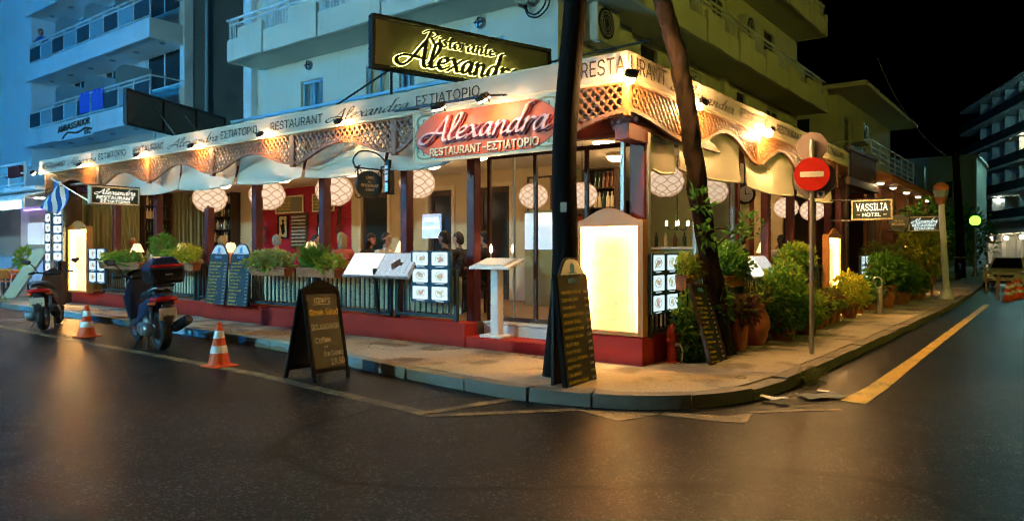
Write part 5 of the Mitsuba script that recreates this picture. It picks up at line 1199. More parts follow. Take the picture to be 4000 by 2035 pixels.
# ------------------------------------------------------------------ things on the inner walls
def picture(label, o, u, w, h, mat, inner=None, fr='black'):
    t = thing('framed_picture', label, 'picture'); q = lambda m, off=0.: frame(m.copy().apply_translation([0, 0, off]), o, u, (0, 0, 1))
    part(t, 'frame', q(extr(sbox(0, 0, w, h).difference(sbox(.04, .04, w - .04, h - .04)), .04)), 'm_' + fr)
    part(t, 'print', q(bx(.04, w - .04, .04, h - .04, .002, .012)), 'm_' + mat)
    if inner: part(t, 'motif', q(extr(inner, .004), .013), 'm_pole_wood')
fig = unary_union([Point(.22, .48).buffer(.05), aff.scale(Point(.22, .27).buffer(.1), .8, 1.6), LineString([(.12, .36), (.3, .2)]).buffer(.025)])
yb = BW - .03
picture('narrow framed figure print on the red wall left of the hatch', (-13.42, yb, 1.86), (1, 0, 0), .46, .65, 'shirt_cream', fig)
picture('small framed golden print on the red wall, above the white print', (-11.65, yb, 2.23), (1, 0, 0), .46, .3, 'chalk_yellow')
picture('framed white print with dark figure on the red wall', (-11.68, yb, 1.8), (1, 0, 0), .48, .4, 'sign_white', aff.translate(aff.scale(fig, 1, .75, origin=(0, 0)), .02, -.02))
for x0, x1, s in ((-13.5, -12.3, 'left'), (-11.85, -11.0, 'right')):
    t = thing('wall_menu_panel', f'{s} yellow lettered wooden panel high on the red wall', 'panel')
    q = lambda m, off=0.: frame(m.copy().apply_translation([0, 0, off]), (x0, yb, 2.58), (1, 0, 0), (0, 0, 1))
    w = x1 - x0; part(t, 'board', q(cb(0, w, 0, .42, 0, .02, .004)), 'm_olive_board'); part(t, 'frame', q(extr(sbox(-.03, -.03, w + .03, .45).difference(sbox(.01, .01, w - .01, .41)), .035)), 'm_cream')
    for i in range(4): part(t, 'line', q(text(WORDS[i + 3], .05, w * .5, .002, True), .021).apply_translation([.06, 0, .06 + i * .085]), 'm_chalk_yellow')
t = thing('serving_hatch', 'serving hatch with slatted shutter in the red wall', 'hatch')
part(t, 'frame', bx(-12.85, -12.1, yb - .01, yb + .02, 1.6, 2.55), 'm_dark_brown')
for i in range(9): part(t, 'slat', bar((-12.78, yb - .03, 1.68 + i * .095), (-12.17, yb - .03, 1.68 + i * .095), .02, .05), 'm_galv')
for x, z0, z1, s in ((-10.75, 1.95, 2.75, 'right'), (-13.95, 1.75, 2.2, 'left')):
    rg = np.random.default_rng(int(-x * 10))
    single('pepper_garland', f'hanging garland of dried peppers on the {s} side of the red wall', 'garland', cat([ball((x + rg.normal(0, .03), yb - .06, z), .035, 8, (1, .8, 1.5)) for z in np.arange(z0, z1, .06)] + [rod((x, yb - .05, z1), (x, yb - .05, z1 + .15), .006, 5)]), 'm_ink', True)
ORD = 'first second third fourth fifth sixth seventh eighth ninth tenth eleventh twelfth'.split()
def wine_rack(label, o, u, w, h, nx, nz, seed):
    o, u = V(*o), V(*u); n = np.cross(u, [0, 0, 1]); q = lambda m: frame(m, o, u, (0, 0, 1))
    t = thing('wine_shelf', label, 'shelf'); rg = np.random.default_rng(seed)
    part(t, 'back', q(bx(0, w, 0, h, .0, .02)), 'm_black')
    for s in (0, w - .04): part(t, 'side', q(bx(s, s + .04, 0, h, .02, .26)), 'm_dark_brown')
    dz = h / nz
    pb = lathe([(0, 0), (.037, 0), (.037, .19), (.014, .24), (.013, .3), (0, .3)], 10)
    for i in range(nz + 1): part(t, 'shelf', q(bx(.04, w - .04, max(0, i * dz - .02), i * dz + .0, .02, .25)), 'm_dark_brown')
    gl = {m: mikit.ply(pb, m, smooth=40) for m in ('m_bottle_green', 'm_bottle_amber', 'm_label_cream')}
    for i in range(nz):
        for j in range(nx):
            if rg.random() < .12: continue
            p = o + u * (.1 + (w - .2) * (j + .5) / nx) + n * .14 + [0, 0, i * dz + .001]
            m = rg.choice(['m_bottle_green', 'm_bottle_amber', 'm_bottle_green', 'm_label_cream'])
            k_ = uid('wine_bottle'); scene[k_] = {**gl[m], 'to_world': T().translate(p.tolist())}
            labels[k_] = {'label': f'{ORD[j]} bottle from the left on the {ORD[nz - 1 - i] if i < nz - 1 else "top"} board of the {label.split(" on ")[0].split(" behind ")[0]}' + (' at the corner' if 'corner' in label else ''), 'category': 'bottle', 'group': 'wine bottles on the dark shelves'}
wine_rack('tall dark wine shelf on the end wall of the terrace', (-16.96, 2.02, 1.3), (0, 1, 0), .82, 1.9, 7, 5, 4)
wine_rack('wide dark wine shelf on the back wall beside the cream strip', (-17.0, BW - .02, 1.4), (1, 0, 0), 1.6, 1.9, 11, 5, 5)
wine_rack('wine shelf behind the corner glass above the big display case', (-3.3, BW - .02, 1.6), (1, 0, 0), .75, 1.5, 6, 4, 6)
picture('brown framed mirror on the wall behind the entrance glass', (-4.75, yb, 1.7), (1, 0, 0), .62, 1.35, 'cream_wall', None, 'dark_brown')
picture('small orange picture, upper of two behind the corner window', (BX + .02, 4.75, 2.42), (0, 1, 0), .4, .3, 'orange_field'); picture('small orange picture, lower of two behind the corner window', (BX + .02, 4.75, 2.0), (0, 1, 0), .4, .3, 'orange_field')
t = thing('lit_bar_panel', 'added glowing blue panel standing in for a reflection of the bar', 'panel')  # glowing panel added in place of a reflection of the bar
part(t, 'panel', bx(-7.5, -6.95, BW - .35, BW - .3, 1.8, 2.35), 'm_letter_white', L=(.08, .38, .75)); part(t, 'strip', bx(-7.5, -6.95, BW - .36, BW - .352, 2.02, 2.06), 'm_letter_white', L=(.7, 1.0, 1.2), lw=.1); part(t, 'counter', bx(-7.55, -6.9, BW - .4, BW - .1, FL, 1.5), 'm_olive_wall')
part(t, 'lettering', frame(text('COCKTAILS', .09, .45, .004, True), (-7.45, BW - .352, 2.18), (1, 0, 0), (0, 0, 1)), 'm_letter_white', L=(.7, 1.0, 1.1), lw=.1)
t = thing('entrance_screen', 'added blue white glowing panel behind the entrance glass', 'display')  # glowing panel put in for a cyan white patch in the entrance glass
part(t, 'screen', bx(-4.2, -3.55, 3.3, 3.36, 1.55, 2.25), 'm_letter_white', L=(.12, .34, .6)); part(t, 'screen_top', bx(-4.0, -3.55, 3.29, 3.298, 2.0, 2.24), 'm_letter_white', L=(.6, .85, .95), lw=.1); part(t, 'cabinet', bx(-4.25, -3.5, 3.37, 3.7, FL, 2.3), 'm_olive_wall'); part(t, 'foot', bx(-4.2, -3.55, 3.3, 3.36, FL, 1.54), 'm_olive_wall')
t = thing('chandelier', 'small chandelier of white candle bulbs behind the corner window', 'chandelier')
cx_, cy_, cz_ = -1.5, 4.3, 1.95
part(t, 'stem', rod((cx_, cy_, cz_), (cx_, cy_, 3.25), .012), 'm_iron'); bl_ = []
for i in range(6):
    a = i * PI / 3; p = V(cx_ + .22 * math.cos(a), cy_ + .22 * math.sin(a), cz_ + .03)
    part(t, 'arm', tube(cr([(cx_, cy_, cz_ + .02), (cx_ + .12 * math.cos(a), cy_ + .12 * math.sin(a), cz_ - .05), p]), .008, 5), 'm_iron', True); bl_.append(lathe([(0, 0), (.014, 0), (.016, .07), (.0, .1)], 8, p))
part(t, 'candle_bulbs', cat(bl_), 'm_letter_white', True, L=(14, 11, 6), kind='stuff')
t = thing('bar_counter', 'olive bar counter with glassware inside the glazed corner', 'counter')
part(t, 'body', cb(-3.2, -1.0, 5.0, 5.6, FL, 1.55), 'm_olive_wall'); part(t, 'top', cb(-3.25, -.95, 4.95, 5.65, 1.551, 1.6), 'm_marble')
for i, x in enumerate(np.linspace(-3.0, -1.2, 10)): single('bar_bottle', f'{ORD[i]} bottle from the left on the bar counter inside the glazed corner', 'bottle', lathe([(0, 0), (.035, 0), (.035, .18), (.013, .23), (.012, .29), (0, .29)], 10, (x, 5.3, 1.6)), ('m_bottle_green', 'm_label_cream', 'm_bottle_amber')[i % 3], 40, group='bottles on the bar counter')
t = thing('corner_divider', 'dark partition wall with window band behind the right terrace', 'wall')
part(t, 'panel', bx(-3.9, -2.2, 7.0, 7.1, FL, 3.2), 'm_olive_wall'); part(t, 'panel', bx(-2.1, -1.4, 10.2, 10.3, FL, 3.2), 'm_cream_wall'); part(t, 'panel', bx(-4, -2.2, 10.2, 10.3, FL, 3.2), 'm_olive_wall'); part(t, 'trim', bx(-2.2, -2.1, 10.15, 10.3, FL, 3.2), 'm_maroon')
# ------------------------------------------------------------------ plants
def pot_mesh(r, h, kind='cone', n=20):
    if kind == 'cone': pr = [(0, 0), (r * .62, 0), (r * .92, h * .84), (r * 1.0, h * .84), (r * 1.03, h), (r * .92, h), (r * .85, h * .86)]
    elif kind == 'amphora': pr = [(0, 0), (r * .5, 0), (r * .72, h * .12), (r * 1.0, h * .45), (r * .95, h * .68), (r * .62, h * .86), (r * .6, h * .92), (r * .74, h), (r * .6, h), (r * .52, h * .9)]
    else: pr = [(0, 0), (r * .8, 0), (r * 1.0, h * .5), (r * .95, h * .9), (r * 1.02, h), (r * .9, h), (r * .85, h * .8)]
    return lathe(pr, n)
def foliage(t, mat, c, rad, n, ln, wd, seed, name='foliage', lump=3., shell=.4, fold=.25, up=.0, jit=.6):
    n = int(n * .72); ln *= 1.22; wd *= 1.22
    rg = np.random.default_rng(seed); p, d = bush_pts(rg, c, rad, n, shell, lump, seed)
    p[:, 2] = np.maximum(p[:, 2], .16)
    part(t, name, leaves(p, d + [0, 0, up], ln, wd, rg, fold, jit), 'm_' + mat, kind='stuff')
def stems(t, base, tips, r=.008):
    rg = np.random.default_rng(3); ms = []
    for q in tips:
        b = V(*base) + np.r_[rg.normal(0, .03, 2), 0]; m = (b + q) / 2 + np.r_[rg.normal(0, .04, 2), .03]
        ms.append(tube(cr([b, m, q], 4), [r] * 8 + [r * .5], 5, False))
    part(t, 'stem', cat(ms), 'm_bark', True)
def potted(label, x, y, r, h, kind, fol, z=.13, name='potted_plant', potmat='terracotta'):
    """fol: list of (material, dz, (rx, ry, rz), n, leaf length, leaf width)"""
    t = thing(name, label, 'potted plant')
    part(t, 'pot', pot_mesh(r, h, kind).apply_translation([x, y, z]), 'm_' + potmat, 40)
    part(t, 'soil', lathe([(0, h * .85), (r * .86 if kind != 'amphora' else r * .55, h * .85)][::-1], 14, (x, y, z)), 'm_soil')
    rg = np.random.default_rng(int(1000 * abs(x * 3 + y)))
    dz = fol[0][1]; rx, ry, rz = fol[0][2]
    stems(t, (x, y, z + h * .85), [V(x, y, z + h + dz) + rg.normal(0, .35, 3) * [rx, ry, rz] for _ in range(7)])
    for i, (m, dz, rad, n, ln, wd) in enumerate(fol):
        foliage(t, m, (x, y, z + h + dz), rad, n, ln, wd, int(abs(x * 37 + y * 91)) + i * 7)
    return t
def planter(label, o, u, w, fol, h=.16, d=.2, mat='terracotta'):
    o, u = V(*o), V(*u); n = np.cross(u, [0, 0, 1])
    t = thing('planter_box', label, 'planter box')
    pts = [o + u * a + n * b + [0, 0, z] for z, e in ((0, .03), (h, 0.)) for a in (e, w - e) for b in (e * .7, d - e * .7)]
    part(t, 'box', hull(pts), 'm_' + mat)
    part(t, 'rim', cat([bar(o + n * b + [0, 0, h - .012], o + u * w + n * b + [0, 0, h - .012], .025, .03) for b in (0, d)] + [bar(o + u * a + [0, 0, h - .013], o + u * a + n * d + [0, 0, h - .013], .02, .028) for a in (.0, w)]), 'm_' + mat)
    part(t, 'soil', frame(bx(.03, w - .03, .02, d - .02, h + .001, h + .008), o, u, -n * -1) if False else hull([o + u * a + n * b + [0, 0, z] for a in (.03, w - .03) for b in (.025, d - .025) for z in (h, h + .006)]), 'm_soil')
    for i, (m, a, dz, rad, nn, ln, wd) in enumerate(fol):
        c = o + u * (a * w) + n * d * .5 + [0, 0, h + dz]
        r3 = np.abs(u) * rad[0] + np.abs(n) * rad[1] + V(0, 0, rad[2])
        foliage(t, m, c, r3, nn, ln, wd, int(abs(o[0] * 31 + o[1] * 17)) + 5 * i)
    return t
L_ = (1, 0, 0)
planter('terracotta planter box with low yellow green leaves, leftmost on the left railing', (-14.3, -.02, 1.1), L_, 2.0, [('leaf_lime', .3, .08, (.6, .17, .14), 500, .08, .05), ('leaf_mid', .65, .06, (.7, .16, .16), 500, .08, .05)])
planter('terracotta planter box with tall feathery and yellow bushy plants behind the blue scooter', (-11.75, -.02, 1.12), L_, 1.75, [('leaf_yellow', .75, .14, (.5, .2, .22), 1000, .06, .04), ('leaf_mid', .2, .26, (.45, .18, .36), 800, .08, .03), ('leaf_lime', .45, .08, (.8, .18, .14), 500, .07, .045)])
planter('terracotta planter box with broad pale leaves right of the slate boards', (-7.95, -.06, 1.08), L_, 1.1, [('leaf_pale', .5, .1, (.62, .2, .16), 700, .1, .06), ('leaf_lime', .35, .08, (.6, .2, .16), 300, .09, .05)])
t = planter('terracotta planter box with spiky grass above the sandwich board', (-6.52, -.06, 1.08), L_, 1.05, [('leaf_lime', .75, .07, (.32, .2, .13), 260, .09, .055)])
rg = np.random.default_rng(12); c_ = np.c_[-6.15 + rg.normal(0, .1, 420), -.16 + rg.normal(0, .04, 420), np.full(420, 1.22)]
part(t, 'grass', leaves(c_, np.c_[rg.normal(0, .35, 420), rg.normal(0, .3, 420), np.ones(420)], .42, .016, rg, .05, .16), 'm_leaf_mid')
Y_ = (0, 1, 0)
planter('small terracotta planter with trailing leaves beside the food pictures at the hydrant', (.02, .78, 1.02), Y_, .34, [('leaf_lime', .4, .1, (.2, .16, .14), 350, .07, .045), ('leaf_olive', 1.5, .07, (.4, .18, .12), 420, .08, .05)], h=.2)
planter('terracotta planter box with dark leafy plants right of the leaning tree', (.02, 2.15, 1.0), Y_, .85, [('leaf_mid', .45, .2, (.5, .2, .26), 900, .09, .05), ('leaf_dark', .7, .14, (.5, .2, .2), 500, .09, .05)], h=.17)
planter('terracotta planter box with bright green bush left of the no entry sign pole', (.02, 5.2, 1.0), Y_, 1.4, [('leaf_lime', .6, .2, (.7, .22, .27), 1100, .11, .05), ('leaf_mid', .45, .14, (.7, .22, .25), 600, .11, .05)], h=.18)
planter('terracotta planter box with reddish green plants, far along the right railing', (.0, 12.3, 1.0), Y_, 1.9, [('leaf_olive', .4, .2, (.8, .25, .28), 600, .12, .06), ('leaf_lime', .6, .24, (.6, .22, .22), 300, .12, .06), ('leaf_purple', .3, .2, (.6, .22, .2), 200, .12, .06)], h=.2)
planter('terracotta planter box with mixed plants next to the last lit display case', (.0, 14.9, 1.0), Y_, 2.0, [('leaf_olive', .5, .2, (.9, .25, .28), 600, .13, .06), ('leaf_lime', .5, .16, (.9, .25, .2), 300, .12, .06)], h=.2)
# shrubs and pots on the right pavement
t = thing('climbing_shrub', 'dense glossy shrub climbing between the red hydrant and the tilted menu board', 'shrub')
stems(t, (.24, .74, .13), [V(.24 + a * .08, .74 + b * .15, .5 + .5 * abs(a)) for a, b in ((1, 1), (-1, 1), (1, -1), (0, 0), (.5, .8), (-.6, -.7))], .012)
foliage(t, 'leaf_mid', (.25, .76, .52), (.17, .22, .46), 800, .085, .042, 61); foliage(t, 'leaf_lime', (.27, .74, .6), (.17, .22, .42), 260, .08, .04, 62); foliage(t, 'leaf_dark', (.3, .8, .35), (.2, .24, .28), 350, .085, .045, 63)
potted('tall terracotta pot with a purple green plant right of the tilted menu board', .42, 2.12, .155, .46, 'cone', [('leaf_purple', .08, (.26, .26, .2), 380, .11, .055), ('leaf_olive', .1, (.24, .24, .18), 200, .1, .05)])
potted('slim terracotta pot half hidden behind the tilted menu board', .3, 1.55, .13, .5, 'amphora', [('leaf_dark', .15, (.2, .22, .26), 500, .1, .05), ('leaf_mid', .22, (.2, .2, .22), 250, .1, .045)])
potted('large terracotta amphora pot with sparse leaves before the slatted railing', .42, 2.85, .2, .62, 'amphora', [('leaf_olive', .08, (.2, .2, .14), 180, .1, .05)])
potted('tallest dense green shrub in the middle of the potted plants', .55, 3.7, .2, .36, 'round', [('leaf_mid', .3, (.38, .48, .5), 2000, .085, .042), ('leaf_dark', .05, (.38, .5, .34), 1100, .085, .045), ('leaf_lime', .42, (.36, .52, .42), 500, .08, .04)])
potted('pale leaved shrub behind the tallest shrub on the right pavement', .3, 4.6, .18, .36, 'round', [('leaf_mid', .35, (.32, .55, .5), 1300, .085, .04), ('leaf_olive', .3, (.34, .5, .42), 500, .08, .04)])
potted('low light green shrub left of the no entry sign pole', .62, 4.75, .18, .3, 'round', [('leaf_lime', .14, (.3, .42, .32), 800, .08, .04), ('leaf_mid', .08, (.32, .42, .3), 600, .08, .04)])
for i, (x, y, r, h, f, lb) in enumerate(((.56, 5.7, .15, .3, 'leaf_purple', 'terracotta pot with red flowers just right of the no entry pole'), (.52, 6.25, .14, .28, 'leaf_lime', 'terracotta pot with a lime green tuft in the pot row'), (.5, 6.8, .15, .3, 'leaf_olive', 'terracotta pot with olive grass after the lime tuft'), (.46, 7.35, .15, .3, 'leaf_olive', 'terracotta pot with pinkish grass before the yellow shrub'))):
    t = potted(lb, x, y, r, h, 'cone', [(f, .12, (.2, .24, .2), 320, .1, .035), ('leaf_mid', .05, (.2, .22, .14), 160, .09, .04)])
    if i != 1: foliage(t, 'petal_red', (x, y, .13 + h + .17), (.18, .2, .12), 60, .05, .045, 90 + i, 'petal')
potted('bright yellow green shrub in a pot before the tall display case', .52, 8.35, .2, .3, 'cone', [('leaf_yellow', .26, (.38, .5, .34), 1500, .08, .045), ('leaf_lime', .18, (.4, .52, .32), 700, .08, .045)])
potted('dark fern in a terracotta pot left of the steel bollard', .42, 9.6, .17, .28, 'cone', [('leaf_dark', .2, (.4, .5, .26), 700, .13, .035), ('leaf_mid', .16, (.38, .5, .22), 300, .12, .03)])
potted('small dark shrub behind the steel bollard', .45, 10.7, .17, .26, 'cone', [('leaf_dark', .16, (.36, .44, .26), 500, .11, .04), ('leaf_olive', .12, (.36, .44, .2), 200, .1, .04)])
potted('large terracotta pot with upright leaves right of the steel bollard', .62, 11.7, .27, .55, 'cone', [('leaf_mid', .32, (.36, .5, .4), 520, .2, .09), ('leaf_dark', .1, (.3, .4, .25), 300, .15, .06)])
potted('wide terracotta bowl with low plants beyond the large pot', .66, 13.1, .26, .36, 'round', [('leaf_dark', .2, (.36, .5, .3), 500, .14, .06), ('leaf_mid', .3, (.3, .4, .25), 250, .14, .06)])
potted('terracotta pot with drooping leaves before the round bush', .62, 14.3, .24, .42, 'cone', [('leaf_mid', .25, (.36, .5, .36), 480, .17, .07)])
potted('round clipped green bush near the white lamp standard', .72, 15.6, .25, .25, 'round', [('leaf_mid', .24, (.4, .5, .38), 1500, .08, .035), ('leaf_lime', .3, (.38, .46, .34), 500, .07, .03)])
t = potted('orange terracotta pot raised on a stand beside the white lamp standard', .72, 18.0, .26, .3, 'cone', [('leaf_lime', .35, (.4, .6, .42), 420, .18, .08)], z=.42)
part(t, 'stand', cat([bar((.72 + .12 * a, 18 + .12 * b, .13), (.72 + .12 * a, 18 + .12 * b, .42), .04, .04) for a in (-1, 1) for b in (-1, 1)]), 'm_terracotta')
# yellow green vine tree at the far end of the front
t = thing('vine_tree', 'loose yellow green leafy vine tree beside the small cyan sign', 'tree')
part(t, 'trunk', tube(cr([(.35, 17.0, .13), (.4, 17.1, .9), (.3, 17.3, 1.6), (.5, 17.6, 2.3)]), np.linspace(.06, .02, 22), 8), 'm_bark', True)
rg = np.random.default_rng(8)
for i in range(7):
    e = V(.6 + rg.normal(0, .35), 17.4 + rg.normal(0, .9), 1.2 + rg.uniform(0, 1.3)); part(t, 'branch', tube(cr([(.35, 17.25, 1.3 + .1 * i), (V(.4, 17.3, 1.7) + e) / 2, e], 4), np.linspace(.02, .006, 9), 5), 'm_bark', True)
foliage(t, 'leaf_yellow', (.62, 17.3, 1.45), (.6, 1.2, .75), 700, .2, .11, 21, lump=2.5); foliage(t, 'leaf_lime', (.6, 17.5, 1.7), (.55, 1.2, .8), 500, .2, .11, 22, lump=2.5); foliage(t, 'leaf_mid', (.5, 18.6, 2.3), (.5, 1.6, .9), 500, .2, .1, 23)
# leaning tree at the corner
t = thing('leaning_tree', 'leaning rough barked tree trunk rising in front of the right awning', 'tree')
pts = cr([(.36, 1.62, .05), (.34, 1.55, .6), (.33, 1.36, 1.25), (.28, 1.02, 2.3), (.25, .77, 3.3), (.22, .5, 4.0), (.15, .15, 4.7), (.05, -.2, 5.6), (-.2, -.7, 7.0), (-.5, -1.2, 8.5)], 14)
m = tube(pts, np.interp(np.linspace(0, 1, len(pts)), [0, .08, .3, .55, .8, 1], [.2, .15, .122, .105, .1, .09]), 22)
w = np.array(m.vertices); nz = meshkit.fbm(np.c_[w[:, 0] * 17, w[:, 1] * 17, w[:, 2] * 3.5], 3, 2) - .5
axis = np.array([pts[np.argmin(((pts - q) ** 2).sum(1))] for q in w]); w = axis + (w - axis) * (1 + .85 * nz)[:, None]
part(t, 'trunk', trimesh.Trimesh(w, m.faces, process=False), 'm_bark', True)
for i, (b, e) in enumerate((((.3, 1.15, 1.95), (.42, .72, 2.15)), ((.3, 1.2, 1.8), (.5, 1.9, 1.75)), ((.3, 1.3, 1.5), (.52, 2.35, 1.9)), ((.3, 1.25, 1.6), (.45, .85, 1.72)))):
    part(t, 'twig', tube(cr([b, (V(*b) + V(*e)) / 2 + [0, 0, .06], e], 5), np.linspace(.014, .005, 11), 5), 'm_bark', True)
    foliage(t, 'leaf_dark', e, (.14, .2, .16), 26, .11, .055, 70 + i, 'leaf_cluster', shell=.2); foliage(t, 'leaf_mid', e, (.14, .22, .15), 18, .11, .055, 80 + i, 'leaf_cluster', shell=.2)
part(t, 'crown', leaves(*bush_pts(np.random.default_rng(5), (-.6, -1.0, 9.6), (2.2, 2.4, 1.4), 2500, .3, 2., 5), .16, .07, np.random.default_rng(6)), 'm_leaf_dark')
# planter with leaves by the leaning A board on the left
planter('yellow planter with a small leafy plant beside the leaning pale board at the bar', (-20.6, .35, .95), L_, .4, [('leaf_lime', .5, .2, (.3, .2, .3), 300, .12, .06)], mat='cloth_yellow')
# dark trees and hedge at the end of the right street
for i, (x, y, r, z) in enumerate(((-1.6, 31, 1.6, 1.9), (-3.2, 40, 2.4, 3.0), (-1.2, 46, 2.0, 2.4))):
    t = thing('dark_tree', ('nearest', 'middle', 'furthest')[i] + ' of the dark trees at the end of the right pavement', 'tree')
    part(t, 'trunk', tube([(x, y, 0), (x + .1, y, z * .6), (x, y + .1, z)], [.16, .12, .07], 8), 'm_bark', True)
    foliage(t, 'leaf_dark', (x, y, z), (r, r, r * .85), 1100, .34, .16, 120 + i, 'crown', lump=2.2, shell=.3); foliage(t, 'leaf_mid', (x, y, z + .2), (r, r, r * .85), 350, .34, .16, 140 + i, 'crown', lump=2.2)
# ------------------------------------------------------------------ scooters
def wheel(t, c, R_, w, name, disc=True):
    ax = lambda m: xf(trimesh.Trimesh(np.asarray(m.vertices)[:, [0, 2, 1]] * [1, 1, 1], m.faces[:, ::-1], process=False), c)
    k_ = part(t, name, ax(lathe([(R_ * .66, -w * .42), (R_ * .86, -w * .5), (R_ * .96, -w * .34), (R_, 0), (R_ * .96, w * .34), (R_ * .86, w * .5), (R_ * .66, w * .42), (R_ * .66, -w * .42)], 32)), 'm_rubber', 60)
    part(k_, 'rim', ax(lathe([(R_ * .68, -w * .4), (R_ * .6, -w * .3), (R_ * .58, 0), (R_ * .6, w * .3), (R_ * .68, w * .4)], 32)), 'm_steel', 50)
    part(k_, 'hub', ax(lathe([(0, -w * .45), (R_ * .18, -w * .45), (R_ * .18, w * .45), (0, w * .45)], 16)), 'm_steel')
    for i in range(6):
        a = i * PI / 3; part(k_, 'spoke', bar(V(*c) + [R_ * .15 * math.cos(a), 0, R_ * .15 * math.sin(a)], V(*c) + [R_ * .62 * math.cos(a), 0, R_ * .62 * math.sin(a)], .03, .05, (0, 1, 0)), 'm_steel')
    if disc: part(k_, 'brake_disc', ax(lathe([(R_ * .2, w * .52), (R_ * .42, w * .52), (R_ * .42, w * .56), (R_ * .2, w * .56)], 24)), 'm_chrome')
def scooter(label, x, y, rz, body, topbox, big, size=1.0):
    base = len(scene); t = thing('scooter', label, 'scooter'); before = set(scene)
    R_ = .29 if big else .265; wb = .98 if False else (1.36 if big else 1.26)
    wheel(t, (0, 0, R_), R_, .15 if big else .13, 'rear_wheel', False); wheel(t, (wb, 0, R_), R_, .11, 'front_wheel')
    m_ = 'm_' + body
    # tail and seat body
    tail = hb([((-.3, 0, .80), .03), ((-.26, .07, .78), .045), ((-.26, -.07, .78), .045), ((.05, .12, .68), .08), ((.05, -.12, .68), .08), ((.42, .1, .56), .09), ((.42, -.1, .56), .09)], 14)
    part(t, 'tail_fairing', tail, m_, 45)
    for s in (1, -1): part(t, 'side_panel', hb([((-.1, s * .15, .70), .03), ((.3, s * .17, .62), .045), ((.5, s * .14, .42), .05), ((.15, s * .16, .52), .04)], 12), m_, 45)
    part(t, 'seat', hb([((-.16, .08, .82), .055), ((-.16, -.08, .82), .055), ((.2, .1, .79), .065), ((.2, -.1, .79), .065), ((.52, .07, .76), .06), ((.52, -.07, .76), .06), ((.0, 0, .84), .06)], 14), 'm_black', 45)
    part(t, 'floorboard', hb([((.45, .14, .34), .05), ((.45, -.14, .34), .05), ((.98, .13, .33), .045), ((.98, -.13, .33), .045), ((.5, .1, .46), .05), ((.5, -.1, .46), .05), ((.78, 0, .42), .08)], 12), 'm_black', 45)
    part(t, 'leg_shield', hb([((1.0, .17, .42), .03), ((1.0, -.17, .42), .03), ((1.02, .22, .72), .03), ((1.02, -.22, .72), .03), ((1.0, .13, 1.0), .035), ((1.0, -.13, 1.0), .035), ((1.2, 0, .78), .06), ((1.13, 0, 1.0), .05), ((1.14, 0, .5), .05)], 14), m_, 45)
    part(t, 'front_mudguard', hb([((wb - .22, 0, R_ + .22), .05), ((wb, 0, R_ + R_ + .035), .055), ((wb + .26, 0, R_ + .16), .035)], 12), m_, 45)
    for s in (1, -1): part(t, 'fork', rod((wb, s * .085, R_), (wb - .16, s * .085, R_ + .42), .022), 'm_steel')
    part(t, 'handlebar', tube(cr([(.9, .36, 1.04), (.96, .3, 1.06), (1.0, .1, 1.03), (1.0, -.1, 1.03), (.96, -.3, 1.06), (.9, -.36, 1.04)]), .016, 8), 'm_black', True)
    part(t, 'instrument_panel', hb([((.98, .1, 1.03), .045), ((.98, -.1, 1.03), .045), ((1.08, 0, 1.08), .05)], 12), 'm_black', 45)
    for s in (1, -1):
        part(t, 'grip', rod((.91, s * .27, 1.05), (.89, s * .38, 1.04), .021), 'm_rubber')
        k_ = part(t, 'mirror', hb([((.93, s * .36, 1.27), .03), ((.93, s * .46, 1.28), .028), ((.945, s * .41, 1.24), .03)], 10), 'm_black', 45)
        part(k_, 'stalk', tube(cr([(.97, s * .24, 1.06), (.95, s * .3, 1.18), (.94, s * .38, 1.25)]), .009, 6), 'm_black', True)
        part(k_, 'glass', frame(extr(aff.scale(Point(0, 0).buffer(.05, 10), 1.1, .65), .004), (.898, s * .41, 1.268), (0, -1, 0), (0, 0, 1)), 'm_chrome')
        part(t, 'rear_indicator', hb([((-.24, s * .13, .69), .025), ((-.2, s * .19, .69), .02)], 10), 'm_orange_field', 45)
        part(t, 'front_indicator', hb([((1.1, s * .19, .84), .02), ((1.05, s * .23, .88), .015)], 8), 'm_orange_field', 45)
    wsg = [(1.12, .18, .98), (1.14, .0, .99), (1.12, -.18, .98)]; h_ = .14 if big else .16
    v_ = np.array([[1.09, .19, .96], [1.15, .07, .98], [1.15, -.07, .98], [1.09, -.19, .96], [.98, .17, .96 + h_], [1.02, .06, 1.0 + h_], [1.02, -.06, 1.0 + h_], [.98, -.17, .96 + h_]])
    part(t, 'windscreen', trimesh.Trimesh(v_, [[0, 1, 5], [0, 5, 4], [1, 2, 6], [1, 6, 5], [2, 3, 7], [2, 7, 6]], process=False), 'm_pane' if not big else 'm_tinted')
    part(t, 'headlight', hb([((1.2, .09, .74), .04), ((1.2, -.09, .74), .04), ((1.17, 0, .84), .05)], 12), 'm_chrome', 45)
    part(t, 'tail_light', hb([((-.325, .12, .745), .03), ((-.325, -.12, .745), .03), ((-.34, 0, .755), .035), ((-.22, .16, .75), .025), ((-.22, -.16, .75), .025)], 12), 'm_red_lens', 45)
    k_ = part(t, 'number_plate', bar((-.4, 0, .62), (-.37, 0, .45), .23, .008, (0, 0, 1)) if False else frame(bx(-.115, .115, 0, .17, 0, .006), (-.37, 0, .46), (0, -1, 0), (-.16, 0, .987)), 'm_plate_white')
    for ln, yy in ((('KPX', .095), ('216', .015)) if big else (('IMZ', .095), ('487', .015))): part(k_, 'characters', frame(text(ln, .06, .17, .002, True), (-.378, .085, .46 + yy), (0, -1, 0), (-.16, 0, .987)), 'm_ink')
    part(t, 'rear_mudguard', cat([hb([((-.28, 0, .7), .04), ((-.36, .0, .48), .035), ((-.36, .09, .56), .015), ((-.36, -.09, .56), .015), ((-.38, 0, .38), .02)], 10)]), 'm_black', 45)
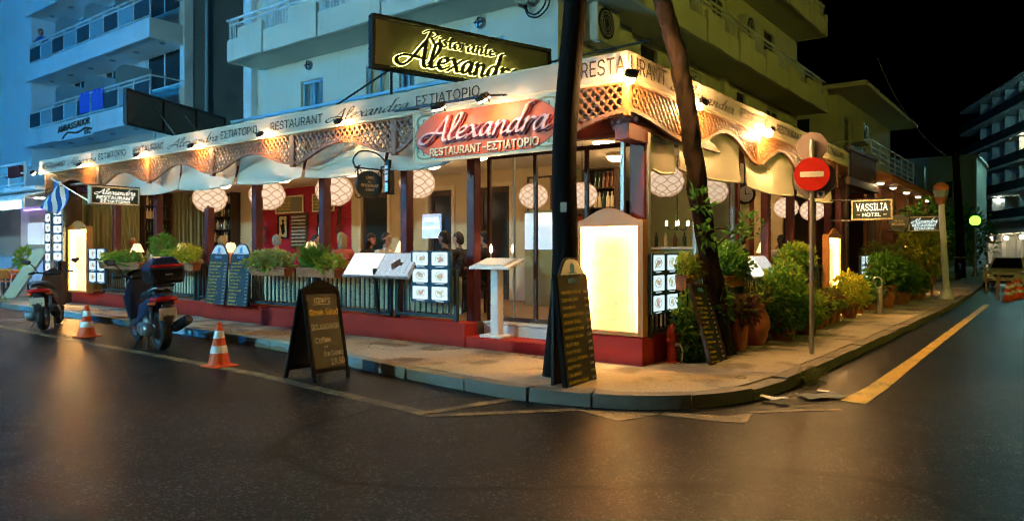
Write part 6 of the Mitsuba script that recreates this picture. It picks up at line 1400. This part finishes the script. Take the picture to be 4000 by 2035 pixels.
    part(t, 'engine', cat([hb([((-.02, .17, R_ + .02), .1), ((.3, .17, R_ + .03), .09), ((.4, .12, R_ + .02), .07)], 14), hb([((.2, .1, .4), .1), ((.4, 0, .38), .12)], 12)]), 'm_steel', 45)
    part(t, 'drive_cover', xf(trimesh.Trimesh(np.asarray(lathe([(0, 0), (.06, 0), (.075, -.02), (.075, -.03)][::-1], 18).vertices)[:, [0, 2, 1]], lathe([(0, 0), (.06, 0), (.075, -.02), (.075, -.03)], 18).faces, process=False), (0, .275, R_ + .02)), 'm_galv', 40)
    k_ = part(t, 'exhaust', tube([(-.42, -.25, .44), (-.4, -.25, .435), (.05, -.2, .3), (.2, -.17, .27)], [.062, .07, .075, .03], 16), 'm_black', 40)
    part(k_, 'tip', tube([(-.47, -.255, .452), (-.42, -.25, .44)], [.036, .04], 14), 'm_iron', 40)
    part(k_, 'heat_shield', hb([((-.3, -.315, .42), .02), ((-.02, -.27, .34), .02), ((-.3, -.3, .46), .02)], 8), 'm_galv', 45)
    [part(t, 'shock_absorber', rod((-.02, s * .13, R_ + .05), (-.05, s * .14, .68), .026, 10), 'm_steel') for s in (1, -1)]
    part(t, 'side_stand', tube([(.42, .14, .26), (.36, .3, .02), (.33, .33, .012)], .014, 7), 'm_black'); part(t, 'centre_stand', cat([rod((.35, s * .1, .24), (.2, s * .14, .05), .014) for s in (1, -1)]), 'm_black')
    part(t, 'grab_rail', tube(cr([(.0, .14, .85), (-.24, .13, .9), (-.34, 0, .91), (-.24, -.13, .9), (.0, -.14, .85)]), .016, 8), 'm_steel', True)
    if topbox:
        k_ = part(t, 'top_box', hb([((-.5, .16, 1.02), .05), ((-.5, -.16, 1.02), .05), ((-.12, .17, 1.02), .06), ((-.12, -.17, 1.02), .06), ((-.46, .19, 1.13), .05), ((-.46, -.19, 1.13), .05), ((-.1, .19, 1.13), .05), ((-.1, -.19, 1.13), .05)], 16), 'm_black_gloss', 45)
        part(k_, 'lid', hb([((-.46, .19, 1.185), .045), ((-.46, -.19, 1.185), .045), ((-.1, .19, 1.185), .045), ((-.1, -.19, 1.185), .045), ((-.4, .1, 1.29), .04), ((-.4, -.1, 1.29), .04), ((-.16, .1, 1.3), .04), ((-.16, -.1, 1.3), .04)], 16), 'm_scooter_blue', 45)
        part(k_, 'reflector', hb([((-.505, .15, 1.215), .022), ((-.505, -.15, 1.215), .022), ((-.47, .2, 1.215), .02), ((-.47, -.2, 1.215), .02)], 8), 'm_red_lens', 45)
        part(k_, 'badge', cb(-.555, -.545, -.05, .05, 1.09, 1.11, .003), 'm_chrome')
        part(k_, 'rack', cat([bar((-.4, s * .08, .93), (.0, s * .08, .9), .03, .02) for s in (1, -1)] + [bar((-.35, -.12, .945), (-.35, .12, .945), .03, .02), bar((-.2, -.12, .935), (-.2, .12, .935), .03, .05)]), 'm_black')
    M = T().translate([x, y, 0]).rotate([0, 0, 1], math.degrees(rz)).rotate([1, 0, 0], -3.5).scale(size)
    for k_ in set(scene) - before: scene[k_] = {**scene[k_], 'to_world': M}
    return t
scooter('blue black scooter with large top box parked by the kerb, plate towards us', -7.02, -2.33, math.radians(168), 'scooter_blue', True, True, 1.08)
scooter('dark brown scooter without top box parked furthest left at the kerb', -11.5, -2.37, math.radians(149), 'scooter_brown', False, False, 1.04)
# ------------------------------------------------------------------ cones
def cone(label, x, y, h=.56, group=None, z=0.):
    t = thing('traffic_cone', label, 'traffic cone', group); r0, r1 = h * .24, h * .05; b = h * .07
    part(t, 'base', cat([cb(x - h * .31, x + h * .31, y - h * .31, y + h * .31, z, z + b * .5, .01), lathe([(r0 * 1.15, b * .5), (r0 * 1.05, b)], 20, (x, y, z))]), 'm_cone_orange')
    rr = lambda a: r0 + (r1 - r0) * a
    lv = [0, .26, .44, .62, .8, 1.0]
    for i in range(5):
        a, c = lv[i], lv[i + 1]; o = .0 if i % 2 == 0 else .002
        pr = [(rr(a) + o, b + (h - b) * a), (rr(c) + o, b + (h - b) * c)]
        if i == 4: pr += [(rr(c) * .6, h + .004), (0, h + .004)]
        part(t, 'body' if i % 2 == 0 else 'white_band', lathe(pr, 22, (x, y, z)), 'm_cone_orange' if i % 2 == 0 else 'm_cone_white', 40)
cone('orange and white traffic cone between the two scooters', -9.75, -2.32, .57); cone('orange and white traffic cone between the blue scooter and the sandwich board', -4.87, -2.66, .585)
for i, (x, y) in enumerate(((2.78, 18.6), (2.84, 19.7), (2.86, 21.0), (2.92, 22.2), (3.02, 20.4), (3.1, 21.8))): cone('small far traffic cone, number ' + 'one two three four five six'.split()[i] + ' of the cluster before the parked car', x, y, .56, 'cones clustered before the parked car')
# ------------------------------------------------------------------ parked cars
def car(label, x, y, rz, mat, s=1.0, name='parked_car'):
    pm_ = s
    t = thing(name, label, 'car'); before = set(scene)
    W2 = .86
    low = hb([((2.0, .66, .5), .16), ((2.0, -.66, .5), .16), ((1.9, .7, .68), .13), ((1.9, -.7, .68), .13), ((.9, .72, .82), .12), ((.9, -.72, .82), .12), ((-2.0, .68, .8), .14), ((-2.0, -.68, .8), .14), ((-2.05, .68, .45), .14), ((-2.05, -.68, .45), .14), ((1.8, .66, .36), .12), ((1.8, -.66, .36), .12)], 18)
    part(t, 'body', low, 'm_' + mat, 45)
    part(t, 'cabin', hb([((.75, .66, .88), .05), ((.75, -.66, .88), .05), ((.05, .55, 1.38), .06), ((.05, -.55, 1.38), .06), ((-1.2, .55, 1.38), .06), ((-1.2, -.55, 1.38), .06), ((-1.95, .66, .9), .06), ((-1.95, -.66, .9), .06)], 16), 'm_' + mat, 45)
    v = np.array([[.87, .62, .93], [.87, -.62, .93], [.165, -.5, 1.395], [.165, .5, 1.395]]); part(t, 'windscreen', trimesh.Trimesh(v + [.012, 0, .012], [[0, 1, 2], [0, 2, 3]], process=False), 'm_tinted')
    for sg in (1, -1): part(t, 'side_window', hull([(.6, sg * .712, .95), (-1.5, sg * .712, .95), (-1.1, sg * .625, 1.36), (.05, sg * .625, 1.36), (.6, sg * .69, .95), (-1.1, sg * .6, 1.36)]), 'm_tinted')
    part(t, 'grille', hb([((2.13, .36, .63), .035), ((2.13, -.36, .63), .035), ((2.14, .3, .55), .03), ((2.14, -.3, .55), .03)], 10), 'm_black', 45)
    part(t, 'bumper', hb([((2.08, .74, .42), .09), ((2.08, -.74, .42), .09), ((2.16, .4, .42), .08), ((2.16, -.4, .42), .08)], 12), 'm_' + mat, 45)
    part(t, 'intake', cb(2.2, 2.25, -.55, .55, .33, .41, .02), 'm_black')
    for sg in (1, -1):
        part(t, 'headlight', hb([((2.06, sg * .52, .67), .06), ((2.0, sg * .7, .69), .06)], 12), 'm_chrome', 45)
        part(t, 'fog_slot', cb(2.17, 2.235, sg * .5 - .13, sg * .5 + .13, .43, .475, .01), 'm_black')
        part(t, 'wing_mirror', hb([((.62, sg * .88, .98), .06), ((.6, sg * .98, .99), .055)], 10), 'm_' + mat, 45)
        for xw in (1.32, -1.32):
            k_ = part(t, 'wheel', xf(trimesh.Trimesh(np.asarray(lathe([(.16, -.09), (.3, -.1), (.315, 0), (.3, .1), (.16, .09)], 24).vertices)[:, [0, 2, 1]], lathe([(.16, -.09), (.3, -.1), (.315, 0), (.3, .1), (.16, .09)], 24).faces[:, ::-1], process=False), (xw, sg * .74, .315)), 'm_rubber', 40)
            part(k_, 'hubcap', xf(bar((0, -.02, 0), (0, .02, 0), .3, .3), (xw, sg * .76, .315)), 'm_steel')
    k_ = part(t, 'number_plate', bx(2.245, 2.262, -.26, .26, .44, .55), 'm_plate_white'); part(k_, 'characters', frame(text('KPZ 3187', .075, .44, .002, True), (2.264, -.22, .458), (0, 1, 0), (0, 0, 1)), 'm_ink')
    M = T().translate([x, y, 0]).rotate([0, 0, 1], math.degrees(rz)).scale(s)
    for k_ in set(scene) - before: scene[k_] = {**scene[k_], 'to_world': M}
car('pale silver car parked at the kerb facing us down the right street', 2.36, 27.7, math.radians(-92), 'car_silver', .86)
car('second pale car parked behind the silver one, at the right edge', 4.35, 33.5, math.radians(-92), 'car_silver', .9)
# ------------------------------------------------------------------ street furniture
t = thing('wooden_pole', 'thick dark wooden utility pole standing at the corner with a small white sticker', 'pole')
part(t, 'shaft', tube(cr([(-.5, -1.14, .1), (-.42, -1.08, 1.3), (-.43, -1.07, 2.75), (-.33, -1.01, 4.3), (-.24, -.96, 6), (-.16, -.9, 8.5)]), np.linspace(.158, .105, 36), 20), 'm_pole_wood', True)
part(t, 'sticker', frame(sheet(-.035, .035, -.055, .055, .0, 3, 3), (-.345, -1.225, 2.02), (.8, .6, 0), (0, 0, 1)), 'm_sign_white')
single('utility_cable', 'thin black cable crossing the sky at the upper left', 'cable', tube(cr([(-16, -6, 6.9), (-22, -3, 7.6), (-30, 1, 8.6), (-40, 6, 10)]), .012, 5), 'm_black', True)
t = thing('overhead_wire', 'long wire sagging across the night sky to the far dark pole', 'wire')
part(t, 'strand', tube(cr([(-2, 25, 9.5), (-1.7, 27, 8.3), (-1.2, 30, 7.1), (-.6, 33, 6.3), (-.1, 35, 6.05)]), .022, 5), 'm_galv', True)
single('far_wooden_pole', 'dark wooden pole far along the right pavement', 'pole', tube([(.1, 34.6, 0), (-.02, 34.5, 3.5), (-.15, 34.4, 6.4)], [.2, .18, .15], 12), 'm_pole_wood', True)
t = thing('no_entry_sign', 'no entry sign on a slim grey pole with two sign backs behind it', 'traffic sign')
sx, sy = 1.33, 2.41
part(t, 'pole', rod((sx, sy, .1), (sx, sy, 3.05), .032, 14), 'm_galv', 40)
fc = V(-.30, -.954, 0) * 0 + V(.24, -.97, 0); fc /= np.linalg.norm(fc); fu_ = np.cross([0, 0, 1.], fc)
q_ = lambda m, off, z: frame(m.copy().apply_translation([0, 0, off]), (sx, sy, z), fu_, (0, 0, 1))
k_ = part(t, 'red_disc', q_(extr(Point(0, 0).buffer(.225, 32), .008), .045, 2.575), 'm_sign_red')
part(k_, 'white_bar', q_(bx(-.15, .15, -.037, .037, .0, .003), .0535, 2.575), 'm_sign_white')
part(k_, 'rim', q_(extr(Point(0, 0).buffer(.228, 32).difference(Point(0, 0).buffer(.215, 32)), .003), .0535, 2.575), 'm_sign_red')
oc = Polygon([(.29 * math.cos(PI / 8 + i * PI / 4), .29 * math.sin(PI / 8 + i * PI / 4)) for i in range(8)])
part(t, 'octagon_back', q_(extr(oc, .006), -.05, 2.52).apply_translation(fu_ * .03), 'm_sign_back', label='grey back of an octagonal sign')
part(t, 'round_back', q_(extr(Point(0, 0).buffer(.2, 32), .006), -.05, 2.96), 'm_sign_back_pale', label='grey back of a round sign above the red disc')
k_ = part(t, 'sticker', q_(bx(.0, .1, -.05, .05, .0, .003), -.0425, 2.30).apply_translation(fu_ * .06), 'm_sign_white'); part(k_, 'shield', q_(extr(Polygon([(.025, .03), (.075, .03), (.075, -.01), (.05, -.035), (.025, -.01)]), .002), -.0392, 2.30).apply_translation(fu_ * .06), 'm_flag_blue')
for z in (2.48, 2.68, 2.94): part(t, 'clamp', lathe([(.036, -.02), (.042, -.02), (.042, .02), (.036, .02)], 12, (sx, sy, z)), 'm_galv')
# hydrant
t = thing('fire_hydrant', 'red fire hydrant with white outlet cap at the corner plinth', 'hydrant')
hx, hy = .14, .53
part(t, 'barrel', lathe([(0, .1), (.085, .1), (.085, .14), (.06, .15), (.058, .38), (.075, .385), (.075, .42), (.06, .43), (.07, .5), (.055, .56), (.025, .59), (.022, .62), (0, .62)], 18, (hx, hy, 0)), 'm_hydrant_red', 40)
part(t, 'outlet', cat([rod((hx, hy, .47), (hx + .07, hy + .1, .46), .04, 12)]), 'm_hydrant_red', 40)
k_ = part(t, 'cap', rod((hx + .07, hy + .1, .46), (hx + .082, hy + .118, .458), .044, 12), 'm_hydrant_red')
part(t, 'side_outlet', rod((hx, hy, .36), (hx + .1, hy - .01, .36), .028, 10), 'm_galv'); part(t, 'chain', tube(cr([(hx + .1, hy, .37), (hx + .13, hy + .02, .3), (hx + .125, hy + .02, .2), (hx + .115, hy + .02, .15)]), .011, 6), 'm_sign_white', True)
# lamp standard, bollard, posts
t = thing('white_lamp_standard', 'white tapered lamp standard with red brown hanging head on the right pavement', 'lamp post')
part(t, 'base', lathe([(0, .12), (.2, .12), (.2, .2), (.15, .3), (.11, .42)], 16, (1.44, 16.05, 0)), 'm_white_metal', 40); part(t, 'shaft', rod((1.44, 16.05, .42), (1.32, 16.0, 2.85), .085, 16), 'm_white_metal', 40)
part(t, 'head', lathe([(.06, 2.78), (.13, 2.95), (.19, 3.2), (.2, 3.36), (.1, 3.46), (0, 3.48)], 14, (1.31, 16.0, 0)), 'm_terracotta', 40); part(t, 'glass', lathe([(.162, 3.05), (.192, 3.2), (.196, 3.24)], 14, (1.31, 15.995, 0)), 'm_frost')
t = thing('steel_bollard', 'short steel bollard with a loop among the pots on the right pavement', 'bollard')
part(t, 'post', rod((.85, 9.75, .1), (.85, 9.75, .72), .065, 14), 'm_galv', 40); part(t, 'loop', tube(cr([(.8, 9.75, .68), (.72, 9.74, .86), (.76, 9.74, .93), (.86, 9.75, .92), (.9, 9.75, .8), (.88, 9.75, .72)]), .018, 7), 'm_chrome', True)
for i, (x, y, h) in enumerate(((2.52, 18.8, .72), (1.95, 22.7, .9), (2.25, 24.1, .8))): single('wooden_post', ('nearest', 'second', 'furthest')[i] + ' thin wooden post standing in the road before the parked car', 'post', bar((x, y, 0), (x - .03, y, h), .06, .06), 'm_post_wood')
# motorcycles parked deep in the street read as dark shapes
for i, (x, y) in enumerate(((-1.1, 27.5), (-.6, 29.4), (.2, 31.5))):
    t = thing('dark_scooter', ('nearest', 'middle', 'furthest')[i] + ' of the dark scooters parked on the far right pavement', 'scooter')
    ax = lambda m: trimesh.Trimesh(np.asarray(m.vertices)[:, [1, 0, 2]], m.faces[:, ::-1], process=False)
    for k in (0, 1.25):
        m = lathe([(.15, -.05), (.27, -.05), (.27, .05), (.15, .05)], 18); part(t, 'wheel', trimesh.Trimesh(np.asarray(m.vertices)[:, [2, 0, 1]] + [x, y + k, .4], m.faces, process=False), 'm_rubber')
    part(t, 'body', xf(hb([((0, -.1, .75), .1), ((0, .4, .7), .13), ((0, .5, .42), .1), ((0, .9, .4), .08)], 10), (x, y, .13)), 'm_black_gloss', 45); part(t, 'shield', xf(hb([((.15, 1.0, .5), .05), ((-.15, 1.0, .5), .05), ((.12, .95, 1.0), .05), ((-.12, .95, 1.0), .05)], 10), (x, y, .13)), 'm_black_gloss', 45)
    part(t, 'handlebar', xf(bar((-.33, .9, 1.05), (.33, .9, 1.05), .03, .03), (x, y, .13)), 'm_steel'); part(t, 'mirror', xf(hb([((-.33, .9, 1.22), .05), ((-.4, .9, 1.22), .04)], 8), (x, y, .13)), 'm_chrome', 45)
# ------------------------------------------------------------------ the neighbouring bar on the left
K = thing('neighbour_bar', 'violet and white lit bar with scalloped awning left of the restaurant', 'bar')
part(K, 'back_wall', bx(-36, -20.3, 3.3, 3.5, 0, 3.2), 'm_soffit'); part(K, 'side_wall', bx(-20.3, -20.1, .8, 3.5, 0, 3.2), 'm_stucco_white'); part(K, 'ceiling', bx(-36, -18.2, -.2, 3.5, 3.2, 3.3), 'm_stucco_white'); part(K, 'floor', bx(-36, -17.4, .2, 3.3, .0, .125), 'm_concrete')
part(K, 'dado', bx(-36, -20.3, 3.26, 3.298, .1, 1.55), 'm_stucco_white')
s = np.linspace(-36, -18.0, 120); zb_ = 2.62 + .045 * np.abs(np.sin(s * PI / .32))
part(K, 'valance', frame(extr(Polygon([(a, z) for a, z in zip(s, zb_)] + [(-18, 2.98), (-36, 2.98)]), .02), (0, -.52, 0), (1, 0, 0), (0, 0, 1)), 'm_sign_white')
part(K, 'awning', hull([(-36, -.5, 2.98), (-18, -.5, 2.98), (-36, .6, 3.3), (-18, .6, 3.3), (-36, -.5, 3.0), (-18, -.5, 3.0), (-36, .6, 3.34), (-18, .6, 3.34)]), 'm_stucco_white')
part(K, 'light_strip', bx(-35, -18.2, -.56, -.545, 2.66, 2.88), 'm_letter_white', L=(1.8, 2.6, 2.8), lw=1.5); part(K, 'violet_strip', bx(-30, -20.4, 3.1, 3.14, 3.08, 3.15), 'm_letter_white', L=(1.2, .7, 2.6), lw=1)  # valance_glow: glowing strip laid over the valance so the cloth looks lit
part(K, 'ceiling_spot', lathe([(0, 3.19), (.12, 3.19), (.1, 3.17), (0, 3.165)][::-1], 12, (-21.9, 1.2, 0)), 'm_letter_white', L=(260, 200, 160), lw=2); part(K, 'ceiling_spot', lathe([(0, 3.19), (.12, 3.19), (.1, 3.17), (0, 3.165)][::-1], 12, (-26.5, 1.2, 0)), 'm_letter_white', L=(260, 200, 170), lw=2)
part(K, 'screen', bx(-29.5, -27.4, 3.24, 3.29, 1.75, 2.6), 'm_letter_white', L=(.4, .58, .75))
rgk = np.random.default_rng(2)
for x, z, r in ((-23.2, 2.52, .26), (-25.1, 2.58, .12), (-26.4, 2.42, .13), (-24.3, 2.2, .1), (-23.5, 2.15, .08)):
    k_ = part(K, 'wall_flower', frame(extr(unary_union([aff.translate(Point(0, 0).buffer(r * .55, 8), r * .55 * math.cos(a), r * .55 * math.sin(a)) for a in np.arange(5) * 2 * PI / 5]), .012), (x, 3.298, z), (1, 0, 0), (0, 0, 1)), 'm_wine_red'); part(k_, 'centre', frame(extr(Point(0, 0).buffer(r * .35, 8), .008), (x, 3.285, z), (1, 0, 0), (0, 0, 1)), 'm_letter_pink')
part(K, 'column', cb(-18.45, -18.2, .5, .75, .1, 3.2), 'm_stucco_white')
for i, (x, y, cl, lb) in enumerate(((-25.2, .95, 'cloth_yellow', 'yellow'), (-22.9, .75, 'cloth_orange', 'orange'))):
    table(f'bar table under the {lb} cloth on the left terrace', x, y, .9, z=.125, cloth=(f'{lb} tablecloth on the bar terrace at the left', cl))
def alu_chair(label, x, y, rz):
    t = thing('metal_chair', label, 'chair'); P_ = lambda m: xf(m, (x, y, .125), rz)
    for s in (1, -1): part(t, 'frame', P_(tube(cr([(.22, s * .24, 0), (.2, s * .25, .45), (.12, s * .25, .66), (-.12, s * .25, .66), (-.2, s * .24, .5), (-.24, s * .22, 0)]), .014, 7)), 'm_chrome', True)
    part(t, 'backrest', P_(tube(cr([(-.15, .24, .6), (-.24, .2, .8), (-.26, 0, .84), (-.24, -.2, .8), (-.15, -.24, .6)]), .014, 7)), 'm_chrome', True); part(t, 'seat', P_(cb(-.21, .21, -.22, .22, .43, .46)), 'm_cloth_orange'); part(t, 'back_panel', P_(bx(-.25, -.235, -.19, .19, .52, .78)), 'm_cloth_orange')
alu_chair('tubular metal chair with orange seat, left of the leaning pale board', -23.6, .1, .6); alu_chair('tubular metal chair beside the orange tablecloth', -22.0, .3, 2.4); alu_chair('tubular metal chair at the far left edge by the yellow tablecloth', -26.0, .2, .4)
person('man in dark blue with hand at his face seated at the left bar', (-25.6, 1.9, .125), -PI / 2 + .5, 'sit_face', 'shirt_blue', 'hair_dark'); alu_chair('tubular metal chair carrying the man at the bar', -25.6, 1.9, -PI / 2 + .5)
person('man in a blue shirt leaning on the upper hotel balcony railing', (-30.8, 4.42, 9.06), -PI / 2 + .5, 'stand', 'shirt_blue', 'hair_dark', 'skin_red', s=1.08)
t = thing('leaning_board', 'pale wooden board leaning back beside the brown scooter', 'board')
u_ = V(.5, .86, 0); a_ = V(-20.7, -.15, .13); 
part(t, 'panel', hull([a_ + q for q in [V(0, 0, 0), V(.42, .2, 0), V(.75, .6, 1.45), V(1.17, .8, 1.45), V(.04, -.07, 0), V(.46, .13, 0), V(.79, .53, 1.45), V(1.21, .73, 1.45)]]), 'm_light_wood')
part(t, 'rear_leaf', hull([a_ + q for q in [V(1.5, .6, 0), V(1.9, .8, 0), V(.95, .66, 1.43), V(1.35, .86, 1.43), V(1.54, .53, 0), V(1.94, .73, 0)]]), 'm_maroon')
t = thing('terrace_rail_cloth', 'white railed terrace with dark red cloth above the bar awning', 'railing')
for z in (3.45, 3.75, 4.05): part(t, 'rail', bar((-27, -.0, z), (-19.5, -.0, z), .04, .04), 'm_white_metal')
for x in np.arange(-27, -19.4, 1.25): part(t, 'post', bar((x, 0, 3.3), (x, 0, 4.08), .05, .05), 'm_white_metal')
part(t, 'cloth', bx(-20.7, -19.8, -.05, .05, 3.66, 3.98), 'm_maroon')
k_ = thing('oval_wall_lamp', 'dark oval fitting on the cyan lit wall at the far left', 'lamp'); part(k_, 'body', ball((-30.3, 2.97, 4.55), .2, 14, (1.3, .3, .5)), 'm_steel', True)
